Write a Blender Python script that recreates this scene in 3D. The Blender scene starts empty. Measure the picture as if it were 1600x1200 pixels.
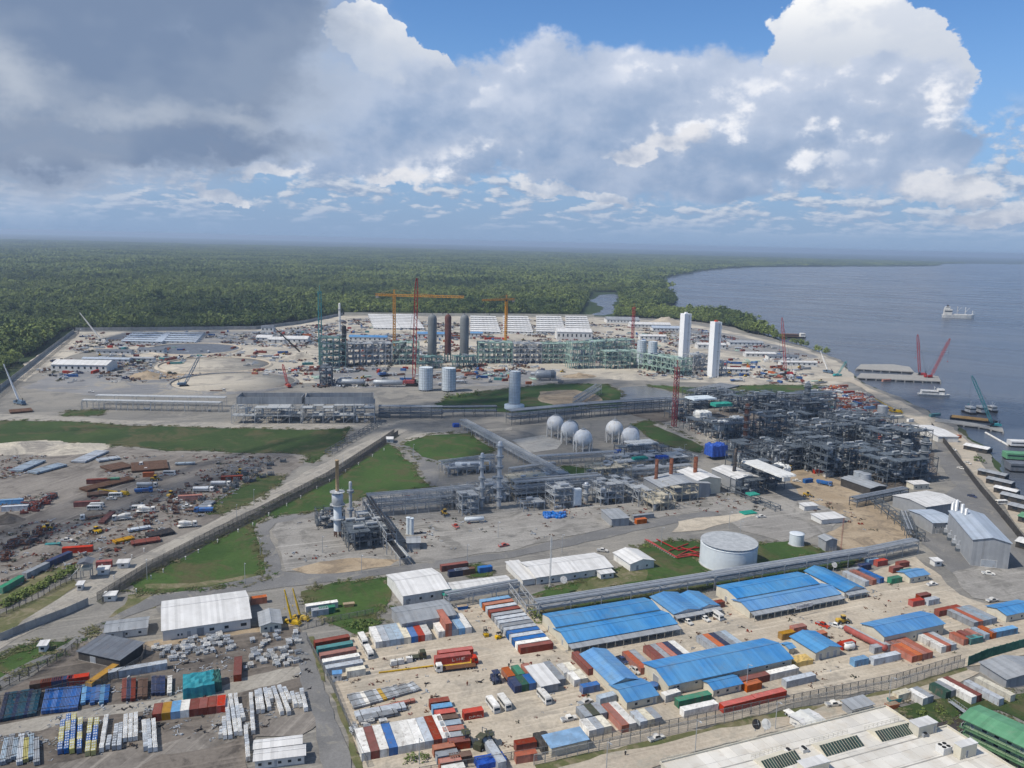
import bpy, math, random
import numpy as np
from mathutils import Vector, Matrix
from mathutils.geometry import tessellate_polygon
random.seed(11)
rng = np.random.default_rng(5)
R = math.radians
scene = bpy.context.scene
col = scene.collection

CAM_H, FPX = 140.0, 1294.0
PITCH, ROLL = R(9.73), R(1.38)
cam_d = bpy.data.cameras.new('camera')
cam_d.sensor_width = 36.0
cam_d.lens = FPX / 1600.0 * 36.0
cam_d.clip_start, cam_d.clip_end = 1.0, 90000.0
cam = bpy.data.objects.new('camera', cam_d)
col.objects.link(cam)
_f = Vector((0, math.cos(PITCH), -math.sin(PITCH)))
_r0 = Vector((1, 0, 0)); _u0 = _r0.cross(_f)
_c, _s = math.cos(ROLL), math.sin(ROLL)
RX = _r0 * _c + _u0 * _s
UX = -_r0 * _s + _u0 * _c
cam.matrix_world = Matrix(((RX.x, UX.x, -_f.x, 0), (RX.y, UX.y, -_f.y, 0), (RX.z, UX.z, -_f.z, CAM_H), (0, 0, 0, 1)))
scene.camera = cam

def ray(px, py):
    return RX * ((px - 800) / FPX) - UX * ((py - 600) / FPX) + _f

def G(px, py, z=0.0):
    """point of the level z that the photograph shows at this pixel"""
    d = ray(px, py)
    t = (z - CAM_H) / d.z
    return Vector((d.x * t, d.y * t, z))

def D(px, py):
    return G(px, py).length

SUN_EL, SUN_AZ = R(52), R(-113)           # azimuth from +Y, clockwise
world = bpy.data.worlds.new('World'); scene.world = world
world.use_nodes = True
sun_dir = Vector((math.sin(SUN_AZ) * math.cos(SUN_EL), math.cos(SUN_AZ) * math.cos(SUN_EL), math.sin(SUN_EL)))
sun_d = bpy.data.lights.new('sun', 'SUN'); sun_d.energy = 4.0; sun_d.angle = R(0.55); sun_d.color = (1.0, 0.94, 0.85)
sun = bpy.data.objects.new('sun', sun_d); col.objects.link(sun)
sun.location = (0, 0, 400)
sun.rotation_euler = (-sun_dir).to_track_quat('-Z', 'Y').to_euler()
vs = scene.view_settings
vs.view_transform = 'Standard'; vs.look = 'None'; vs.exposure = 0.12; vs.gamma = 1.0; vs.use_curve_mapping = False
scene.render.engine = 'CYCLES'
scene.cycles.max_bounces = 5; scene.cycles.diffuse_bounces = 2; scene.cycles.glossy_bounces = 2
scene.cycles.transparent_max_bounces = 12; scene.cycles.transmission_bounces = 2; scene.cycles.volume_bounces = 0
scene.cycles.use_denoising = True
world.cycles.sampling_method = 'MANUAL'; world.cycles.sample_map_resolution = 512

class NT:
    """small node-tree writer"""
    def __init__(s, tree):
        s.t = tree; s.n = tree.nodes; s.l = tree.links
    def new(s, kind, **kw):
        n = s.n.new(kind)
        for k, v in kw.items(): setattr(n, k, v)
        return n
    def put(s, sock, v):
        if isinstance(v, bpy.types.NodeSocket): s.l.new(v, sock)
        elif isinstance(v, (tuple, list)) and len(v) == 3 and sock.type == 'RGBA': sock.default_value = (*v, 1)
        else: sock.default_value = v
    def m(s, op, a, b=None, c=None, clamp=False):
        n = s.n.new('ShaderNodeMath'); n.operation = op; n.use_clamp = clamp
        for i, v in enumerate((a, b, c)):
            if v is not None: s.put(n.inputs[i], v)
        return n.outputs[0]
    def vm(s, op, a, b=None):
        n = s.n.new('ShaderNodeVectorMath'); n.operation = op
        s.put(n.inputs[0], a)
        if b is not None: s.put(n.inputs[3 if op == 'SCALE' else 1], b)
        return n.outputs['Value'] if op in ('LENGTH', 'DOT_PRODUCT') else n.outputs[0]
    def xyz(s, x, y, z):
        n = s.n.new('ShaderNodeCombineXYZ')
        for i, v in enumerate((x, y, z)): s.put(n.inputs[i], v)
        return n.outputs[0]
    def noise(s, vec, scale, detail=4, rough=.55, dist=0, dims='3D'):
        n = s.n.new('ShaderNodeTexNoise'); n.noise_dimensions = dims
        if vec is not None: s.put(n.inputs['Vector'], vec)
        n.inputs['Scale'].default_value = scale; n.inputs['Detail'].default_value = detail
        n.inputs['Roughness'].default_value = rough; n.inputs['Distortion'].default_value = dist
        return n.outputs['Fac']
    def ramp(s, v, lo, hi, a=0.0, b=1.0, smooth=True):
        n = s.n.new('ShaderNodeMapRange'); n.interpolation_type = 'SMOOTHSTEP' if smooth else 'LINEAR'
        s.put(n.inputs[0], v); s.put(n.inputs[1], lo); s.put(n.inputs[2], hi); s.put(n.inputs[3], a); s.put(n.inputs[4], b)
        return n.outputs[0]
    def mix(s, f, a, b, mode='MIX'):
        n = s.n.new('ShaderNodeMix'); n.data_type = 'RGBA'; n.blend_type = mode
        s.put(n.inputs[0], f); s.put(n.inputs[6], a); s.put(n.inputs[7], b)
        return n.outputs[2]

def sky_world():
    nt = NT(world.node_tree); nt.n.clear()
    out = nt.new('ShaderNodeOutputWorld')
    sky = nt.new('ShaderNodeTexSky', sky_type='NISHITA')
    sky.sun_disc = False; sky.sun_elevation = SUN_EL; sky.sun_rotation = SUN_AZ
    sky.altitude = 100; sky.air_density = 1.0; sky.dust_density = 0.6; sky.ozone_density = 2.0
    tc = nt.new('ShaderNodeTexCoord').outputs['Generated']
    sp = nt.new('ShaderNodeSeparateXYZ'); nt.put(sp.inputs[0], tc)
    x, y, z = sp.outputs
    az = nt.m('ARCTAN2', x, y); el = nt.m('ARCSINE', z)
    P3 = nt.xyz(az, nt.m('MULTIPLY', el, 1.35), 0.0)
    def ae(px, py):
        d = ray(px, py).normalized()
        return math.atan2(d.x, d.y), math.asin(d.z)
    w1 = nt.noise(P3, 6.0, 6, .6); w2 = nt.noise(nt.vm('ADD', P3, (3.1, 7.7, 1.3)), 6.0, 6, .6)
    wf = nt.noise(P3, 34.0, 5, .6); wg = nt.noise(nt.vm('ADD', P3, (5.7, 1.7, .3)), 34.0, 5, .6)
    azw = nt.m('ADD', az, nt.m('ADD', nt.m('MULTIPLY', nt.m('SUBTRACT', w1, .5), .17), nt.m('MULTIPLY', nt.m('SUBTRACT', wf, .5), .035)))
    elw = nt.m('ADD', el, nt.m('ADD', nt.m('MULTIPLY', nt.m('SUBTRACT', w2, .5), .12), nt.m('MULTIPLY', nt.m('SUBTRACT', wg, .5), .030)))
    def blob(px, py, rx, ry, flat=1.0):
        a, e = ae(px, py)
        dx = nt.m('MULTIPLY', nt.m('SUBTRACT', azw, a), FPX / rx)
        dy = nt.m('MULTIPLY', nt.m('SUBTRACT', elw, e), FPX / ry)
        if flat != 1.0:                                        # flatter underneath
            dn = nt.m('MULTIPLY', nt.m('MINIMUM', dy, 0.0), flat - 1.0)
            dy = nt.m('ADD', dy, dn)
        return nt.m('SUBTRACT', 1.0, nt.m('SQRT', nt.m('ADD', nt.m('MULTIPLY', dx, dx), nt.m('MULTIPLY', dy, dy))))
    def union(bl):
        r = bl[0]
        for b in bl[1:]: r = nt.m('MAXIMUM', r, b)
        return r
    n1 = nt.noise(P3, 9.0, 9, .56); n1s = nt.noise(nt.vm('ADD', P3, (-.014, .022, 0)), 9.0, 9, .56)
    slope = nt.m('SUBTRACT', n1, n1s)                          # lit from upper left
    s2 = nt.m('SUBTRACT', nt.noise(P3, 4.0, 4, .5), nt.noise(nt.vm('ADD', P3, (-.03, .05, 0)), 4.0, 4, .5))
    big = nt.noise(nt.xyz(az, nt.m('MULTIPLY', el, 2.2), 4.0), 5.0, 4, .5)
    soft = nt.noise(nt.xyz(az, nt.m('MULTIPLY', el, 2.6), 7.0), 4.2, 3, .5)
    skyc = nt.new('ShaderNodeBackground'); nt.put(skyc.inputs[0], nt.mix(1.0, sky.outputs[0], (.62, .88, 1.18), 'MULTIPLY')); skyc.inputs[1].default_value = .105
    hz = nt.ramp(el, R(-1), R(15), 1.0, 0.0)
    hzc = nt.new('ShaderNodeBackground')
    nt.put(hzc.inputs[0], nt.mix(nt.ramp(el, R(0), R(8)), (.255, .365, .55), (.25, .40, .66))); hzc.inputs[1].default_value = 1.0
    mx = nt.new('ShaderNodeMixShader'); nt.put(mx.inputs[0], nt.m('MULTIPLY', hz, .97)); nt.l.new(skyc.outputs[0], mx.inputs[1]); nt.l.new(hzc.outputs[0], mx.inputs[2])
    cur = mx.outputs[0]
    def layer(cur, alpha, colour):
        b = nt.new('ShaderNodeBackground'); nt.put(b.inputs[0], colour)
        k = nt.new('ShaderNodeMixShader'); nt.put(k.inputs[0], alpha); nt.l.new(cur, k.inputs[1]); nt.l.new(b.outputs[0], k.inputs[2])
        return k.outputs[0]
    elc = nt.m('MAXIMUM', el, .012)
    inv = nt.m('DIVIDE', 1.0, nt.m('ADD', elc, .05))
    cp = nt.xyz(nt.m('MULTIPLY', az, 9.0), nt.m('MULTIPLY', nt.m('LOGARITHM', inv, 2.718), 2.4), 2.0)
    cm = nt.noise(cp, 3.3, 8, .56); cm2 = nt.noise(nt.vm('ADD', cp, (-.04, -.09, 0)), 3.3, 8, .56)
    cov = nt.noise(nt.xyz(az, nt.m('MULTIPLY', el, 3.0), 9.0), 3.4, 2, .5)
    a2 = nt.ramp(nt.m('ADD', cm, nt.m('MULTIPLY', nt.m('SUBTRACT', cov, .5), .40)), .45, .58)
    lowfade = nt.m('MULTIPLY', nt.ramp(el, R(.1), R(1.5)), nt.ramp(el, R(9.5), R(6.5)))
    sh2 = nt.ramp(nt.m('SUBTRACT', cm, cm2), -.12, .15)
    c2 = nt.mix(sh2, (.27, .36, .52), (.62, .65, .71))
    c2 = nt.mix(nt.ramp(el, R(3.2), R(.2)), c2, (.31, .42, .60))
    cur = layer(cur, nt.m('MULTIPLY', nt.m('MULTIPLY', a2, lowfade), .82), c2)
    tow = union([blob(575, 78, 70, 46), blob(630, 96, 80, 30), blob(1310, 42, 96, 66), blob(1375, 70, 84, 56), blob(1290, 92, 92, 44), blob(1420, 110, 70, 40)])
    dt = nt.m('ADD', tow, nt.m('MULTIPLY', nt.m('SUBTRACT', n1, .5), .8))
    a3 = nt.ramp(dt, .02, .10)
    c3 = nt.mix(nt.ramp(slope, -.10, .06), (.70, .74, .82), (1.02, 1.01, .99))
    c3 = nt.mix(nt.ramp(el, R(16.6), R(11)), c3, (.56, .61, .70))
    cur = layer(cur, a3, c3)
    bank = union([blob(560, 190, 190, 85, 1.0), blob(730, 172, 190, 88), blob(900, 150, 170, 90), blob(1060, 165, 190, 90), blob(1230, 165, 185, 80),
                  blob(1390, 150, 110, 65), blob(1300, 235, 210, 80), blob(900, 235, 260, 60), blob(600, 240, 250, 58), blob(1150, 250, 200, 60), blob(1430, 225, 110, 50)])
    db = nt.m('ADD', bank, nt.m('MULTIPLY', nt.m('SUBTRACT', n1, .5), .6))
    a4 = nt.ramp(db, .02, .30)
    top = nt.ramp(nt.m('ADD', el, nt.m('MULTIPLY', nt.m('SUBTRACT', soft, .5), .16)), R(5.5), R(16.5))
    lit = nt.m('ADD', nt.m('MULTIPLY', top, .62), nt.m('ADD', nt.m('MULTIPLY', nt.ramp(slope, -.16, .16), .34), nt.m('MULTIPLY', nt.ramp(s2, -.10, .12), .22)), clamp=True)
    lit = nt.m('MULTIPLY', lit, nt.ramp(az, ae(380, 150)[0], ae(640, 150)[0], .62, 1.0))
    c4 = nt.mix(lit, (.235, .335, .51), (.64, .69, .80))
    c4 = nt.mix(nt.m('MULTIPLY', nt.ramp(slope, .02, .13), nt.ramp(soft, .44, .62)), c4, (.84, .85, .89))
    cur = layer(cur, nt.m('MULTIPLY', a4, .96), c4)
    puf = union([blob(1010, 226, 78, 24, 1.7), blob(1055, 222, 40, 20, 1.7), blob(95, 262, 80, 26, 1.6), blob(640, 290, 44, 20, 1.7),
                 blob(370, 305, 50, 18, 1.7), blob(1490, 290, 90, 24, 1.6), blob(1555, 330, 90, 20, 1.6), blob(880, 300, 110, 15, 1.6), blob(350, 240, 46, 18, 1.7), blob(440, 262, 60, 22, 1.7)])
    a5 = nt.ramp(nt.m('ADD', puf, nt.m('MULTIPLY', nt.m('SUBTRACT', n1, .5), 1.1)), -.02, .35)
    c5 = nt.mix(nt.ramp(slope, -.10, .10), (.38, .44, .56), (.72, .73, .77))
    cur = layer(cur, nt.m('MULTIPLY', a5, .8), c5)
    dk = union([blob(20, 40, 520, 240, 1.0), blob(180, 140, 330, 135, 1.1), blob(310, 110, 210, 140), blob(400, 40, 130, 120), blob(40, 215, 360, 64, 1.2), blob(290, 205, 260, 52, 1.2)])
    over = nt.ramp(nt.m('ADD', el, nt.m('MULTIPLY', az, -.08)), R(26), R(40), -.4, .45)
    dk = nt.m('MAXIMUM', dk, nt.m('ADD', over, nt.m('MULTIPLY', nt.m('SUBTRACT', big, .5), 1.2)))
    dd = nt.m('ADD', dk, nt.m('MULTIPLY', nt.m('SUBTRACT', n1, .5), .30))
    a6 = nt.ramp(dd, -.02, .30)
    core = nt.ramp(nt.m('ADD', dk, nt.m('MULTIPLY', nt.m('SUBTRACT', soft, .5), .9)), -.05, .55)
    c6 = nt.mix(core, (.46, .54, .68), (.185, .25, .375))
    c6 = nt.mix(nt.m('MULTIPLY', nt.ramp(s2, -.02, .10), .30), c6, (.36, .42, .52))
    cur = layer(cur, nt.m('MULTIPLY', a6, .96), c6)
    gap = union([blob(180, 160, 150, 26), blob(40, 130, 100, 45), blob(395, 180, 100, 26)])
    gp = nt.m('MULTIPLY', nt.ramp(gap, -.2, 1.0), nt.ramp(soft, .30, .60))
    cur = layer(cur, nt.m('MULTIPLY', gp, .75), (.50, .55, .63))
    nt.l.new(cur, out.inputs[0])
sky_world()

MATS = {}
def mat(name, c, c2=None, rough=.7, metal=0.0, scale=.6, rnd=.12, bump=0.0, bscale=8.0, dirt=0.0, dirtc=(.16, .12, .09), stretch=None, emit=None, corr=None):
    """procedural paint / metal / concrete: two tones of noise, run-off dirt, a little change per object"""
    if name in MATS: return MATS[name]
    m = bpy.data.materials.new(name); m.use_nodes = True
    nt = NT(m.node_tree); b = nt.n['Principled BSDF']
    pos = nt.new('ShaderNodeNewGeometry').outputs['Position']
    v = pos if stretch is None else nt.vm('MULTIPLY', pos, stretch)
    c2 = c2 or tuple(k * .72 for k in c)
    f = nt.ramp(nt.noise(v, scale, 5, .6), .36, .66)
    cc = nt.mix(f, c2, c)
    if dirt:
        d = nt.m('MULTIPLY', nt.ramp(nt.noise(nt.vm('MULTIPLY', pos, (1, 1, .35)), scale * 2.2, 6, .65), .5, .72), dirt)
        cc = nt.mix(d, cc, dirtc)
    if corr:                                                # each sheet weathers a little differently
        wn = nt.new('ShaderNodeTexWhiteNoise', noise_dimensions='1D'); sx = nt.new('ShaderNodeSeparateXYZ'); nt.put(sx.inputs[0], nt.new('ShaderNodeTexCoord').outputs['Object'])
        nt.put(wn.inputs['W'], nt.m('FLOOR', nt.m('ADD', sx.outputs[0], .001))); sv = nt.new('ShaderNodeHueSaturation'); nt.put(sv.inputs['Value'], nt.ramp(wn.outputs[0], 0, 1, .86, 1.08, False)); nt.put(sv.inputs['Color'], cc); cc = sv.outputs[0]
    if rnd:
        oi = nt.new('ShaderNodeObjectInfo').outputs['Random']
        hs = nt.new('ShaderNodeHueSaturation'); nt.put(hs.inputs['Value'], nt.ramp(oi, 0, 1, 1 - rnd, 1 + rnd, False))
        nt.put(hs.inputs['Saturation'], nt.ramp(nt.m('FRACT', nt.m('MULTIPLY', oi, 7.3)), 0, 1, 1 - rnd, 1 + rnd, False)); nt.put(hs.inputs['Color'], cc)
        cc = hs.outputs[0]
    nt.put(b.inputs['Base Color'], cc); b.inputs['Metallic'].default_value = metal
    nt.put(b.inputs['Roughness'], nt.ramp(f, 0, 1, min(1, rough + .12), rough))
    b.inputs['Specular IOR Level'].default_value = .3
    if bump or corr:
        bp = nt.new('ShaderNodeBump'); bp.inputs['Strength'].default_value = 1.0
        if corr:
            wv = nt.new('ShaderNodeTexWave'); wv.bands_direction = corr[0]; wv.inputs['Scale'].default_value = corr[1]
            nt.put(wv.inputs['Vector'], nt.new('ShaderNodeTexCoord').outputs['Object'])
            nt.put(bp.inputs['Height'], wv.outputs['Fac']); bp.inputs['Distance'].default_value = corr[2]
        else:
            nt.put(bp.inputs['Height'], nt.noise(pos, bscale, 4, .6)); bp.inputs['Distance'].default_value = bump
        nt.l.new(bp.outputs[0], b.inputs['Normal'])
    MATS[name] = m
    return m

class MB:
    """collects boxes, bars, tubes ... and links them as ONE mesh object"""
    def __init__(s): s.v, s.f, s.mi, s.sm, s.k, s.smooth = [], [], [], [], 0, False
    def add(s, vs, fs, smooth=None):
        o = len(s.v); s.v.extend(tuple(v) for v in vs)
        s.f.extend(tuple(i + o for i in f) for f in fs); n = len(fs)
        s.mi.extend([s.k] * n); s.sm.extend([bool(smooth if smooth is not None else s.smooth)] * n)
        return s
    def box(s, x0, y0, z0, x1, y1, z1):
        v = [(x0, y0, z0), (x1, y0, z0), (x1, y1, z0), (x0, y1, z0), (x0, y0, z1), (x1, y0, z1), (x1, y1, z1), (x0, y1, z1)]
        return s.add(v, [(0, 3, 2, 1), (4, 5, 6, 7), (0, 1, 5, 4), (1, 2, 6, 5), (2, 3, 7, 6), (3, 0, 4, 7)])
    def cbox(s, x, y, z, sx, sy, sz): return s.box(x - sx / 2, y - sy / 2, z, x + sx / 2, y + sy / 2, z + sz)
    def bar(s, p, q, w, h=None):
        """square bar from p to q"""
        p, q = Vector(p), Vector(q); d = q - p
        if d.length < 1e-6: return s
        h = h or w; d.normalize()
        up = Vector((0, 0, 1)) if abs(d.z) < .95 else Vector((0, 1, 0))
        a = d.cross(up).normalized() * w / 2; b = a.cross(d).normalized() * h / 2
        v = [p - a - b, p + a - b, p + a + b, p - a + b, q - a - b, q + a - b, q + a + b, q - a + b]
        return s.add(v, [(0, 1, 2, 3), (7, 6, 5, 4), (4, 5, 1, 0), (5, 6, 2, 1), (6, 7, 3, 2), (7, 4, 0, 3)])
    def tube(s, p, q, r, n=8, r2=None, cap=True):
        p, q = Vector(p), Vector(q); d = q - p
        if d.length < 1e-6: return s
        d.normalize(); up = Vector((0, 0, 1)) if abs(d.z) < .95 else Vector((0, 1, 0))
        a = d.cross(up).normalized(); b = a.cross(d).normalized(); r2 = r if r2 is None else r2
        v = []
        for c, rr in ((p, r), (q, r2)):
            for i in range(n):
                t = 2 * math.pi * i / n; v.append(c + (a * math.cos(t) + b * math.sin(t)) * rr)
        f = [(i, i + n, (i + 1) % n + n, (i + 1) % n) for i in range(n)]
        s.add(v, f, True)
        if cap: s.add(v, [tuple(range(n)), tuple(range(2 * n - 1, n - 1, -1))], False)
        return s
    def path(s, pts, r, n=6):
        for a, b in zip(pts, pts[1:]): s.tube(a, b, r, n)
        return s
    def lathe(s, prof, n=16, x=0, y=0, z=0, smooth=True):
        v = []
        for r, h in prof:
            for i in range(n):
                t = 2 * math.pi * i / n; v.append((x + r * math.cos(t), y + r * math.sin(t), z + h))
        f = []
        for k in range(len(prof) - 1):
            for i in range(n):
                j = (i + 1) % n; f.append((k * n + i, k * n + j, (k + 1) * n + j, (k + 1) * n + i))
        s.add(v, f, smooth)
        return s.add(v, [tuple(range(n - 1, -1, -1)), tuple(range((len(prof) - 1) * n, len(prof) * n))], False)
    def prism(s, prof, y0, y1):
        """outline in x,z pulled along y"""
        n = len(prof)
        v = [(x, y0, z) for x, z in prof] + [(x, y1, z) for x, z in prof]
        f = [(i, (i + 1) % n, (i + 1) % n + n, i + n) for i in range(n)]
        return s.add(v, f + [tuple(range(n - 1, -1, -1)), tuple(range(n, 2 * n))])
    def prismx(s, prof, x0, x1):
        n = len(prof)
        v = [(x0, y, z) for y, z in prof] + [(x1, y, z) for y, z in prof]
        f = [(i, i + n, (i + 1) % n + n, (i + 1) % n) for i in range(n)]
        return s.add(v, f + [tuple(range(n)), tuple(range(2 * n - 1, n - 1, -1))])
    def poly(s, pts, thick=0.0):
        n = len(pts); s.add(pts, [tuple(range(n))])
        return s
    def mesh(s, name, mats):
        me = bpy.data.meshes.new(name)
        me.from_pydata(s.v, [], s.f)
        if not isinstance(mats, (list, tuple)): mats = [mats]
        for m in mats: me.materials.append(m)
        me.polygons.foreach_set('material_index', np.minimum(np.array(s.mi, dtype=np.int32), len(mats) - 1))
        me.polygons.foreach_set('use_smooth', np.array(s.sm, dtype=bool))
        me.update()
        return me
    def build(s, name, mats, parent=None, loc=None, rz=0.0):
        return link(name, s.mesh(name, mats), parent, loc, rz)

def link(name, me, parent=None, loc=None, rz=0.0):
    o = bpy.data.objects.new(name, me); col.objects.link(o)
    if parent is not None: o.parent = parent
    if loc is not None: o.location = loc
    if rz: o.rotation_euler = (0, 0, rz)
    return o

LABELS = {}
def tag(o, label=None, cat=None, group=None, kind=None):
    if label:
        o['label'] = label
        if group is None or True: LABELS.setdefault(label, []).append(o.name)
    if cat: o['category'] = cat
    if group: o['group'] = group
    if kind: o['kind'] = kind
    return o

def thing(name, label, cat, loc=(0, 0, 0), rz=0.0, group=None):
    o = bpy.data.objects.new(name, None); col.objects.link(o)
    o.empty_display_size = .5
    o.location = loc; o.rotation_euler = (0, 0, rz)
    return tag(o, label, cat, group)

KIDS = {}
def dup(root, loc, rz, label=None, group=None, swap=None, scale=None):
    """a copy of a thing with copies of its parts and sub-parts; swap exchanges materials on the copy"""
    r = root.copy(); col.objects.link(r); r.location = loc; r.rotation_euler = (0, 0, rz)
    if scale: r.scale = scale
    if label: tag(r, label)
    if group: r['group'] = group
    def go(src, dst):
        for ch in src.children:
            c = ch.copy(); col.objects.link(c); c.parent = dst
            c.matrix_parent_inverse = ch.matrix_parent_inverse.copy()
            if swap and ch.type == 'MESH':
                c.data = swapped(ch.data, swap)
            go(ch, c)
    go(root, r)
    return r
SW = {}
def swapped(me, swap):
    key = (me.name, tuple(sorted((a, b.name) for a, b in swap.items())))
    if key not in SW:
        hit = any(m and m.name in swap for m in me.materials)
        if not hit: SW[key] = me
        else:
            n = me.copy()
            for i, m in enumerate(n.materials):
                if m and m.name in swap: n.materials[i] = swap[m.name]
            SW[key] = n
    return SW[key]

def drop(o):
    for c in list(o.children): drop(c)
    bpy.data.objects.remove(o)

ORD = ['leftmost', 'second from left', 'third from left', 'fourth from left', 'fifth from left', 'sixth from left', 'seventh from left', 'eighth from left', 'ninth from left', 'tenth from left', 'eleventh from left', 'twelfth from left']
def nth(i, n):
    if n == 1: return 'only one'
    if i == 0: return 'leftmost'
    if i == n - 1: return 'rightmost'
    if i < 12 and i <= n // 2: return ORD[i]
    j = n - 1 - i
    return ORD[j].replace('left', 'right') if 0 < j < 12 else ORD[min(i, 11)]

def frame(a, b, z=0.0):
    """two pixels on level z -> ground origin under a, heading, length"""
    p, q = G(*a, z), G(*b, z); d = q - p
    return Vector((p.x, p.y, 0)), math.atan2(d.y, d.x), math.hypot(d.x, d.y)
def depth_of(a, b, c, z=0.0, zc=None):
    """how far pixel c (on level zc) lies behind the line a-b (on level z)"""
    p, q, r = G(*a, z), G(*b, z), G(*c, z if zc is None else zc)
    d = (q - p); d.z = 0; d.normalize(); e = r - p
    return -d.y * e.x + d.x * e.y
def gmat(name, c1, c2, c3=None, s=.02, fine=.9, streak=None, rough=.92, dark=None, bump=.05, patch=(.48, .62)):
    """soil, gravel or turf: broad patches, fine speckle, optional wheel streaks along one heading"""
    m = bpy.data.materials.new(name); m.use_nodes = True
    nt = NT(m.node_tree); b = nt.n['Principled BSDF']
    pos = nt.new('ShaderNodeNewGeometry').outputs['Position']
    a = nt.noise(pos, s, 6, .62, .6)
    cc = nt.mix(nt.ramp(a, .38, .64), c1, c2)
    if c3: cc = nt.mix(nt.ramp(nt.noise(nt.vm('ADD', pos, (91, 37, 5)), s * 2.6, 6, .68, .8), *patch), cc, c3)
    if streak is not None:
        rot = nt.new('ShaderNodeVectorRotate', rotation_type='Z_AXIS'); nt.put(rot.inputs['Vector'], pos); rot.inputs['Angle'].default_value = -streak
        st = nt.noise(nt.vm('MULTIPLY', rot.outputs[0], (.018, .55, 1)), 1.0, 4, .6, .3)
        cc = nt.mix(nt.m('MULTIPLY', nt.ramp(st, .5, .74), .75), cc, tuple(k * 1.28 for k in c2))
        cc = nt.mix(nt.m('MULTIPLY', nt.ramp(nt.noise(nt.vm('MULTIPLY', rot.outputs[0], (.022, .8, 1)), 1.3, 4, .6, .3), .55, .75), .6), cc, tuple(k * .62 for k in c1))
    if dark:
        cc = nt.mix(nt.m('MULTIPLY', nt.ramp(nt.noise(nt.vm('ADD', pos, (7, 3, 1)), .045, 5, .7, 1.5), .60, .70), dark), cc, tuple(k * .38 for k in c1))
    sp = nt.noise(pos, fine, 4, .7)
    cc = nt.mix(nt.ramp(sp, .3, .75, .0, .55), cc, nt.mix(1.0, cc, (.55, .55, .55), 'MULTIPLY'))
    nt.put(b.inputs['Base Color'], cc); b.inputs['Roughness'].default_value = rough; b.inputs['Specular IOR Level'].default_value = .15
    bp = nt.new('ShaderNodeBump'); bp.inputs['Distance'].default_value = bump; nt.put(bp.inputs['Height'], nt.noise(pos, fine * 1.7, 4, .65)); nt.l.new(bp.outputs[0], b.inputs['Normal'])
    MATS[name] = m
    return m

HEAD = R(22)
g_forest = gmat('forest floor', (.030, .050, .020), (.050, .074, .026), (.085, .085, .045), s=.0016, fine=.02, bump=.5, patch=(.56, .70))
g_pad = gmat('worked ground', (.215, .205, .185), (.285, .265, .23), (.175, .168, .155), s=.016, streak=HEAD, dark=.25)
g_sand = gmat('pale sand', (.44, .375, .29), (.52, .455, .36), (.38, .335, .27), s=.03, streak=HEAD, dark=.12)
g_far = gmat('pale fill', (.42, .38, .315), (.55, .495, .40), (.29, .265, .23), s=.012, streak=HEAD, dark=.3)
g_grey = gmat('grey gravel', (.265, .25, .228), (.335, .318, .29), (.20, .19, .172), s=.025, streak=HEAD, dark=.5)
g_dark = gmat('oily gravel', (.138, .118, .10), (.195, .17, .145), (.092, .08, .07), s=.03, streak=HEAD, dark=.6)
g_left = gmat('brown gravel', (.185, .165, .145), (.265, .24, .21), (.135, .12, .105), s=.022, streak=R(74), dark=.4)
g_slate = gmat('slate fill', (.20, .20, .205), (.27, .265, .26), (.33, .30, .25), s=.014, streak=HEAD, dark=.3)
g_brown = gmat('brown earth', (.33, .255, .17), (.42, .335, .235), (.24, .19, .135), s=.035, dark=.3)
g_grass = gmat('turf', (.041, .080, .020), (.062, .108, .028), (.092, .090, .040), s=.02, fine=.5, bump=.2)
g_dgrass = gmat('rank grass', (.038, .066, .020), (.056, .086, .026), (.095, .088, .042), s=.018, fine=.35, bump=.25)
g_weed = gmat('thin weeds', (.10, .115, .045), (.155, .145, .075), (.22, .19, .12), s=.05, fine=.8, bump=.1)
g_asph = gmat('worn asphalt', (.165, .163, .16), (.215, .21, .203), (.26, .245, .215), s=.04, fine=1.5, dark=.2, patch=(.54, .68))
g_road = gmat('dusty road', (.31, .285, .245), (.38, .35, .30), (.25, .235, .21), s=.04, streak=R(74))
g_roadb = gmat('sand road', (.42, .36, .285), (.48, .42, .335), (.36, .33, .27), s=.05, streak=HEAD)
g_conc = gmat('concrete slab', (.40, .385, .35), (.46, .44, .40), (.33, .315, .285), s=.06, dark=.15)
g_mud = gmat('creek mud', (.075, .065, .05), (.11, .095, .07), (.05, .05, .035), s=.05)

def wobble(pts, amp, seed, lo=1.2):
    """breaks each straight side into an uneven line, as soil edges are"""
    r = random.Random(seed); out = []
    def sub(a, b, k):
        L = (b - a).length
        if L < lo * 4 or k > 6: out.append(a); return
        n = Vector((-(b - a).y, (b - a).x, 0)).normalized()
        m = (a + b) / 2 + n * r.uniform(-1, 1) * min(amp, L * .07)
        sub(a, m, k + 1); sub(m, b, k + 1)
    for i in range(len(pts)): sub(pts[i], pts[(i + 1) % len(pts)], 0)
    return out

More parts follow.
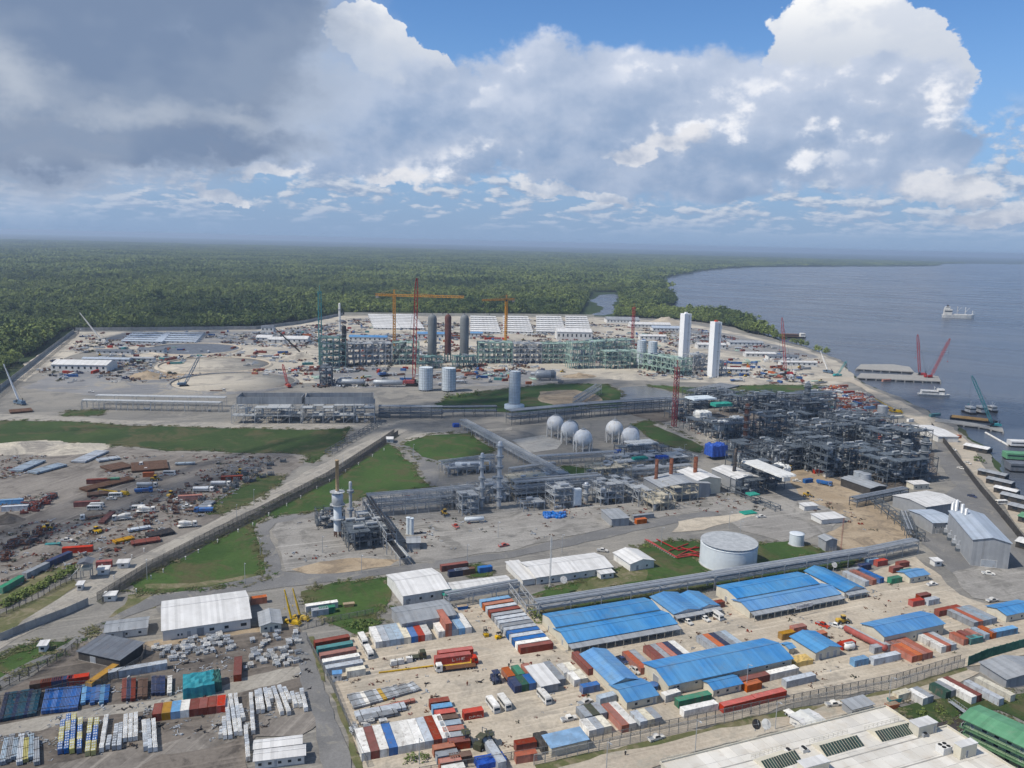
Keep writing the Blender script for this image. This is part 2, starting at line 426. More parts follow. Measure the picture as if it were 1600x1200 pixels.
LAYER = [0]
GRASS_EDGE = []
def sheet(name, pix, m, amp=2.0, z=None, skirt=0.0, world_pts=False, kind='structure', label=None):
    pts = [Vector(p) for p in pix] if world_pts else [G(*p) for p in pix]
    for p in pts: p.z = 0
    if amp: pts = wobble(pts, amp, hash(name) % 9999 + len(pix) * 7 + int(pix[0][0]), max(1.5, pts[0].length / 250))
    if z is None:
        LAYER[0] += 1; z = .0045 * LAYER[0]
    if m in (g_grass, g_dgrass): GRASS_EDGE.append(pts)
    tri = tessellate_polygon([pts])
    mb = MB(); n = len(pts)
    def up(t):
        a, b, c = (pts[i] for i in t)
        return t if (b - a).cross(c - a).z > 0 else t[::-1]
    vs = [(p.x, p.y, z) for p in pts]; fs = [up(t) for t in tri]
    mb.add(vs, fs)
    if skirt:
        vs2 = [(p.x, p.y, z) for p in pts] + [(p.x, p.y, z - skirt) for p in pts]
        mb.add(vs2, [(i, (i + 1) % n, (i + 1) % n + n, i + n) for i in range(n)])
    o = mb.build(name, m)
    return tag(o, label, None, None, kind)

tp = [(-34000, -500, 0), (34000, -500, 0), (34000, 30000, 0), (-34000, 30000, 0)]
sheet('terrain', tp, g_forest, 0, z=-1.0, world_pts=True)

def water_mat(name, c, c2, rough, amp, sc):
    m = bpy.data.materials.new(name); m.use_nodes = True
    nt = NT(m.node_tree); b = nt.n['Principled BSDF']
    pos = nt.new('ShaderNodeNewGeometry').outputs['Position']
    rot = nt.new('ShaderNodeVectorRotate', rotation_type='Z_AXIS'); nt.put(rot.inputs['Vector'], pos); rot.inputs['Angle'].default_value = R(25)
    big = nt.noise(nt.vm('MULTIPLY', rot.outputs[0], (.0011, .0032, 1)), 1.0, 6, .6, 1.2)
    nt.put(b.inputs['Base Color'], nt.mix(nt.ramp(big, .36, .64), c, c2))
    slick = nt.noise(nt.vm('MULTIPLY', rot.outputs[0], (.0025, .007, 1)), 1.0, 5, .6, 2.0)
    nt.put(b.inputs['Roughness'], nt.ramp(slick, .35, .65, rough, rough + .14))
    b.inputs['IOR'].default_value = 1.33
    bp = nt.new('ShaderNodeBump'); bp.inputs['Distance'].default_value = amp
    h = nt.m('ADD', nt.noise(nt.vm('MULTIPLY', rot.outputs[0], (.06, .22, 1)), sc, 5, .65), nt.m('MULTIPLY', nt.noise(nt.vm('MULTIPLY', rot.outputs[0], (.4, .9, 1)), sc, 3, .6), .35))
    nt.put(bp.inputs['Height'], h); nt.l.new(bp.outputs[0], b.inputs['Normal'])
    return m
w_river = water_mat('river water', (.105, .11, .12), (.075, .088, .11), .16, 1.1, 1.0)
w_creek = water_mat('creek water', (.05, .04, .028), (.065, .05, .035), .1, .08, 3.0)
w_pond = water_mat('pond water', (.14, .13, .11), (.16, .15, .13), .12, .04, 1.0)

BANK = [(1720, 905), (1596, 772), (1552, 713), (1512, 680), (1497, 662), (1462, 650), (1452, 640), (1412, 622), (1385, 611), (1352, 598), (1338, 588), (1322, 566), (1306, 558),
        (1275, 548), (1258, 541), (1225, 533), (1196, 522), (1186, 517), (1172, 513), (1180, 505), (1165, 498), (1130, 491), (1100, 489), (1060, 487), (1025, 485), (1000, 483), (962, 489), (945, 492), (920, 492), (938, 487),
        (934, 474), (922, 468), (940, 460), (960, 459), (962, 466), (957, 477), (985, 482), (1020, 480), (1050, 477), (1056, 471), (1042, 458), (1024, 441),
        (1030, 436), (1052, 430), (1090, 423.5), (1130, 419), (1175, 417), (1250, 416.3), (1330, 416), (1400, 416), (1455, 415.5), (1467, 414), (1462, 412.2), (1530, 412), (1700, 414.5)]
sheet('river', BANK + [(2100, 520), (2300, 860)], w_river, 14, z=-.97)
sheet('inlet', [(400, 495), (405, 488), (422, 485), (448, 490), (440, 496)], w_river, 8, z=-.96)

PAD = [(-200, 800), (-60, 640), (0, 601), (60, 560), (117, 517), (230, 516), (400, 514), (470, 505), (536, 491), (640, 492), (800, 493), (925, 494), (950, 495), (1003, 497), (1060, 499), (1100, 504), (1150, 512), (1168, 520),
       (1192, 524), (1225, 534), (1258, 542), (1275, 549), (1304, 559), (1320, 567), (1335, 590), (1352, 600), (1385, 613), (1412, 624), (1450, 642), (1460, 652), (1495, 664), (1510, 682), (1549, 715), (1592, 774), (1720, 908),
       (1900, 1060), (1900, 1500), (-500, 1500), (-500, 900)]
sheet('ground', PAD, g_pad, 3, z=0.0, skirt=1.3)
LAYER[0] = 1
S = sheet
S('ground_fill', [(120, 519), (400, 516), (470, 507), (537, 493), (925, 496), (1000, 499), (1090, 508), (1160, 522), (1258, 545), (1318, 570), (1335, 592), (1290, 604), (1150, 601), (960, 592), (700, 600), (560, 607), (490, 598), (400, 600), (330, 604), (240, 565), (150, 545), (100, 560), (40, 596), (14, 592)], g_far, 6)
S('ground_slate', [(70, 588), (110, 577), (210, 580), (330, 585), (430, 588), (440, 608), (330, 620), (140, 618), (60, 610), (30, 607)], g_slate, 6)
S('ground_slate', [(190, 520), (420, 517), (480, 512), (495, 528), (400, 536), (310, 540), (190, 540), (150, 532)], g_slate, 5)
S('ground_slate', [(480, 573), (560, 572), (700, 578), (870, 580), (880, 596), (700, 606), (560, 606), (500, 603)], g_slate, 5)
S('ground_slate', [(1085, 512), (1150, 524), (1240, 545), (1280, 558), (1240, 566), (1160, 552), (1090, 540), (1060, 520)], g_slate, 5)
S('ground_mound', [(205, 588), (225, 580), (290, 583), (275, 592), (220, 594)], g_brown, 4)
S('road', [(-20, 646), (60, 648), (200, 657), (400, 662), (560, 663), (640, 655), (640, 662), (560, 671), (400, 670), (200, 666), (60, 660), (-20, 655)], g_road, 2)
S('grass_strip', [(-40, 656), (60, 658), (200, 665), (330, 668), (470, 672), (548, 668), (540, 690), (515, 702), (490, 724), (476, 722), (482, 712), (440, 708), (300, 704), (262, 705), (200, 697), (100, 694), (-40, 697)], g_dgrass, 5)
S('grass_patch', [(95, 650), (110, 641), (165, 640), (160, 649)], g_dgrass, 3)
S('grass_patch', [(676, 638), (700, 619), (750, 612), (800, 606), (860, 600), (950, 600), (975, 613), (970, 640), (900, 641), (820, 645), (700, 640)], g_grass, 4)
S('bare_ground', [(843, 612), (900, 609), (930, 616), (940, 628), (870, 634), (845, 628)], g_brown, 4)
S('pond', [(967, 606), (975, 627), (1047, 627), (1052, 614), (1012, 603)], w_pond, 4)
S('grass_patch', [(1010, 602), (1120, 606), (1170, 610), (1170, 620), (1095, 619)], g_grass, 3)
S('grass_strip', [(1145, 604), (1200, 601), (1302, 603), (1310, 615), (1240, 617), (1170, 613)], g_grass, 3)
S('grass_patch', [(630, 695), (640, 687), (672, 678), (735, 676), (748, 688), (775, 704), (740, 716), (690, 724), (655, 718)], g_grass, 3)
S('grass_patch', [(983, 662), (1015, 657), (1060, 672), (1098, 695), (1095, 708), (1060, 702), (1005, 678)], g_grass, 3)
S('grass_patch', [(860, 736), (880, 727), (935, 733), (925, 745), (875, 742)], g_grass, 2)
S('ground_yard', [(-60, 698), (130, 696), (262, 706), (440, 709), (480, 713), (474, 725), (445, 748), (390, 795), (330, 815), (232, 866), (170, 880), (120, 885), (60, 910), (-60, 960)], g_left, 4)
S('grass_patch', [(325, 805), (338, 785), (380, 757), (410, 742), (445, 745), (438, 755), (395, 785), (352, 802)], g_dgrass, 3)
S('weeds', [(-40, 935), (0, 930), (60, 897), (112, 880), (120, 888), (60, 925), (0, 952), (-40, 968)], g_weed, 2)
S('road', [(620, 668), (638, 672), (560, 712), (480, 755), (400, 795), (300, 845), (232, 880), (180, 912), (110, 950), (0, 1015), (-60, 1050), (-60, 1015), (0, 985), (100, 930), (200, 878), (300, 830), (400, 780), (470, 742), (560, 695)], g_road, 1.5)
S('turf', [(604, 688), (618, 700), (640, 722), (676, 763), (575, 773), (550, 790), (495, 799), (420, 807), (400, 818), (406, 850), (413, 885), (420, 898), (400, 911), (300, 922), (215, 930), (205, 912), (228, 897), (250, 888), (400, 806), (500, 750)], g_grass, 3)
S('bare_strip', [(225, 914), (300, 912), (400, 897), (412, 902), (400, 906), (300, 918), (230, 920)], g_weed, 1.5)
S('weeds', [(0, 960), (60, 935), (115, 905), (122, 915), (60, 955), (20, 985), (-30, 1002), (-30, 975)], g_weed, 3)
S('grass_patch', [(-20, 1035), (60, 1003), (100, 1003), (150, 975), (152, 985), (95, 1022), (20, 1055), (-20, 1070)], g_dgrass, 2)
S('grass_patch', [(-20, 1040), (30, 1020), (62, 1010), (90, 1020), (40, 1045), (-20, 1080)], g_grass, 2)
S('weeds', [(200, 930), (232, 928), (245, 935), (243, 950), (170, 965), (195, 945)], g_weed, 2)
S('ditch', [(150, 940), (232, 888), (316, 846), (414, 797), (514, 746), (598, 692), (618, 677), (624, 681), (602, 696), (520, 750), (422, 802), (320, 853), (236, 896), (160, 945)], gmat('dark verge', (.075, .075, .06), (.11, .108, .09), (.05, .06, .035), s=.06), 1)
S('asphalt_road', [(505, 797), (420, 811), (399, 823), (405, 850), (412, 880), (420, 905), (443, 900), (438, 880), (427, 850), (420, 830), (430, 818), (505, 805)], g_asph, .8)
S('asphalt_road', [(415, 897), (300, 922), (235, 932), (150, 976), (90, 1013), (0, 1060), (-60, 1090), (-60, 1110), (0, 1078), (100, 1022), (165, 980), (215, 958), (250, 945), (300, 934), (420, 921), (470, 915), (560, 905), (640, 893), (800, 872), (900, 852), (1000, 828), (1120, 806), (1190, 795), (1190, 786), (1100, 799), (1000, 816), (900, 838), (800, 862), (640, 882), (560, 893), (480, 897), (440, 893)], g_asph, .8)
S('asphalt_road', [(640, 705), (625, 700), (612, 692), (640, 698), (660, 714), (690, 722), (682, 760), (672, 760), (655, 730)], g_asph, .6)
S('path', [(632, 686), (660, 676), (735, 673), (800, 668), (800, 672), (740, 677), (665, 681), (640, 690)], g_road, 1)
S('concrete_ground', [(432, 818), (500, 806), (575, 775), (800, 750), (1000, 740), (1140, 742), (1200, 762), (1150, 790), (1000, 814), (900, 836), (800, 860), (640, 880), (500, 893), (447, 893), (437, 860), (425, 832)], g_grey, 2)
S('brown_earth', [(455, 890), (500, 878), (560, 872), (625, 875), (610, 884), (560, 892), (480, 897)], g_brown, 2.5)
S('concrete_ground', [(1040, 742), (1180, 735), (1250, 760), (1330, 790), (1300, 830), (1230, 850), (1160, 830), (1120, 800), (1060, 800)], g_grey, 2)
S('brown_earth', [(1215, 735), (1290, 735), (1340, 770), (1400, 800), (1430, 825), (1420, 845), (1370, 860), (1310, 860), (1290, 835), (1330, 810), (1250, 775)], g_brown, 4)
S('sand_patch', [(1060, 815), (1120, 807), (1175, 800), (1180, 806), (1100, 828), (1050, 832)], g_sand, 3)
S('concrete_slab', [(800, 688), (850, 680), (880, 690), (870, 702), (828, 708)], g_conc, .4)
S('dark_ground', [(960, 640), (1040, 640), (1240, 640), (1330, 650), (1440, 690), (1470, 745), (1400, 770), (1330, 758), (1270, 735), (1180, 720), (1110, 690), (1050, 665)], g_dark, 4)
S('concrete_slab', [(1130, 706), (1098, 698), (1020, 664), (1060, 655), (1150, 690), (1170, 708)], g_road, 2)
S('asphalt_road', [(1460, 690), (1478, 690), (1530, 760), (1600, 848), (1660, 920), (1660, 1000), (1600, 960), (1560, 915), (1500, 915), (1470, 880), (1440, 850), (1445, 800), (1495, 760), (1470, 720)], g_asph, 2)
S('sand_road', [(1260, 592), (1330, 598), (1400, 640), (1440, 665), (1490, 700), (1540, 760), (1620, 860), (1620, 838), (1585, 790), (1550, 745), (1520, 700), (1490, 668), (1450, 650), (1400, 624), (1350, 602), (1330, 590)], g_roadb, 1.5)
S('turf', [(1000, 852), (1030, 846), (1095, 845), (1095, 880), (1180, 850), (1240, 845), (1290, 862), (1200, 882), (1100, 898), (1020, 912), (860, 938), (830, 930), (870, 915), (960, 890), (995, 878)], g_grass, 2)
S('bare_ground', [(960, 893), (985, 880), (1012, 892), (1010, 905), (930, 922), (900, 925), (915, 910)], g_weed, 2)
S('turf', [(470, 925), (530, 909), (612, 902), (612, 930), (600, 950), (588, 958), (590, 990), (560, 995), (545, 987), (515, 975), (480, 955)], g_grass, 2)
S('turf', [(720, 888), (745, 881), (765, 886), (770, 900), (740, 903)], g_grass, 1)
S('grass_strip', [(830, 955), (1020, 918), (1180, 892), (1320, 873), (1350, 872), (1330, 885), (1120, 918), (1010, 935), (850, 965)], g_dgrass, 1.2)
S('sand_yard', [(498, 1010), (585, 985), (760, 935), (830, 950), (860, 985), (1010, 955), (1120, 935), (1350, 905), (1400, 880), (1430, 870), (1470, 900), (1500, 930), (1560, 950), (1640, 985), (1640, 1020), (1510, 1042), (1400, 1075), (1200, 1115), (1010, 1160), (850, 1195), (830, 1240), (560, 1240), (540, 1120)], g_sand, 2)
S('grey_lot', [(1488, 895), (1530, 886), (1600, 890), (1640, 905), (1640, 950), (1600, 942), (1560, 940), (1520, 935), (1498, 912)], g_grey, 1)
S('sand_road', [(830, 1215), (900, 1186), (1100, 1140), (1300, 1096), (1510, 1046), (1530, 1052), (1510, 1062), (1450, 1085), (1300, 1125), (1240, 1140), (1100, 1172), (1020, 1200), (960, 1240), (800, 1240)], g_roadb, 1.5)
S('weeds', [(835, 1196), (1000, 1161), (1200, 1117), (1400, 1077), (1510, 1043), (1512, 1048), (1400, 1084), (1200, 1124), (1000, 1170), (840, 1206)], g_weed, 1)
S('laydown_yard', [(-60, 1120), (0, 1085), (90, 1030), (130, 1003), (220, 1010), (250, 1000), (330, 985), (440, 977), (470, 985), (482, 1050), (500, 1090), (480, 1130), (400, 1150), (380, 1240), (-60, 1240)], g_dark, 2)
S('brown_earth', [(222, 1005), (250, 1000), (395, 982), (470, 970), (470, 978), (330, 995), (235, 1012)], g_brown, 1.5)
S('laydown_track', [(-60, 1150), (0, 1134), (120, 1112), (240, 1095), (350, 1072), (400, 1055), (470, 1042), (478, 1058), (350, 1090), (240, 1110), (120, 1128), (0, 1152), (-60, 1170)], g_road, 1.5)
S('ground_patch', [(340, 1110), (430, 1100), (490, 1095), (500, 1130), (470, 1150), (400, 1152), (250, 1180), (200, 1215), (-40, 1240), (60, 1200), (250, 1165), (330, 1140)], g_left, 2)
S('asphalt_road', [(455, 992), (478, 988), (488, 1010), (502, 1060), (515, 1100), (535, 1150), (560, 1240), (510, 1240), (498, 1170), (485, 1110), (470, 1050)], g_asph, .8)
S('weeds', [(482, 996), (490, 995), (503, 1040), (508, 1066), (502, 1064), (493, 1030)], g_weed, .8)
S('weeds', [(516, 1085), (524, 1084), (545, 1130), (560, 1180), (575, 1235), (558, 1235), (545, 1170), (528, 1115)], g_weed, .8)
S('weeds', [(1400, 1108), (1440, 1096), (1500, 1090), (1560, 1090), (1640, 1080), (1640, 1150), (1560, 1110), (1500, 1115), (1470, 1130), (1440, 1130)], g_dgrass, 1.5)
S('creek', [(1450, 1140), (1475, 1128), (1515, 1118), (1560, 1125), (1640, 1165), (1640, 1240), (1500, 1240), (1520, 1180), (1490, 1150)], w_creek, 1.2)
def leaf_mat():
    m = bpy.data.materials.new('leaves'); m.use_nodes = True
    nt = NT(m.node_tree); b = nt.n['Principled BSDF']
    oi = nt.new('ShaderNodeObjectInfo')
    pos = nt.new('ShaderNodeNewGeometry').outputs['Position']
    broad = nt.noise(pos, .0032, 5, .6)
    f = nt.m('ADD', nt.m('MULTIPLY', oi.outputs['Random'], .45), nt.m('MULTIPLY', nt.ramp(broad, .40, .60), .55))
    cc = nt.mix(nt.ramp(f, .1, .9, 0, 1, False), (.034, .068, .016), (.205, .25, .062))
    cc = nt.mix(nt.m('MULTIPLY', nt.ramp(nt.noise(pos, .55, 2, .5), .45, .75), .4), cc, (.125, .15, .055))
    nt.put(b.inputs['Base Color'], cc); b.inputs['Roughness'].default_value = .7; b.inputs['Specular IOR Level'].default_value = .2
    return m
m_leaf = leaf_mat()
m_bark = mat('bark', (.14, .11, .085), rough=.9, scale=1.5)

def crown(seed, w, h, n=15, per=11, leaf=1.0, z0=0.0, flat=False):
    """uneven crown of leaf sprays set through its volume"""
    r = random.Random(seed); mb = MB()
    for k in range(n):
        while True:
            x, y, z = r.uniform(-1, 1), r.uniform(-1, 1), r.uniform(-.7, 1)
            if .25 < x * x + y * y + z * z < 1: break
        cx, cy, cz = x * w / 2, y * w / 2, z0 + (z + .7) / 1.7 * h
        rr = r.uniform(.6, 1.35) * w * .19
        for j in range(per):
            d = Vector((r.gauss(0, 1), r.gauss(0, 1), r.gauss(.35, .8))).normalized()
            p = Vector((cx, cy, cz)) + d * rr * r.uniform(.6, 1.1)
            nrm = (d + Vector((r.uniform(-.6, .6), r.uniform(-.6, .6), r.uniform(0, .9)))).normalized()
            a = nrm.orthogonal().normalized(); a.rotate(Matrix.Rotation(r.uniform(0, 6.3), 3, nrm)); b = nrm.cross(a)
            s = leaf * r.uniform(.55, 1.2)
            mb.add([p - a * s, p + b * s * .7, p + a * s, p - b * s * .7 + nrm * .2 * s], [(0, 1, 2, 3)])
    return mb
TREE_KIND = []
for k in range(7):
    r = random.Random(70 + k)
    w = r.uniform(7.5, 11); h = r.uniform(5.5, 8.5); t = r.uniform(4, 6.5)
    cm = crown(k, w, h, 16, 11, r.uniform(.95, 1.3), t)
    tk = MB(); tk.tube((0, 0, 0), (r.uniform(-.5, .5), r.uniform(-.5, .5), t * .8), .34, 6, .2, False)
    for j in range(4):
        a = j * 1.6 + r.random(); tk.tube((0, 0, t * .55), (math.cos(a) * w * .3, math.sin(a) * w * .3, t + h * .45), .16, 5, .06, False)
    full = MB(); full.add(cm.v, cm.f); full.k = 1; full.add(tk.v, tk.f)
    TREE_KIND.append((cm.mesh('crown', m_leaf), tk.mesh('trunk', m_bark), full.mesh('forest tree', [m_leaf, m_bark])))
PATCH = []
for k in range(4):
    r = random.Random(170 + k); mb = MB()
    for j in range(40):
        x, y, z = r.uniform(-32, 32), r.uniform(-32, 32), r.uniform(6, 13) + (r.random() > .85) * 5
        rad = r.uniform(4, 7)
        for q in range(9):
            d = Vector((r.gauss(0, 1), r.gauss(0, 1), abs(r.gauss(.5, .8)))).normalized()
            p = Vector((x, y, z)) + d * rad * .7
            a = d.orthogonal().normalized(); a.rotate(Matrix.Rotation(r.uniform(0, 6.3), 3, d)); b = d.cross(a); s = rad * r.uniform(.4, .7)
            mb.add([p - a * s, p + b * s * .8, p + a * s, p - b * s * .8], [(0, 1, 2, 3)])
    PATCH.append(mb.mesh('canopy patch', m_leaf))

def inside(pts, poly):
    x, y = pts[:, 0], pts[:, 1]; res = np.zeros(len(pts), bool); n = len(poly)
    for i in range(n):
        x1, y1 = poly[i]; x2, y2 = poly[(i + 1) % n]
        c = (y1 > y) != (y2 > y)
        with np.errstate(divide='ignore', invalid='ignore'): res ^= c & (x < (x2 - x1) * (y - y1) / (y2 - y1) + x1)
    return res
def wpoly(pix): return [tuple(G(*p)[:2]) for p in pix]
HZ_L, HZ_R = 388, 428
W_RIVER = wpoly(BANK + [(2100, 520), (2300, 860)])
W_PAD = wpoly(PAD)
W_INLET = wpoly([(400, 495), (405, 488), (422, 485), (448, 490), (440, 496)])
SPIT = wpoly([(1005, 490), (1060, 493), (1100, 497), (1120, 502), (1110, 502), (1060, 497), (1005, 495)])
def grid(step, y0, y1, half):
    ny = int((y1 - y0) / step); rows = []
    for i in range(ny):
        y = y0 + i * step; hw = half * y + 150
        n = int(2 * hw / step)
        xs = -hw + (np.arange(n) + rng.random(n)) * step
        rows.append(np.stack([xs, y + rng.random(n) * step], 1))
    return np.concatenate(rows)
def land(p):
    return ~inside(p, W_RIVER) & ~inside(p, W_INLET)
near = grid(6.0, 650, 2700, .68)
near = near[land(near) & ~inside(near, W_PAD)]
near = near[~((near[:, 1] < 1100) & (near[:, 0] > -200))]
spit = grid(6.0, 1200, 1700, .4); spit = spit[inside(spit, SPIT)]
near = np.concatenate([near, spit])
edge = [np.array(p) for p in W_PAD[1:17]]
def seg_dist(p, a, b):
    d = b - a; t = np.clip(((p - a) @ d) / (d @ d), 0, 1)
    return np.linalg.norm(p - (a + t[:, None] * d), axis=1)
dm = np.min([seg_dist(near, a, b) for a, b in zip(edge[:6], edge[1:7])], axis=0)
near = near[dm > 14]
near = near[~inside(near, np.array(wpoly([(900, 503), (955, 503), (972, 476), (965, 456), (925, 456), (912, 478)])))]
def vnoise(p, s, seed):
    q = p / s; i = np.floor(q).astype(int); f = q - i; f = f * f * (3 - 2 * f)
    def h(a, b): return np.modf(np.sin(a * 127.1 + b * 311.7 + seed * 17.3) * 43758.5453)[0] % 1
    a, b, c, d = h(i[:, 0], i[:, 1]), h(i[:, 0] + 1, i[:, 1]), h(i[:, 0], i[:, 1] + 1), h(i[:, 0] + 1, i[:, 1] + 1)
    return (a * (1 - f[:, 0]) + b * f[:, 0]) * (1 - f[:, 1]) + (c * (1 - f[:, 0]) + d * f[:, 0]) * f[:, 1]
gap = vnoise(near, 60, 1) * .6 + vnoise(near, 23, 2) * .4
near = near[(gap > .2) & (rng.random(len(near)) < .97)]
near = near[np.argsort(np.hypot(near[:, 0], near[:, 1]))]
vis = np.abs(near[:, 0]) < .625 * near[:, 1]
idx = np.where(vis)[0][:300]
sz = (1 + .6 * (rng.random(len(near)) > .95)) * (.66 + .62 * vnoise(near, 90, 5) + .3 * (rng.random(len(near)) - .35))
single = np.zeros(len(near), bool); single[idx] = True
for i in idx:
    k = int(rng.integers(0, 7)); c, t, _ = TREE_KIND[k]
    x, y = near[i]
    o = thing('forest_tree', 'dark green broadleaf tree in the dense forest outside the perimeter wall', 'tree', (x, y, -1.0), float(rng.random() * 6.28), 'forest trees outside the perimeter wall')
    s = float(sz[i]); o.scale = (s, s, s * float(rng.uniform(.85, 1.2)))
    link('crown', c, o); link('trunk', t, o)

def scatter(name, pts, sizes, meshes, label, z=-1.0):
    """one object whose points carry an instance of one of the meshes each"""
    src = bpy.data.collections.new(name + ' kinds')
    for m in meshes: src.objects.link(bpy.data.objects.new(name + '_kind', m))
    me = bpy.data.meshes.new(name)
    me.vertices.add(len(pts)); me.vertices.foreach_set('co', np.column_stack([pts, np.full(len(pts), z)]).astype(np.float32).ravel())
    at = me.attributes.new('size', 'FLOAT', 'POINT'); at.data.foreach_set('value', sizes.astype(np.float32))
    o = link(name, me)
    g = bpy.data.node_groups.new(name, 'GeometryNodeTree')
    g.interface.new_socket('Geometry', in_out='INPUT', socket_type='NodeSocketGeometry'); g.interface.new_socket('Geometry', in_out='OUTPUT', socket_type='NodeSocketGeometry')
    N, L = g.nodes, g.links
    gi, go = N.new('NodeGroupInput'), N.new('NodeGroupOutput')
    ip = N.new('GeometryNodeInstanceOnPoints'); ci = N.new('GeometryNodeCollectionInfo')
    ci.inputs['Collection'].default_value = src; ci.inputs['Separate Children'].default_value = True; ci.inputs['Reset Children'].default_value = True
    rv = N.new('FunctionNodeRandomValue'); rv.data_type = 'FLOAT_VECTOR'; rv.inputs['Max'].default_value = (0, 0, 6.283)
    na = N.new('GeometryNodeInputNamedAttribute'); na.data_type = 'FLOAT'; na.inputs['Name'].default_value = 'size'
    ip.inputs['Pick Instance'].default_value = True
    L.new(gi.outputs[0], ip.inputs['Points']); L.new(ci.outputs[0], ip.inputs['Instance']); L.new(rv.outputs['Value'], ip.inputs['Rotation']); L.new(na.outputs['Attribute'], ip.inputs['Scale'])
    L.new(ip.outputs[0], go.inputs[0])
    md = o.modifiers.new('scatter', 'NODES'); md.node_group = g
    return tag(o, label, None, None, 'stuff')
rest = near[~single]; rs = sz[~single]
scatter('forest', rest, rs, [t[2] for t in TREE_KIND], 'dense green forest spreading beyond the plant to the river')
far = grid(40, 2700, 11000, .66)
far = far[land(far)]
far = far[vnoise(far, 420, 8) * .6 + vnoise(far, 150, 9) * .4 > .24]
scatter('far_forest', far, .75 + .5 * vnoise(far, 500, 3) + .25 * rng.random(len(far)), PATCH, 'distant flat forest fading into haze below the horizon')

cm_ = bpy.data.materials.new('cloud'); cm_.use_nodes = True
nt = NT(cm_.node_tree); nt.n.clear(); ho = nt.new('ShaderNodeOutputMaterial'); pv = nt.new('ShaderNodeVolumePrincipled')
pv.inputs['Color'].default_value = (.97, .98, 1, 1); pv.inputs['Density'].default_value = .0050; nt.l.new(pv.outputs[0], ho.inputs['Volume'])
def cloud(px, py, rx, ry, rz, th, alt=950, seed=0):
    """flat-based billowing body whose shade is centred on this pixel of the ground"""
    p = G(px, py) + sun_dir * (alt / sun_dir.z); r = random.Random(seed); ph = [r.uniform(0, 6) for _ in range(8)]
    v = []; f = []; n, k = 40, 12
    for j in range(k + 1):
        t = math.pi * j / k - math.pi / 2
        for i in range(n):
            a = 2 * math.pi * i / n
            w = 1 + .16 * math.sin(2 * a + ph[0]) + .12 * math.sin(3 * a + ph[1]) + .10 * math.sin(5 * a + ph[2] + t) + .07 * math.sin(8 * a + ph[3] - 2 * t) + .05 * math.sin(13 * a + ph[4] + 3 * t)
            c = math.cos(t) ** .8 if j not in (0, k) else 0.0; z = math.sin(t) * (1.4 if t > 0 else .5) * (1 + .25 * math.sin(4 * a + ph[5] + t) + .2 * math.sin(7 * a + ph[6]))
            v.append((rx * w * c, ry * w * c, th * z))
    for j in range(k):
        for i in range(n): q = (i + 1) % n; f.append((j * n + i, j * n + q, (j + 1) * n + q, (j + 1) * n + i))
    tag(MB().add(v, f, True).build('cloud', cm_, None, (p.x, p.y, alt), rz), 'grey cumulus drifting high above the plant', None, None, 'stuff')
cloud(90, 880, 230, 340, R(10), 190, seed=1)
cloud(700, 790, 230, 80, R(22), 45, seed=2)
cloud(1290, 696, 125, 120, R(22), 180, seed=3)
cloud(200, 668, 230, 110, R(4), 130, seed=4)
cloud(10, 535, 230, 380, R(30), 150, seed=5)
cloud(420, 386, 5200, 2200, R(10), 200, seed=7)

hz = MB().box(-33000, -450, -2.2, 33000, 29900, 152)
hm = bpy.data.materials.new('haze'); hm.use_nodes = True
nt = NT(hm.node_tree); nt.n.clear()
ho = nt.new('ShaderNodeOutputMaterial'); pv = nt.new('ShaderNodeVolumePrincipled')
pv.inputs['Color'].default_value = (.66, .81, 1.0, 1); pv.inputs['Density'].default_value = 8.5e-5; pv.inputs['Anisotropy'].default_value = .2
nt.l.new(pv.outputs[0], ho.inputs['Volume'])
tag(hz.build('haze', hm), 'thin blue haze over the forest and the river', None, None, 'stuff')
PAL = dict(rust=(.23, .055, .035), red=(.46, .055, .03), orange=(.50, .15, .06), salmon=(.42, .15, .10), blue=(.06, .15, .36), navy=(.035, .05, .11), sky=(.20, .37, .56), white=(.74, .72, .67), cream=(.68, .63, .50),
           grey=(.30, .32, .34), pale=(.46, .49, .52), green=(.05, .22, .13), dkgreen=(.03, .09, .06), teal=(.07, .27, .27), yellow=(.60, .38, .05), ochre=(.46, .26, .06), brown=(.14, .075, .045), black=(.025, .025, .028), olive=(.07, .075, .045), bgrey=(.35, .42, .48))
def paint(k):
    c = PAL[k]
    return mat('paint ' + k, c, tuple(q * .8 for q in c), rough=.6, scale=.4, rnd=.2, dirt=.6, dirtc=(.17, .115, .08))
def cpaint(k):
    c = PAL[k]
    return mat('container ' + k, c, tuple(q * .78 for q in c), rough=.65, scale=.4, rnd=.24, dirt=.75, dirtc=(.16, .10, .07), corr=('X', 1.15, .02))
m_steel = mat('galvanised steel', (.40, .415, .42), (.30, .315, .325), rough=.6, scale=.5)
m_dsteel = mat('weathered steel', (.115, .135, .155), (.075, .09, .105), rough=.65, scale=.4)
m_black = mat('black rubber', (.02, .02, .02), rough=.85, rnd=0)
m_glass = mat('dark glass', (.025, .035, .045), rough=.08, rnd=0)
m_silver = mat('insulation cladding', (.52, .54, .56), (.44, .46, .48), rough=.42, metal=.35, scale=.4, dirt=.4, dirtc=(.28, .26, .24))
m_pipe = mat('pipe cladding', (.40, .42, .44), (.32, .34, .36), rough=.45, metal=.3, scale=.5)
m_bpipe = mat('black pipe', (.03, .03, .033), rough=.5, scale=.5)
m_rustpipe = mat('rusty steel', (.17, .075, .045), (.12, .05, .035), rough=.85, scale=1.4)
m_green = mat('pale green steel', (.34, .46, .38), (.26, .36, .31), rough=.6, scale=.4)
m_tgreen = mat('teal steel', (.16, .27, .25), rough=.6)
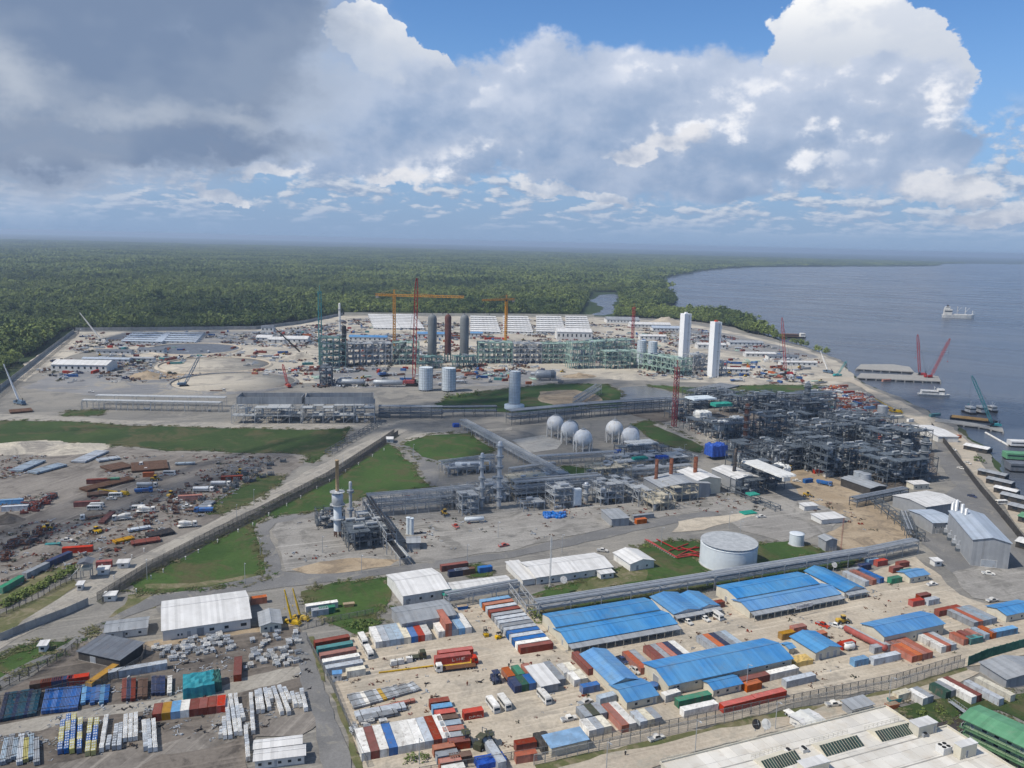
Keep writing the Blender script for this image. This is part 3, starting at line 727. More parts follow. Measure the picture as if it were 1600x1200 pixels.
m_croof = mat('blue roof sheet', (.06, .21, .45), (.10, .26, .46), rough=.55, scale=.09, rnd=.10, dirt=.6, dirtc=(.13, .22, .32), corr=('X', .9, .03))
m_wroof = mat('white roof sheet', (.66, .65, .63), (.58, .57, .55), rough=.55, scale=.15, rnd=.06, dirt=.30, dirtc=(.40, .37, .33), corr=('X', .9, .03))
m_groof = mat('grey roof sheet', (.33, .345, .36), (.27, .285, .30), rough=.55, scale=.15, rnd=.1, dirt=.4, dirtc=(.24, .22, .20), corr=('X', .9, .03))
m_sroof = mat('steel blue roof sheet', (.40, .45, .52), (.35, .40, .46), rough=.5, scale=.12, rnd=.06, dirt=.25, dirtc=(.33, .33, .34), corr=('X', .9, .03))
m_droof = mat('dark roof sheet', (.15, .165, .185), (.12, .13, .15), rough=.5, scale=.2, rnd=.1, dirt=.3, corr=('X', .9, .03))
m_grroof = mat('green roof sheet', (.13, .30, .17), (.10, .25, .14), rough=.6, scale=.2, rnd=.05, dirt=.35, dirtc=(.20, .27, .19), corr=('X', .9, .03))
m_cwall = mat('cream wall', (.60, .56, .45), (.54, .50, .40), rough=.8, scale=.25, rnd=.07, dirt=.35, dirtc=(.36, .31, .24))
m_wwall = mat('white wall', (.68, .67, .63), (.60, .59, .56), rough=.8, scale=.3, rnd=.07, dirt=.4, dirtc=(.38, .34, .29))
m_gwall = mat('grey wall sheet', (.31, .32, .33), (.27, .28, .29), rough=.65, scale=.2, rnd=.06, dirt=.25, corr=('X', .8, .03))
m_dwall = mat('dark wall', (.065, .06, .055), (.045, .042, .04), rough=.85, scale=.4, rnd=.1)
m_concrete = mat('concrete', (.36, .345, .315), (.29, .28, .26), rough=.9, scale=.3, dirt=.4, dirtc=(.2, .18, .15))
m_tank = mat('tank plate', (.60, .64, .66), (.53, .57, .60), rough=.5, scale=.2, rnd=.05, dirt=.2, dirtc=(.36, .36, .36))
m_sphere = mat('sphere white', (.70, .70, .69), (.63, .63, .62), rough=.5, scale=.25, rnd=.06, dirt=.55, dirtc=(.46, .38, .27))
m_scaf = mat('scaffold sheet', (.60, .66, .70), (.52, .58, .62), rough=.7, scale=.5, rnd=.05, dirt=.3, dirtc=(.28, .31, .34))
m_tarp = mat('blue tarpaulin', (.02, .09, .42), (.015, .06, .30), rough=.5, scale=.8, rnd=.05, bump=.25, bscale=.9)
m_gtarp = mat('green tarpaulin', (.02, .30, .22), (.015, .22, .16), rough=.5, scale=.8, rnd=.05, bump=.2, bscale=.9)
m_mesh = mat('fence mesh', (.22, .22, .21), (.15, .15, .145), rough=.8, scale=1.2, rnd=.05)

WIN = {}
def window_part(parent, x, y, z, w, h, face=0.0, door=False):
    """frame with a recessed pane, standing proud of the wall it sits in; face turns it about z"""
    key = (round(w, 2), round(h, 2), door)
    if key not in WIN:
        f = MB(); t = .09
        f.box(-w / 2, -.06, 0, w / 2, .0, t); f.box(-w / 2, -.06, h - t, w / 2, .0, h)
        f.box(-w / 2, -.06, t, -w / 2 + t, 0, h - t); f.box(w / 2 - t, -.06, t, w / 2, 0, h - t)
        p = MB().box(-w / 2 + t, -.035, t, w / 2 - t, -.004, h - t)
        WIN[key] = (f.mesh('door_frame' if door else 'frame', m_wwall), p.mesh('leaf' if door else 'pane', paint('grey') if door else m_glass))
    f, p = WIN[key]
    o = link('door' if door else 'window', f, parent, (x, y, z), face)
    link('leaf' if door else 'pane', p, o)
    return o

def shed(name, label, cat, a, b, depth, eave, rise, roof, wall, zpix=None, ridge='x', over=.5, windows=(), doors=(), group=None, canopy=0.0, gable_door=None, mono=False, plinth=True, seams=True, heading=None, length=None, cmat=None, rails=None):
    """metal shed on its ground frame: front wall along a-b, x along it, y away from the viewer"""
    o0, ang, L = frame(a, b, eave if zpix is None else zpix)
    if heading is not None: ang = heading
    if length: L = length
    o = thing(name, label, cat, o0, ang, group)
    w = MB()
    if mono: prof = [(0, 0), (depth, 0), (depth, eave + rise), (0, eave)]
    elif ridge == 'x': prof = [(0, 0), (depth, 0), (depth, eave), (depth / 2, eave + rise), (0, eave)]
    if mono or ridge == 'x': w.prismx(prof, 0, L)
    else: w.prism([(0, 0), (L, 0), (L, eave), (L / 2, eave + rise), (0, eave)], 0, depth)
    w.build('wall', wall, o)
    r = MB(); t = .12
    def slab(p0, p1, p2, p3):
        n = (Vector(p1) - Vector(p0)).cross(Vector(p3) - Vector(p0)).normalized() * t
        lo = [Vector(q) + n * .1 for q in (p0, p1, p2, p3)]; hi = [q + n for q in lo]
        r.add(lo + hi, [(3, 2, 1, 0), (4, 5, 6, 7), (0, 1, 5, 4), (1, 2, 6, 5), (2, 3, 7, 6), (3, 0, 4, 7)])
        if seams:                                              # standing seams, every 2 m
            e = Vector(p1) - Vector(p0); k = max(2, int(e.length / 2.0)); s = e.length / k; e.normalize()
            for i in range(1, k):
                c0 = hi[0] + e * s * i; c1 = hi[3] + e * s * i
                r.bar(c0, c1, .09, .07)
    v = over
    if mono:
        k = rise / depth
        slab((-v, -v, eave - v * k), (L + v, -v, eave - v * k), (L + v, depth + v, eave + rise + v * k), (-v, depth + v, eave + rise + v * k))
    elif ridge == 'x':
        k = rise / (depth / 2); h = eave + rise
        slab((-v, -v, eave - v * k), (L + v, -v, eave - v * k), (L + v, depth / 2, h), (-v, depth / 2, h))
        slab((L + v, depth + v, eave - v * k), (-v, depth + v, eave - v * k), (-v, depth / 2, h), (L + v, depth / 2, h))
    else:
        k = rise / (L / 2); h = eave + rise
        slab((-v, depth + v, eave - v * k), (-v, -v, eave - v * k), (L / 2, -v, h), (L / 2, depth + v, h))
        slab((L + v, -v, eave - v * k), (L + v, depth + v, eave - v * k), (L / 2, depth + v, h), (L / 2, -v, h))
    r.build('roof', roof, o)
    if not mono:
        rc = MB(); h = eave + rise + .16
        rc.bar((-v, depth / 2, h), (L + v, depth / 2, h), .5, .08) if ridge == 'x' else rc.bar((L / 2, -v, h), (L / 2, depth + v, h), .5, .08)
        rc.build('ridge_cap', roof, o)
    if plinth: MB().box(-.1, -.1, .0, L + .1, depth + .1, .28).build('plinth', m_concrete, o)
    for q in windows: window_part(o, q[0] * L if q[0] <= 1 else q[0], -.005, q[1], q[2], q[3])
    for q in doors: window_part(o, q[0] * L if q[0] <= 1 else q[0], -.005, .28, q[1], q[2], 0, True)
    if gable_door: window_part(o, -.005, depth * gable_door[0], .28, gable_door[1], gable_door[2], R(-90), True)
    if canopy:
        c = MB(); d = canopy; hz = min(3.3, eave - .4)
        c.add([(-.3, -d, hz - .5), (L + .3, -d, hz - .5), (L + .3, -.02, hz), (-.3, -.02, hz), (-.3, -d, hz - .38), (L + .3, -d, hz - .38), (L + .3, -.02, hz + .12), (-.3, -.02, hz + .12)],
              [(3, 2, 1, 0), (4, 5, 6, 7), (0, 1, 5, 4), (1, 2, 6, 5), (3, 0, 4, 7)])
        n = max(3, int(L / 3.2))
        for i in range(n * 2): c.bar((L * i / (n * 2), -d, hz - .36), (L * i / (n * 2), -.1, hz + .14), .1, .06)
        c.build('canopy', cmat or m_groof, o)
        pm = MB().bar((0, 0, 0), (0, 0, hz - .5), .22).mesh('canopy_post', m_cwall)
        for i in range(n + 1): link('canopy_post', pm, o, (L * i / n, -d + .25, 0))
        MB().box(0, -d, .0, L, -.12, .16).build('walkway', m_concrete, o)
        for i in range(n): window_part(o, L * (i + .5) / n, -.005, .9 if i % 3 else .28, 1.5 if i % 3 else 1.0, 1.1 if i % 3 else 2.1, 0, not (i % 3))
    return o, L

CW, CH = 2.44, 2.6
CONT = {}
def container_proto(L, parts=True, h=CH):
    key = (L, parts, h)
    if key in CONT: return CONT[key]
    g = .11; meshes = []
    b = MB(); b.box(0, .06, .16, L - .09, CW - .06, h - .1)
    meshes.append(('body', b.mesh('body', cpaint('rust'))))
    f = MB()
    for x in (0, L - g):
        for y in (0, CW - g): f.box(x, y, 0, x + g, y + g, h)
    for y in (0, CW - g): f.box(g, y, 0, L - g, y + g, .16); f.box(g, y, h - .1, L - g, y + g, h)
    for x in (0, L - g): f.box(x, g, 0, x + g, CW - g, .16); f.box(x, g, h - .1, x + g, CW - g, h)
    meshes.append(('frame', f.mesh('frame', paint('rust'))))
    r = MB(); n = int(L / .62)
    r.box(g, g, h - .098, L - g, CW - g, h - .05)
    for i in range(n): x = g + .1 + (L - 2 * g - .3) * i / n; r.box(x, g, h - .05, x + .22, CW - g, h - .018)
    meshes.append(('roof', r.mesh('roof', paint('rust'))))
    for k in (0, 1):
        d = MB(); y0 = g + .01 + k * (CW / 2 - g); y1 = y0 + CW / 2 - g - .02
        d.box(L - .085, y0, .18, L - .03, y1, h - .12)
        for q in (.28, .72):
            y = y0 + (y1 - y0) * q; d.box(L - .03, y - .02, .2, L + .005, y + .02, h - .14)
        meshes.append(('door', d.mesh('door', paint('rust'))))
    CONT[key] = meshes
    return meshes
NC = [0]
def container(label, loc, rz, L, colour, group, z=0.0, flip=False, near=True, h=CH, roofc=None):
    """local x runs along the box, doors at +x"""
    NC[0] += 1
    o = thing('shipping_container', label, 'container', (loc[0], loc[1], z + .03), rz, group)
    if flip:
        o.rotation_euler = (0, 0, rz + math.pi)
        v = Vector((L, CW, 0)); v.rotate(Matrix.Rotation(rz, 3, 'Z')); o.location = (loc[0] + v.x, loc[1] + v.y, z + .03)
    sw = {'container rust': cpaint(colour), 'paint rust': paint(colour)} if colour != 'rust' else {}
    for nm, me in container_proto(L, near, h):
        if not near and nm == 'frame': continue
        m2 = swapped(me, sw) if sw else me
        if nm == 'roof' and roofc: m2 = swapped(me, {'paint rust': paint(roofc)})
        link(nm, m2, o)
    return o
CNAME = dict(rust='rust brown', red='bright red', orange='orange', salmon='faded salmon', blue='mid blue', navy='dark navy', sky='pale blue', white='white', cream='cream', grey='grey', pale='pale grey', green='green', dkgreen='dark green', teal='teal', yellow='yellow', ochre='ochre', brown='dark brown', black='black', olive='olive', bgrey='blue grey')
def crow(a, b, colours, L, where, group, z=0.0, zpix=0.0, gap=.08, near=True, doors=True, h=CH, heading=None, roofs=None, adj='', back=False):
    """containers side by side, their short ends on the line a-b, running away from the viewer (back=True: line a-b is their far ends)"""
    o0, ang, W = frame(a, b, zpix)
    if heading is not None: ang = heading
    n = len(colours); p = (W - CW) / max(1, n - 1) if n > 1 else 0
    if abs(p - CW) < .9 or p < CW: p = CW + gap
    for i, c in enumerate(colours):
        if not c: continue
        x = i * p
        v = Vector((x, L if not back else 0, 0)); v.rotate(Matrix.Rotation(ang, 3, 'Z'))
        ln = '40 foot' if L > 8 else '20 foot'
        lb = '%s %s %scontainer, %s %s' % (CNAME[c], 'long' if L > 8 else 'short', adj, nth(i, n), where) if n > 1 else '%s %s %scontainer %s' % (CNAME[c], 'long' if L > 8 else 'short', adj, where)
        container(lb, o0 + v, ang - math.pi / 2, L, c, group, z, not doors, near, h, roofs[i] if roofs else None)
def cside(a, b, colour, label, group=None, z=0.0, zpix=0.0, L=None, near=True, flip=False, h=CH):
    """one container with its long side on the line a-b"""
    o0, ang, W = frame(a, b, zpix)
    if L is None: L = 12.19 if W > 9 else 6.06
    m = Vector(((W - L) / 2, 0, 0)); m.rotate(Matrix.Rotation(ang, 3, 'Z'))
    return container(label, o0 + m, ang, L, colour, group, z, flip, near, h)

FONT = {'A': 'M0,0 .5,1 1,0|.2,.4 .8,.4', 'E': '1,0 0,0 0,1 1,1|0,.5 .8,.5', 'I': '.5,0 .5,1', 'L': '0,1 0,0 1,0', 'N': '0,0 0,1 1,0 1,1', 'K': '0,0 0,1|1,1 0,.45 1,0', 'M': '0,0 0,1 .5,.4 1,1 1,0', 'S': '1,1 0,1 0,.5 1,.5 1,0 0,0',
        'C': '1,1 0,1 0,0 1,0', 'O': '0,0 0,1 1,1 1,0 0,0', 'R': '0,0 0,1 1,1 1,.5 0,.5 1,0', 'T': '0,1 1,1|.5,1 .5,0', 'P': '0,0 0,1 1,1 1,.5 0,.5', 'W': '0,1 .25,0 .5,.7 .75,0 1,1', 'B': '0,0 0,1 .9,1 .9,.5 0,.5 1,.5 1,0 0,0', 'D': '0,0 0,1 .7,1 1,.7 1,.3 .7,0 0,0', 'G': '1,1 0,1 0,0 1,0 1,.45 .6,.45', 'U': '0,1 0,0 1,0 1,1', 'H': '0,0 0,1|1,0 1,1|0,.5 1,.5', 'Y': '0,1 .5,.5 1,1|.5,.5 .5,0'}
def lettering(text, h, w, m, parent, x, y, z, stroke=.16):
    b = MB(); cx = 0
    for ch in text:
        if ch in FONT:
            for st in FONT[ch].lstrip('M').split('|'):
                q = [tuple(float(k) for k in s.split(',')) for s in st.split()]
                for (ax, ay), (bx, by) in zip(q, q[1:]): b.bar((cx + ax * w, 0, ay * h), (cx + bx * w, 0, by * h), stroke, .02)
        cx += w * 1.45
    return b.build('lettering', m, parent, (x, y, z))

def wheel(parent, x, y, r=.38, w=.26, m=None):
    key = ('wheel', r, w)
    if key not in WIN:
        t = MB(); t.tube((0, -w / 2, 0), (0, w / 2, 0), r, 12); WIN[key] = t.mesh('tyre', m_black)
        h = MB(); h.tube((0, -w / 2 - .02, 0), (0, w / 2 + .02, 0), r * .5, 8); WIN[key + (1,)] = h.mesh('rim', paint('pale'))
    o = link('wheel', WIN[key], parent, (x, y, r)); link('rim', WIN[key + (1,)], o)
    return o
PROTO = {}
def pickup(pm, dark=False):
    """double-cab pickup, nose at +x, origin on the ground at its middle"""
    o = thing('pickup_truck', None, 'pickup')
    b = MB(); hw = .88
    b.prism([(-2.6, .42), (2.55, .42), (2.62, .62), (2.58, .92), (1.45, 1.06), (-2.6, 1.06)], -hw, hw)
    b.build('body', pm, o)
    c = MB(); t = .74
    c.add([(1.35, -hw + .03, 1.05), (-.95, -hw + .03, 1.05), (-.95, hw - .03, 1.05), (1.35, hw - .03, 1.05), (.62, -t, 1.75), (-.78, -t, 1.75), (-.78, t, 1.75), (.62, t, 1.75)], [(4, 5, 6, 7), (0, 1, 5, 4), (1, 2, 6, 5), (2, 3, 7, 6), (3, 0, 4, 7)])
    c.build('cab', pm, o)
    g = MB()
    g.add([(1.27, -.7, 1.14), (1.27, .7, 1.14), (.70, .62, 1.70), (.70, -.62, 1.70)], [(0, 1, 2, 3)]); g.v[-4:] = [(x + .02, y, z + .02) for x, y, z in g.v[-4:]]
    g.build('windscreen', m_glass, o)
    for s in (-1, 1):
        k = MB(); y = s * (hw - .015)
        k.add([(1.0, y, 1.12), (-.8, y, 1.12), (-.72, s * (t + .03), 1.66), (.55, s * (t + .03), 1.66)], [(0, 1, 2, 3)]); k.build('side_window', m_glass, o)
    bd = MB().box(-2.52, -.75, 1.062, -1.02, .75, 1.075); bd.build('load_bed', m_black if dark else paint('grey'), o)
    for s in (-1, 1):
        MB().box(-2.6, s * .88 - .04, 1.06, -.98, s * .88 + .04, 1.16).build('bed_rail', pm, o)
        MB().cbox(2.6, s * .62, .68, .08, .34, .2).build('headlight', m_wwall, o)
        for x in (1.65, -1.6): wheel(o, x, s * .78)
    MB().box(2.56, -.85, .42, 2.7, .85, .62).build('bumper', paint('grey'), o)
    return o
def bus(pm, L=7.0, strip=None):
    o = thing('minibus', None, 'bus')
    hw = 1.02; H = 2.55
    b = MB(); b.prism([(-L / 2, .4), (L / 2 - .1, .4), (L / 2, .6), (L / 2, 1.25), (L / 2 - .45, H - .08), (L / 2 - .75, H), (-L / 2 + .15, H), (-L / 2, H - .2)], -hw, hw); b.build('body', pm, o)
    r = MB().box(-L / 2 + .3, -hw + .08, H, L / 2 - .9, hw - .08, H + .07); r.build('roof', paint('white'), o)
    for s in (-1, 1):
        n = 6
        for i in range(n):
            x0 = -L / 2 + .3 + (L - 1.2) * i / n; k = MB(); y = s * (hw + .005)
            k.box(x0 + .06, y - .012, 1.3, x0 + (L - 1.2) / n - .05, y + .012, 2.12); k.build('window', m_glass, o)
        for x in (L / 2 - 1.2, -L / 2 + 1.5): wheel(o, x, s * .9, .4)
        MB().cbox(L / 2, s * .75, .75, .06, .3, .22).build('headlight', paint('pale'), o)
    w = MB(); w.add([(L / 2 + .015, -.92, 1.28), (L / 2 + .015, .92, 1.28), (L / 2 - .40, .88, 2.3), (L / 2 - .40, -.88, 2.3)], [(0, 1, 2, 3)]); w.build('windscreen', m_glass, o)
    MB().box(-L / 2 - .02, -.8, 1.35, -L / 2 + .02, .8, 2.1).build('rear_window', m_glass, o)
    MB().box(L / 2 - .05, -hw + .02, .36, L / 2 + .1, hw - .02, .58).build('bumper', strip or paint('grey'), o)
    return o
def truck(cab, bed, L=11.0, load=None, axle=2):
    """lorry: cab at +x, flat or loaded bed behind"""
    o = thing('lorry', None, 'lorry')
    c = MB(); x1 = L / 2
    c.prism([(x1 - 2.1, .75), (x1, .75), (x1 + .05, 1.6), (x1 - .2, 2.75), (x1 - .5, 2.95), (x1 - 2.1, 2.9)], -1.2, 1.2); c.build('cab', cab, o)
    w = MB(); w.add([(x1 + .06, -1.05, 1.68), (x1 + .06, 1.05, 1.68), (x1 - .15, 1.0, 2.6), (x1 - .15, -1.0, 2.6)], [(0, 1, 2, 3)]); w.build('windscreen', m_glass, o)
    for s in (-1, 1):
        k = MB().box(x1 - 1.3, s * 1.2 - .015, 1.75, x1 - .35, s * 1.2 + .015, 2.5); k.build('side_window', m_glass, o)
        for x in (x1 - 1.0, -L / 2 + 3.4, -L / 2 + 2.2, -L / 2 + 1.0)[:2 + axle]: wheel(o, x, s * 1.0, .5, .34)
        MB().cbox(x1 + .03, s * .85, .95, .1, .36, .24).build('headlight', paint('pale'), o)
    ch = MB().box(-L / 2, -.45, .72, x1 - .2, .45, 1.02); ch.build('chassis', m_dsteel, o)
    if bed is not None:
        d = MB().box(-L / 2, -1.22, 1.03, x1 - 2.35, 1.22, 1.22)
        d.box(x1 - 2.5, -1.2, 1.22, x1 - 2.38, 1.2, 2.3); d.build('flatbed', bed, o)
    if load == 'tank':
        t = MB(); t.tube((-L / 2 + .2, 0, 2.2), (x1 - 2.8, 0, 2.2), 1.05, 14); t.build('tank', paint('pale'), o)
    if load == 'mixer':
        t = MB(); t.tube((-L / 2 + .6, 0, 2.75), (-L / 2 + 3.0, 0, 2.6), .75, 12, 1.2); t.tube((-L / 2 + 3.0, 0, 2.6), (x1 - 2.6, 0, 2.2), 1.2, 12, .7); t.build('drum', paint('white'), o)
    if load == 'dump':
        t = MB(); t.prism([(-L / 2, 1.3), (x1 - 2.4, 1.3), (x1 - 2.3, 2.5), (-L / 2 - .3, 2.5)], -1.24, 1.24); t.build('tipper_body', bed, o)
    return o
def loader(pm):
    o = thing('wheel_loader', None, 'loader')
    b = MB(); b.prism([(-2.7, .9), (-.2, .9), (-.2, 1.9), (-2.3, 2.0), (-2.7, 1.7)], -.95, .95); b.box(-.2, -.6, .8, 1.5, .6, 1.5); b.build('body', pm, o)
    c = MB().box(-.75, -.7, 1.9, .6, .7, 3.2); c.build('cab', m_glass, o); MB().box(-.85, -.8, 3.2, .7, .8, 3.32).build('cab_roof', pm, o)
    a = MB()
    for s in (-.5, .5): a.bar((.6, s, 1.6), (2.7, s, .8), .25)
    a.build('lift_arm', pm, o)
    k = MB(); k.prism([(2.6, .2), (3.7, .15), (2.9, .5), (2.75, 1.4), (2.6, 1.4)], -1.35, 1.35); k.build('bucket', m_dsteel, o)
    for x in (-1.7, 1.2):
        for s in (-1, 1): wheel(o, x, s * 1.05, .75, .55)
    return o
def forklift(pm, big=False):
    o = thing('forklift', None, 'forklift'); k = 1.6 if big else 1.0
    b = MB(); b.prism([(-1.5 * k, .4), (.8 * k, .4), (.8 * k, 1.0 * k), (-.5 * k, 1.1 * k), (-.7 * k, 1.45 * k), (-1.5 * k, 1.35 * k)], -.75 * k, .75 * k); b.build('body', pm, o)
    g = MB()
    for x in (-.9, .7):
        for y in (-.65, .65): g.bar((x * k, y * k, 1.1 * k), (x * .85 * k, y * .9 * k, 2.3 * k), .1)
    g.box(-1.0 * k, -.7 * k, 2.3 * k, .75 * k, .7 * k, 2.4 * k); g.build('overhead_guard', m_black if not big else pm, o)
    m = MB()
    for y in (-.45, .45): m.bar((.95 * k, y * k, .1), (.95 * k, y * k, 3.3 * k), .16)
    for z in (.6, 2.0, 3.2): m.bar((.95 * k, -.45 * k, z * k), (.95 * k, .45 * k, z * k), .12)
    m.build('mast', m_dsteel, o)
    for y in (-.4, .4): MB().box(1.05 * k, y * k - .08, .12, 2.4 * k, y * k + .08, .2).build('fork', m_dsteel, o)
    for x in (-1.0, .55):
        for s in (-1, 1): wheel(o, x * k, s * .75 * k, .38 * k, .3 * k)
    return o
def boom_crane(pm, bm, L=30, el=55, tracked=True, lattice=True):
    """mobile crane: boom swings along +x"""
    o = thing('mobile_crane', None, 'crane')
    u = MB()
    if tracked:
        for s in (-1, 1): u.prism([(-3, .3), (-2.6, 0), (2.6, 0), (3, .3), (3, .9), (2.6, 1.2), (-2.6, 1.2), (-3, .9)], s * 1.9 - .4, s * 1.9 + .4)
        u.box(-2, -1.6, .7, 2, 1.6, 1.3); u.build('crawler_track', m_black, o)
    else:
        u.box(-5.5, -1.3, .8, 5.5, 1.3, 1.5); u.box(4.0, -1.25, 1.5, 5.6, 1.25, 2.4); u.build('carrier', pm, o)
        for x in (-4.2, -2.9, 1.6, 4.3):
            for s in (-1, 1): wheel(o, x, s * 1.1, .6, .4)
    h = MB(); h.box(-4.2, -1.4, 1.5, 1.2, 1.4, 3.0); h.box(-4.6, -1.5, 1.5, -3.4, 1.5, 2.6); h.build('machinery_house', pm, o)
    MB().box(.2, .5, 1.8, 1.9, 1.5, 3.4).build('cab', m_glass, o)
    e = R(el); d = Vector((math.cos(e), 0, math.sin(e))); n = Vector((-math.sin(e), 0, math.cos(e))); p0 = Vector((.8, 0, 2.2))
    b = MB()
    if lattice:
        w = .75; k = max(6, int(L / 2.2))
        for sy in (-1, 1):
            for sn in (-1, 1):
                off = Vector((0, sy * w, 0)) + n * sn * w
                b.bar(p0 + off * .3, p0 + d * L * .1 + off, .22); b.bar(p0 + d * L * .1 + off, p0 + d * L * .9 + off, .22); b.bar(p0 + d * L * .9 + off, p0 + d * L + off * .3, .22)
        for i in range(k):
            a0 = p0 + d * L * (.1 + .8 * i / k); a1 = p0 + d * L * (.1 + .8 * (i + 1) / k); s = 1 if i % 2 else -1
            for sn in (-1, 1): b.bar(a0 + n * sn * w + Vector((0, s * w, 0)), a1 + n * sn * w - Vector((0, s * w, 0)), .13)
            for sy in (-1, 1): b.bar(a0 + n * s * w + Vector((0, sy * w, 0)), a1 - n * s * w + Vector((0, sy * w, 0)), .13)
    else:
        for i, (f0, f1, w) in enumerate(((0, .5, .9), (.42, .78, .72), (.7, 1.0, .55))): b.bar(p0 + d * L * f0, p0 + d * L * f1, w, w)
        b.bar((1.6, 0, 1.8), p0 + d * L * .35, .35)
    b.build('boom', bm, o)
    tip = p0 + d * L
    c = MB(); c.tube(tip, Vector((tip.x + .1, 0, max(2.5, tip.z * .45))), .05, 4); c.tube(tip, Vector((-4.0, 0, 3.2)), .06, 4); c.bar((-3.4, 0, 3), (-3.9, 0, 5.0), .3); c.build('cable', m_black, o)
    hk = MB(); hk.cbox(tip.x + .1, 0, max(1.6, tip.z * .45 - .9), .5, .4, .9); hk.build('hook_block', pm, o)
    return o
def place(proto, px, py, rz, label, group=None, z=0.0, sc=None, world=None):
    """the first use takes the prototype itself, every later one a copy"""
    p = world or G(px, py); loc = (p.x, p.y, z)
    if not proto.get('used'):
        proto['used'] = 1; proto.location = loc; proto.rotation_euler = (0, 0, rz); tag(proto, label, None, group); o = proto
        if sc: o.scale = (sc, sc, sc)
        return o
    return dup(proto, loc, rz, label, group, None, (sc, sc, sc) if sc else (1, 1, 1))

def posts(parent, pts, h, w, m, name='post', z=0.0):
    key = ('post', round(h, 2), round(w, 2), m.name)
    if key not in WIN: WIN[key] = MB().bar((0, 0, 0), (0, 0, h), w).mesh('post', m)
    for x, y in pts: link(name, WIN[key], parent, (x, y, z))

def pipe_rack(label, a, b, width=6.0, h=6.0, levels=(4.2, 6.0), bay=7.0, pipes=6, m=None, zpix=None, truss=True, name='pipe_rack', cat='pipe rack', pm=None, wid=None, group=None, deck=False, rmin=.10, rmax=.28, pw=.3):
    """posts in pairs, cross beams, long beams, zigzag truss and a row of pipes on each level"""
    m = m or m_steel; pm = pm or m_pipe
    o0, ang, L = frame(a, b, h if zpix is None else zpix)
    o = thing(name, label, cat, o0, ang, group)
    n = max(1, round(L / bay)); r = random.Random(int(L * 7))
    posts(o, [(L * i / n, y) for i in range(n + 1) for y in (0, width)], h, pw, m)
    c = MB(); t = MB()
    for z in levels:
        for i in range(n + 1): c.bar((L * i / n, -.3, z - .15), (L * i / n, width + .3, z - .15), .24, .3)
        for y in (-.005, width + .005): c.bar((-.2, y, z), (L + .2, y, z), .2, .28)
    c.build('beam', m, o)
    if truss and len(levels) > 1:
        for y in (0, width):
            for z0, z1 in zip(levels, levels[1:]):
                k = n * 2
                for i in range(k):
                    x0, x1 = L * i / k, L * (i + 1) / k
                    t.bar((x0, y, z0 if i % 2 else z1), (x1, y, z1 if i % 2 else z0), .13)
        t.build('truss', m, o)
    for z in levels:
        y = .5
        while y < width - .3:
            rr = r.uniform(rmin, rmax)
            if r.random() < .86:
                p = MB(); p.tube((-.6, y, z + rr + .05), (L + .6, y, z + rr + .05), rr, 6); p.build('pipe', pm if r.random() < .75 else m, o)
            y += rr * 2 + r.uniform(.12, width / (pipes * 1.6))
    if deck: MB().box(-.3, -.4, h + .15, L + .3, width + .4, h + .25).build('cable_tray', m, o)
    return o

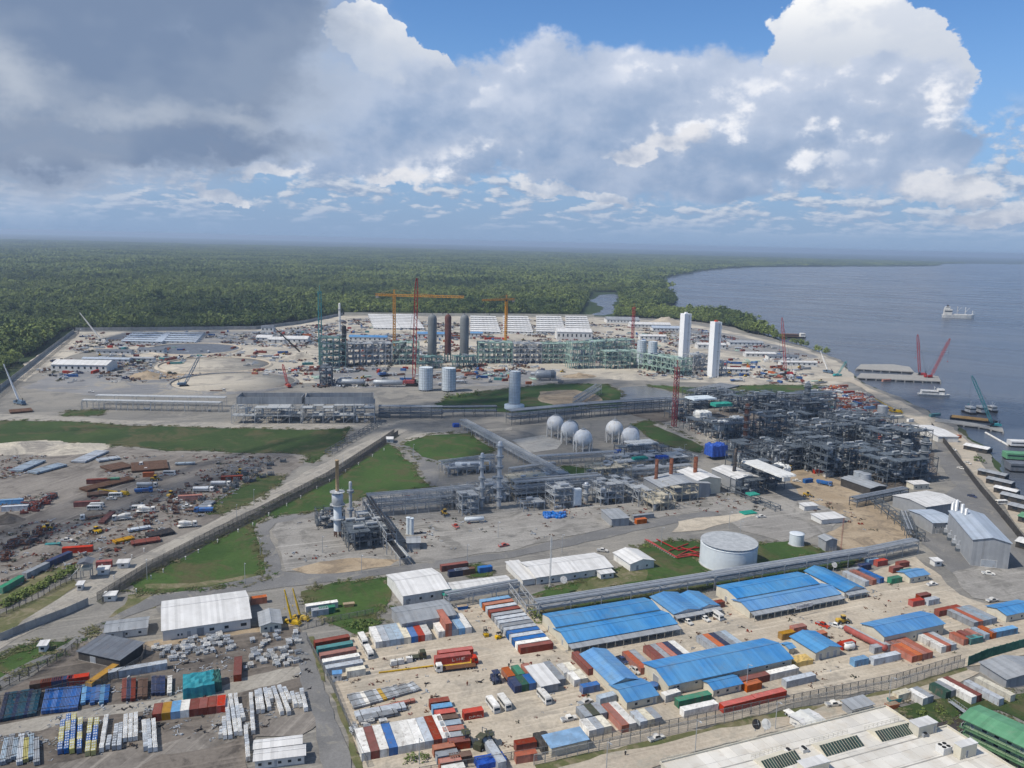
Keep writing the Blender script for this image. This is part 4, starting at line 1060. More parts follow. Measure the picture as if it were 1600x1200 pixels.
def module(label, a, b, depth, levels, lh, m=None, zpix=0.0, bay=6.0, gear=.6, name='process_module', cat='steel structure', pm=None, seed=0, group=None, brace=True, floors=True, roof=None, vesselm=None, lw=.32):
    """open steel frame of several floors with beams, braces, gratings, handrails, vessels and piping inside"""
    m = m or m_dsteel; pm = pm or m_pipe
    if isinstance(b, (int, float)): o0, ang, L = G(*a), HEAD, b
    else: o0, ang, L = frame(a, b, zpix)
    o = thing(name, label, cat, o0, ang, group); r = random.Random(seed + int(L * 13) + int(o0.x))
    nx = max(1, round(L / bay)); ny = max(1, round(depth / bay)); H = levels * lh
    P = [(L * i / nx, depth * j / ny) for i in range(nx + 1) for j in range(ny + 1)]
    posts(o, P, H + (.9 if floors else 0), lw, m)
    for k in range(levels):
        z = (k + 1) * lh; c = MB()
        for j in range(ny + 1): c.bar((-.1, depth * j / ny, z), (L + .1, depth * j / ny, z), lw * .8, lw * 1.1)
        for i in range(nx + 1): c.bar((L * i / nx, -.1, z - .03), (L * i / nx, depth + .1, z - .03), lw * .8, lw * 1.1)
        if floors:
            for j in (0, ny): c.bar((0, depth * j / ny, z + 1.0), (L, depth * j / ny, z + 1.0), .09)
            for i in (0, nx): c.bar((L * i / nx, 0, z + 1.0), (L * i / nx, depth, z + 1.0), .09)
        c.build('floor_beam', m, o)
        if floors:
            g = MB()
            for i in range(nx):
                for j in range(ny):
                    if r.random() < .5: g.box(L * i / nx + .2, depth * j / ny + .2, z + .2, L * (i + 1) / nx - .2, depth * (j + 1) / ny - .2, z + .26)
            if g.v: g.build('grating', m, o)
    if brace:
        t = MB()
        for k in range(levels):
            for i in range(nx):
                if (i + k) % 2 == 0: t.bar((L * i / nx, -.02, k * lh), (L * (i + 1) / nx, -.02, (k + 1) * lh), lw * .55)
            for j in range(ny):
                if (j + k) % 2: t.bar((-.02, depth * j / ny, k * lh), (-.02, depth * (j + 1) / ny, (k + 1) * lh), lw * .55)
                t.bar((L + .02, depth * j / ny, k * lh), (L + .02, depth * (j + 1) / ny, (k + 1) * lh), lw * .55)
        t.build('brace', m, o)
    for k in range(levels + 1):
        z = k * lh + .3
        for q in range(int(gear * nx * ny * (1.2 if k < levels else .35) + r.random())):
            x, y = r.uniform(1, max(1.5, L - 1)), r.uniform(1, max(1.5, depth - 1)); t = r.random()
            g = MB(); vm = vesselm or ((m_steel if r.random() < .8 else pm) if m is m_dsteel else (m_silver if r.random() < .3 else pm))
            if t < .35 and k < levels: rr = r.uniform(.5, 1.2); g.lathe([(rr * .5, 0), (rr, .3), (rr, r.uniform(1.5, lh * .85)), (rr * .4, lh * .9)], 10, x, y, z); nm = 'vessel'
            elif t < .65: rr = r.uniform(.4, .9); l = min(L - 1, r.uniform(2.5, 6)); g.tube((max(.3, x - l / 2), y, z + 1), (min(L - .3, x + l / 2), y, z + 1), rr, 10); g.cbox(x, y, z, .6, rr * 1.4, 1); nm = 'exchanger'
            elif k == levels: continue
            else: g.cbox(x, y, z, r.uniform(1, 2.4), r.uniform(1, 2), r.uniform(.8, 2)); nm = 'equipment_box'; vm = m
            g.build(nm, vm, o)
    for q in range(int(gear * 5 * levels)):
        z = r.randint(1, levels) * lh - r.uniform(.5, 1.2); y = r.uniform(.3, depth - .3); rr = r.uniform(.1, .26)
        x0, x1 = sorted((r.uniform(0, L), r.uniform(0, L)))
        g = MB(); g.path([(x0, y, z - r.uniform(0, lh)), (x0, y, z), (x1, y, z), (x1, y, max(.3, z - r.uniform(0, lh * 1.5)))], rr, 6); g.build('pipe', pm, o)
    return o, L, H
def column(label, px, py, r, h, m, name='process_column', ladder=True, skirt=True, decks=3, rm=None, group=None, cat='column', dm=None):
    p = G(px, py); o = thing(name, label, cat, (p.x, p.y, 0), HEAD, group)
    s = MB().lathe([(r, 1.6), (r, h - r * .9), (r * .88, h - r * .5), (r * .55, h - r * .15), (r * .12, h)], 18); s.build('shell', m, o)
    k = MB().lathe([(r * 1.12, 0), (r * 1.02, 1.6)], 18); k.build('skirt', rm or m_concrete, o)
    for i in range(decks):
        z = h * (i + 1) / (decks + .6); d = MB(); d.lathe([(r + .05, z), (r + 1.0, z), (r + 1.0, z + .12), (r + .05, z + .12)], 14, smooth=False)
        for j in range(10): a = j * .628; d.bar(((r + .95) * math.cos(a), (r + .95) * math.sin(a), z + .1), ((r + .95) * math.cos(a), (r + .95) * math.sin(a), z + 1.1), .07)
        d.lathe([(r + .92, z + 1.05), (r + .99, z + 1.05), (r + .99, z + 1.12), (r + .92, z + 1.12)], 14); d.build('platform', dm or m_steel, o)
    if ladder:
        l = MB()
        for y in (-.22, .22): l.bar((-.0 + y, -r - .25, .2), (y, -r - .25, h * .92), .08)
        for z in range(1, int(h * .9)): l.bar((-.22, -r - .25, z), (.22, -r - .25, z), .06)
        l.build('ladder', dm or m_steel, o)
    return o
def light_pole(px, py, h, label, group='lamp posts along the plant roads', lamp=True):
    key = ('lamp', h)
    if key not in PROTO:
        o = thing('lamp_post', None, 'lamp post'); MB().tube((0, 0, 0), (0, 0, h), .14, 6, .08).build('pole', m_steel, o)
        MB().bar((0, 0, h - .1), (1.3, 0, h + .15), .1).build('arm', m_steel, o); MB().cbox(1.4, 0, h + .08, .8, .3, .16).build('lamp_head', paint('pale'), o)
        PROTO[key] = o
    return place(PROTO[key], px, py, R(-60), label, group)
def S2(name, label, cat, a, b, c, eave, rise, roof, wall, **k):
    return shed(name, label, cat, a, b, max(3.0, depth_of(a, b, c, eave)), eave, rise, roof, wall, **k)
NW = lambda n, z=1.0, w=1.1, h=1.0: tuple(((i + .5) / n, z, w, h) for i in range(n))
GB = 'blue roofed camp buildings'
S2('workshop', 'long blue roofed hall whose grey lean-to walkway faces the parked white buses', 'workshop', (888, 1004), (1057, 974), (866, 982), 3.4, 1.3, m_croof, m_cwall, canopy=3.2, group=GB, gable_door=(.4, 1.2, 2.2), heading=R(22.6))
S2('workshop', 'long blue roofed hall directly behind the one with the grey walkway', 'workshop', (868, 980), (1030, 952), (846, 960), 4.3, 1.2, m_croof, m_cwall, over=.15, windows=((.2, 1.2, 2, 1), (.75, 1.2, 2, 1)), group=GB, heading=R(22.6), gable_door=(.5, 1.0, 2.1))
for a, b, c, w in (((1053, 959), (1087, 947), (1019, 931), 'left'), ((1091, 951), (1122, 945), (1066, 929), 'right')):
    S2('office_block', '%s of the two small blue roofed blocks with white gable ends between the long halls' % w, 'office', a, b, c, 3.2, 1.1, m_croof, m_wwall, ridge='y', canopy=2.6, group=GB, heading=R(23))
S2('workshop', 'front hall with blue roof, covered walkway and white name board over its eave', 'workshop', (1172, 954), (1310, 926), (1150, 936), 3.4, 1.3, m_croof, m_cwall, canopy=3.0, group=GB, heading=R(23.5))
S2('workshop', 'rear blue roofed hall beside the pipe bridge, behind the hall with the name board', 'workshop', (1151, 935), (1277, 910), (1117, 916), 4.3, 1.2, m_croof, m_cwall, over=.15, windows=((.35, 1.2, 2, 1),), group=GB, heading=R(23.5), gable_door=(.5, 1.6, 2.2))
S2('workshop', 'blue roofed wing with a white gable at the right end of the halls', 'workshop', (1320, 924), (1347, 917), (1262, 891), 3.4, 1.5, m_croof, m_wwall, ridge='y', canopy=2.4, group=GB, heading=R(23.5))
S2('workshop', 'blue roofed block with a white front gable beside the stacked grey cabins', 'workshop', (956, 1069), (996, 1060), (910, 1022), 3.3, 1.3, m_croof, m_cwall, ridge='y', group=GB, heading=R(23.5))
S2('workshop', 'low blue roofed annex with two windows at the foot of the gabled block', 'workshop', (980, 1096), (1027, 1085), (956, 1070), 3.0, 1.2, m_croof, m_cwall, windows=((.3, 1.0, 1.2, 1.1), (.7, 1.0, 1.2, 1.1)), doors=((.9, 1.0, 2.1),), group=GB, heading=R(23.5))
S2('warehouse', 'largest blue roofed shed with plain cream walls near the perimeter fence', 'warehouse', (1045, 1070), (1237, 1028), (1005, 1036), 4.0, 1.9, m_croof, m_cwall, windows=NW(7, 2.4, 1.2, .8), doors=((.06, 2.6, 3.0), (.55, 1.1, 2.2)), group=GB, heading=R(23), gable_door=(.5, 3.4, 3.2))
S2('office_block', 'small blue roofed cabin in front of the largest shed, three windows', 'office', (1115, 1077), (1157, 1066), (1100, 1063), 2.9, .8, m_croof, m_cwall, windows=NW(3), doors=((.88, .9, 2.1),), group=GB, heading=R(23))
S2('store_shed', 'blue roofed store open at its gable beside the yellow tarpaulin', 'shed', (1275, 1019), (1311, 1009), (1239, 994), 3.5, 1.3, m_croof, m_cwall, ridge='y', doors=((.2, 1.4, 2.3), (.5, 1.4, 2.3), (.8, 1.6, 2.3)), group=GB, heading=R(24))
S2('warehouse', 'blue roofed shed with five small front windows standing apart on the right', 'warehouse', (1382, 994), (1475, 974), (1349, 974), 4.6, 1.3, m_croof, m_cwall, windows=NW(5, 1.4, .9, 1.0), doors=((.68, 1.0, 2.1),), group=GB, heading=R(23))
S2('office_block', 'little blue roofed gatehouse at the end of the container rows', 'office', (1422, 902), (1452, 897), (1410, 892), 3.0, .9, m_croof, m_cwall, windows=NW(3), doors=((.12, 1.0, 2.1),), group=GB, heading=R(23))
S2('office_block', 'faded blue roofed building at the right border of the photo', 'office', (1573, 961), (1625, 953), (1549, 946), 3.2, 1.0, m_croof, m_cwall, windows=NW(3), group=GB, heading=R(22))
S2('store_shed', 'tiny blue roofed lean-to beside the largest blue shed', 'shed', (1233, 1013), (1241, 1011), (1224, 1005), 2.6, .5, m_croof, m_cwall, group=GB, heading=R(24))
_o, _a, _l = frame((1234, 946), (1261, 940), 3.6)
t = thing('sign_board', 'long white name board fixed over the covered walkway', 'sign', _o + Vector((0, 0, 3.2)), _a)
MB().box(0, -3.35, 0, 8.5, -3.2, 1.7).build('board', paint('white'), t)
lettering('OPERATIONS', .5, .36, paint('black'), t, 1.6, -3.36, .6, .07)
S2('warehouse', 'white curved roof warehouse with a row of wall panels below the ring road', 'warehouse', (254, 985), (391, 965), (246, 941), 4.2, 2.9, m_wroof, m_wwall, windows=((.17, 1.2, .7, 1.0), (.21, 1.2, .7, 1.0), (.55, 1.4, 1.8, 1.3), (.72, 1.4, 1.6, 1.3), (.92, 1.4, 2.2, 1.4)), doors=((.29, 1.4, 2.4), (.42, 2.6, 3.0)), heading=R(22.5), group=None)
S2('office_block', 'small grey roofed office with a red tank by its door', 'office', (164, 988), (229, 980), (163, 972), 3.0, .9, m_groof, m_wwall, windows=NW(3), doors=((.45, 1.0, 2.1),), heading=R(20))
o_, a_, l_ = frame((187, 1030), (215, 1015), 3.4)
shed('store_shed', 'dark walled shed with a flat slate roof in the fenced compound', 'shed', (122, 1017), (187, 1031), 10.5, 3.4, .8, m_droof, m_dwall, mono=True, windows=(), doors=((.35, 2.2, 2.2),))
S2('gate_hut', 'cream hut with a grey gable roof beside the yellow cranes', 'hut', (407, 978), (439, 972), (404, 957), 3.0, .9, m_groof, m_cwall, ridge='y', windows=((.25, 1.3, 1.2, 1.0), (.75, 1.3, 1.4, 1.2)), doors=((.5, .9, 2.0),), heading=R(20))
S2('warehouse', 'white gabled hall with panelled front beside the green lean-to', 'warehouse', (630, 931), (699, 917), (612, 897), 4.3, 1.8, m_wroof, m_wwall, windows=NW(4, 1.6, 1.2, 1.2), doors=((.1, 1.4, 2.3),), heading=R(25))
S2('covered_way', 'long white roof over the walkway next to the pipe bridge', 'shelter', (705, 921), (797, 908), (700, 911), 3.0, .5, m_wroof, m_wwall, heading=R(21))
S2('store_shed', 'bright green lean-to at the corner of the white gabled hall', 'shed', (694, 930), (716, 926), (692, 922), 2.7, .3, m_gtarp, m_gwall, mono=True, heading=R(22), seams=False)
S2('warehouse', 'grey roofed open store behind the row of pale containers', 'warehouse', (628, 974), (709, 957), (597, 953), 4.2, 1.2, m_groof, m_gwall, doors=((.62, 7.5, 3.4), (.25, 6.5, 3.4)), heading=R(24))
S2('office_block', 'long low white office with the satellite dish in front', 'office', (838, 902), (957, 886), (815, 879), 3.4, 1.5, m_wroof, m_wwall, windows=NW(7), doors=((.78, 1.0, 2.1),), heading=R(22))
S2('store_shed', 'narrow cream roofed lean-to on the end of the white office', 'shed', (817, 906), (836, 903), (797, 879), 2.8, .5, m_wroof, m_wwall, mono=True, heading=R(22))
S2('office_block', 'small white porch block at the right end of the white office', 'office', (939, 897), (959, 894), (936, 890), 2.6, .3, m_wroof, m_wwall, mono=True, windows=NW(2), heading=R(22))
S2('substation', 'white gabled plant house on the grass left of the big tank', 'plant house', (985, 881), (1016, 872), (970, 860), 3.6, 1.4, m_wroof, m_wwall, ridge='y', doors=((.3, 1.2, 2.2),), windows=((.7, 1.2, 1.0, 1.0),), heading=R(24))
GP = 'white cabins at the bottom edge'
for k, (a, b, c, lab) in enumerate((((398, 1169), (470, 1161), (396, 1158), 'rear of two white site cabins with four windows by the asphalt lane'), ((398, 1188), (475, 1175), (397, 1174), 'front of two white site cabins, windows facing the lane'))):
    S2('site_cabin', lab, 'cabin', a, b, c, 2.9, .5, m_wroof, m_wwall, windows=NW(5, 1.0, 1.1, 1.0), doors=((.42, .9, 2.0),), group=GP, heading=R(14))
S2('compressor_house', 'grey roofed compressor shelter with two rusty stacks', 'compressor house', (1033, 762), (1100, 751), (997, 748), 8.0, 1.8, m_groof, m_gwall, ridge='y', doors=((.3, 3, 3.5), (.7, 3, 3.5)), heading=R(20))
S2('compressor_house', 'cream roofed compressor shelter with one rusty stack', 'compressor house', (1090, 751), (1117, 744), (1058, 735), 9.0, 1.6, m_wroof, m_cwall, ridge='y', doors=((.5, 3, 3.5),), heading=R(22))
S2('compressor_house', 'plain grey compressor hall with the tall black stack', 'compressor house', (1150, 749), (1173, 741), (1110, 731), 9.0, 1.6, m_wroof, m_gwall, ridge='y', doors=((.5, 3, 3.5),), heading=R(22))
def stack(label, px, py, r, h, m, z0=0.0, cat='chimney', n=12, name='exhaust_stack', mb=None):
    p = G(px, py, z0); o = thing(name, label, cat, (p.x, p.y, z0)); MB().lathe([(r * 1.5, 0), (r, .5), (r, h), (r * .85, h), (r * .85, h - .6)], n).build('flue', m, o)
    q = MB()
    for z in (.35, .7): q.lathe([(r + .04, h * z), (r + .1, h * z), (r + .1, h * z + .25), (r + .04, h * z + .25)], n)
    q.build('flange', mb or m, o); return o
m_rstack = mat('rust red stack', (.19, .075, .045), (.12, .05, .032), rough=.8, scale=.8)
stack('dark red rusty stack on the grey compressor roof, left one of two', 1025, 748, 1.0, 11.5, m_rstack, 8.5)
stack('orange rusty stack on the grey compressor roof, right one of two', 1048, 744, 1.1, 10.5, m_rstack, 8.5)
stack('rusty stack on the cream compressor roof', 1086, 740, 1.2, 10, m_rstack, 9.4)
stack('tall black stack on the grey compressor hall', 1147, 738, 1.1, 14.5, paint('black'), 9.6)
S2('turbine_hall', 'tall plain grey turbine hall with pale door panel in its gable', 'turbine hall', (1521, 843), (1581, 850), (1508, 801), 12.5, 1.8, m_sroof, m_gwall, ridge='y', heading=R(-14), doors=((.48, 6.5, 3.4),), group=None)
S2('store_shed', 'long pale roofed shed under the steel canopy beyond the turbine hall', 'shed', (1447, 792), (1505, 776), (1391, 775), 6.5, 1.2, m_wroof, m_gwall, ridge='x', heading=R(24), length=26)
S2('control_house', 'low pale roofed control house left of the grey exhaust pipes', 'control house', (1458, 817), (1497, 817), (1446, 797), 6.0, 1.0, m_sroof, m_gwall, heading=R(8), windows=NW(4, 3.2, 1.0, .9), doors=((.2, 1.6, 2.3),))
for i in range(4):
    px, py = ((1489, 838), (1498, 842), (1504, 846), (1484, 832))[i]
    stack('%s of the four slim grey exhaust pipes beside the turbine hall' % ('second nearest', 'third nearest', 'nearest', 'farthest')[i], px, py, .85, 19 - i, m_silver, 0)
for i in range(8):
    px, py = 1478 + (i % 2) * 9 + (i // 2) * 6.5, 836 + (i // 2) * 8.5 + (i % 2) * 2
    p = G(px, py); t = thing('generator_skid', 'grey %s skid in the %s pair of the exhaust pipe bank' % (('inner', 'outer')[i % 2], ('farthest', 'second', 'third', 'nearest')[i // 2]), 'generator skid', (p.x, p.y, 0), R(-18), 'generator skids by the exhaust pipes')
    MB().box(-1.4, -1.1, 0, 1.4, 1.1, 1.6).build('base', m_dsteel, t); MB().box(-1.1, -.9, 1.6, 1.1, .9, 3.4).build('casing', m_silver, t); MB().tube((0, 0, 3.4), (0, 0, 5.2), .55, 10).build('flue', m_silver, t)
S2('guard_post', 'small white guard post with open window on the grey lot', 'guard post', (1461, 877), (1471, 876), (1461, 872), 2.7, .25, m_wroof, m_wwall, mono=True, heading=R(10), windows=((.5, 1.1, 1.6, 1.0),))
S2('store_shed', 'slate roofed open shed in front of the dark process structures', 'shed', (1360, 763), (1376, 757), (1313, 746), 5.0, .9, m_groof, m_dwall, ridge='y', heading=R(24))
S2('store_shed', 'low cream cabin with flat roof beside the slate roofed shed', 'cabin', (1428, 757), (1447, 754), (1425, 751), 3.4, .3, m_wroof, m_cwall, mono=True, heading=R(14), windows=NW(3))
S2('store_shed', 'little grey tank house with a peaked roof beside the pipe bridge', 'shed', (1291, 845), (1307, 843), (1280, 838), 5.4, 1.0, m_groof, m_gwall, ridge='y', heading=R(14), doors=((.5, 1.4, 2.2),))
S2('open_shelter', 'white flat shelter on posts near the dirt lot', 'shelter', (1257, 791), (1276, 789), (1256, 786), 2.8, .2, m_wroof, m_wwall, mono=True, heading=R(14))
S2('open_shelter', 'cream roofed shelter on the edge of the dirt lot', 'shelter', (1284, 812), (1314, 806), (1277, 802), 2.8, .3, m_wroof, m_wwall, mono=True, heading=R(18))
S2('gas_shed', 'grey monopitch shed on the process yard beside the blue barrels', 'shed', (956, 811), (971, 804), (939, 793), 4.2, .3, m_groof, m_gwall, mono=True, heading=R(16))
S2('store_shed', 'grey shed with a peaked roof under the twin pale silos', 'shed', (636, 848), (656, 848), (631, 839), 3.6, .9, m_groof, m_gwall, heading=R(8), doors=((.3, 1.4, 2.2),))
for a, b, c, lab in (((162, 931), (180, 929), (163, 926), 'white guard post beside the gate pillars on the perimeter road'), ((152, 890), (168, 886), (151, 886), 'white cabin standing beside the watch tower'), ((183, 880), (199, 876), (184, 875), 'green roofed cabin by the storage yard exit'),
                     ((120, 914), (128, 913), (120, 910), 'small white hut below the watch tower'), ((60, 1009), (72, 1007), (62, 1004), 'white hut on the grass verge of the perimeter road')):
    S2('guard_post', lab, 'guard post', a, b, c, 2.6, .2, m_wroof, m_wwall, mono=True, heading=R(12), windows=((.5, 1.0, 1.3, 1.0),))
p = G(136, 903); t = thing('watch_tower', 'slate roofed watch tower on tall legs by the perimeter road', 'watch tower', (p.x, p.y, 0), R(14))
posts(t, [(x, y) for x in (-1.8, 1.8) for y in (-1.8, 1.8)], 7.2, .3, m_concrete)
MB().box(-2.1, -2.1, 4.0, 2.1, 2.1, 4.2).build('floor', m_concrete, t); MB().box(-2, -2, 4.2, 2, 2, 5.2).build('parapet', m_cwall, t)
MB().prism([(-3, 7.2), (3, 7.2), (0, 8.2)], -3, 3).build('roof', m_droof, t)
s_ = MB()
for i in range(12): s_.box(-3.6 - i * .3, -.6, 3.7 - i * .33, -3.3 - i * .3, .6, 3.8 - i * .33)
s_.build('stair', m_steel, t)
S2('guard_post', 'white gatehouse with a pitched roof by the middle grass field', 'guard post', (604, 686), (613, 685), (604, 682), 3.0, .8, m_wroof, m_wwall, heading=R(5), windows=((.4, 1, 1.1, 1.0),))

def big_roof():
    z = 6.0
    A = G(1033, 1193, z); B = G(1384, 1105, z); d = (B - A); d.z = 0; ang = math.atan2(d.y, d.x); L = d.length
    o = thing('main_building', 'flat roofed white building with ridge skylights in the bottom right corner', 'building', (A.x, A.y, 0), ang)
    M = Matrix.Rotation(-ang, 3, 'Z')
    def loc(px, py, zz=z): v = G(px, py, zz) - Vector((A.x, A.y, 0)); return M @ v
    dep = 46.0
    r1 = loc(1527, 1166)
    ww = max(3.0, r1.x - L); print('wing', ww, r1, L)
    m_rw = mat('white roof coating', (.66, .63, .57), (.56, .53, .47), rough=.75, scale=.09, rnd=.09, dirt=.65, dirtc=(.50, .44, .36))
    MB().box(0, -dep, 0, L, 0, z - .25).build('wall', m_cwall, o)
    MB().box(L, -dep, 0, L + ww, -14, z - .25).build('wall', m_cwall, o)
    pm = {}
    nx, ny = 24, 10
    def panels(x0, x1, y0, y1, n, k):
        w, h = (x1 - x0) / n, (y1 - y0) / k
        key = (round(w, 3), round(h, 3))
        if key not in pm: pm[key] = MB().box(.03, .03, 0, w - .03, h - .03, .09).mesh('roof_panel', m_rw)
        MB().box(x0, y0, z - .25, x1, y1, z - .02).build('roof_deck', m_concrete, o)
        for i in range(n):
            for j in range(k): link('roof_panel', pm[key], o, (x0 + i * w, y0 + j * h, z - .02 + (.01 if (i + j) % 3 else .025)))
    panels(0, L, -dep, 0, 22, 10); panels(L, L + ww, -dep, -14, 5, 7)
    for x0, y0, x1, y1 in ((-.3, 0, L + .3, .3), (L + .001, -14, L + .3, 0), (L + .3, -14, L + ww + .3, -13.7), (L + ww, -dep, L + ww + .3, -14), (-.3, -dep, 0, 0)):
        MB().box(x0, y0, z - .2, x1, y1, z + .55).build('parapet', m_cwall, o)
    rl = MB()
    for i in range(40):
        x = L * i / 39; rl.bar((x, .15, z + .5), (x, .15, z + 1.3), .06)
    rl.bar((0, .15, z + 1.3), (L, .15, z + 1.3), .07); rl.bar((0, .15, z + .95), (L, .15, z + .95), .05); rl.build('railing', m_cwall, o)
    for q, (a, b, c) in enumerate((((1378, 1160), (1432, 1146), (1367, 1145)), ((1291, 1183), (1351, 1166), (1280, 1172)), ((1200, 1208), (1254, 1190), (1192, 1197)))):
        p0, p1, p2 = loc(*a), loc(*b), loc(*c); e = p1 - p0; n = 14; ln = e.length; dp = 3.0; hh = 1.5
        s = MB().prismx([(0, 0), (dp * 2, 0), (dp, hh)], .1, ln - .1); sk = s.build('skylight', m_cwall, o, (p0.x, p0.y, z + .09), math.atan2(e.y, e.x))
        g = MB(); w = ln / n
        sl = MB().add([(.1, -.02, .10), (w - .1, -.02, .10), (w - .1, dp - .1, hh), (.1, dp - .1, hh), (.1, -.05, .16), (w - .1, -.05, .16), (w - .1, dp - .12, hh + .06), (.1, dp - .12, hh + .06)], [(4, 5, 6, 7), (0, 1, 5, 4), (1, 2, 6, 5), (2, 3, 7, 6), (3, 0, 4, 7)])
        me = sl.mesh('pane', mat('green glass', (.035, .06, .05), (.025, .045, .04), rough=.25, rnd=.25))
        for i in range(n): link('pane', me, sk, (w * i, 0, 0))
        ra = MB()
        for i in range(9):
            x = ln * i / 8; ra.bar((x, dp * 2 + .4, 0), (x, dp * 2 + .4, 1.1), .06)
        ra.bar((0, dp * 2 + .4, 1.1), (ln, dp * 2 + .4, 1.1), .07); ra.bar((0, dp * 2 + .4, .6), (ln, dp * 2 + .4, .6), .05); ra.build('railing', m_cwall, sk)
    gt = MB()
    for y in (-7.5, -15.5, -24): gt.box(.3, y, z + .10, L - .3, y + .35, z + .16)
    gt.build('gutter', m_concrete, o)
    return o, A, ang, loc, L
BR, BR_A, BR_ang, BR_loc, BR_L = big_roof()
def on_roof(px, py, z=6.1): p = G(px, py, z); return (p.x, p.y, z)
def roof_box(name, label, cat, px, py, sx, sy, sz, m, z=6.12, fans=0, rz=None, extra=None):
    t = thing(name, label, cat, on_roof(px, py, z), BR_ang if rz is None else rz)
    MB().box(-sx / 2, -sy / 2, 0, sx / 2, sy / 2, sz).build('casing', m, t)
    if fans:
        for i in range(fans):
            for j in range(2):
                f = MB().lathe([(.55, 0), (.55, .14), (.42, .16), (.1, .1)], 12); f.build('fan', m_black, t, (-sx / 2 + sx * (i + .5) / fans, -sy / 4 + j * sy / 2, sz))
    if extra: MB().box(-sx / 2 - .15, -sy / 2 - .15, sz, sx / 2 + .15, sy / 2 + .15, sz + .18).build('lid', extra, t)
    return t
t = roof_box('stair_head', 'white stair head box at the back corner of the white roof', 'roof hut', 1441, 1143, 7.0, 3.4, 3.0, m_cwall, extra=m_wroof)
window_part(t, 2.6, -1.705, .2, .9, 2.0, 0, True)
t = roof_box('stair_head', 'white wedge topped roof hut with a brown door near the creek', 'roof hut', 1507, 1180, 6.0, 2.2, 3.6, m_cwall, extra=m_wroof)
window_part(t, -.6, -1.105, .2, .9, 2.0, 0, True)
roof_box('air_conditioner', 'large white cooling unit with four black fans on the white roof', 'cooling unit', 1474, 1175, 3.2, 2.6, 2.0, m_wwall, fans=2)
roof_box('air_conditioner', 'small grey cooling unit beside the stair head box', 'cooling unit', 1444, 1150, 1.8, 1.2, 1.0, m_groof, fans=1)
roof_box('air_conditioner', 'left of two small white cooling units between the skylights', 'cooling unit', 1232, 1177, 1.9, 1.6, 1.1, m_wwall, fans=1)
roof_box('air_conditioner', 'right of two small white cooling units between the skylights', 'cooling unit', 1256, 1174, 1.9, 1.6, 1.1, m_wwall, fans=1)
roof_box('stair_head', 'cream roof hut at the bottom edge between the skylights', 'roof hut', 1270, 1204, 8, 3.0, 2.6, m_cwall, extra=m_wroof)
def dish(label, px, py, r, m, z=0.0, mast=1.5, rz=None, el=35):
    p = G(px, py, z); t = thing('satellite_dish', label, 'satellite dish', (p.x, p.y, z), R(-70) if rz is None else rz)
    MB().tube((0, 0, 0), (0, 0, mast), .14, 8).build('mast', m_steel, t)
    prof = [(.02, 0)] + [(r * k / 6, r * .3 * (k / 6) ** 2) for k in range(1, 7)]
    d = MB(); d.lathe(prof + [(r * .985, r * .3 + .04)], 20)
    q = d.build('reflector', m, t, (0, 0, mast)); q.rotation_euler = (0, R(90 - el), 0)
    f = MB(); [f.bar((r * .9 * math.cos(a), r * .9 * math.sin(a), r * .3), (0, 0, r * .95), .05) for a in (.5, 2.6, 4.7)]; f.lathe([(.12, r * .9), (.16, r * 1.05)], 8); f.build('feed', m_steel, q)
    return t
dish('white satellite dish on a platform behind the white roof', 1195, 1143, 1.5, paint('white'), 6.1, 2.2)
dish('black satellite dish beside the white one on the roof platform', 1180, 1142, 1.4, paint('black'), 6.1, 2.0)
dish('white satellite dish between the white office and the pipe bridge', 880, 912, 1.5, paint('white'), 4.0, 1.6)
dish('white satellite dish on the ground by the container row', 1302, 892, 1.4, paint('white'), 0, 2.8)
dish('small white dish on a white trunk at the end of the container row', 1450, 985, 1.0, paint('white'), 0, 1.6)

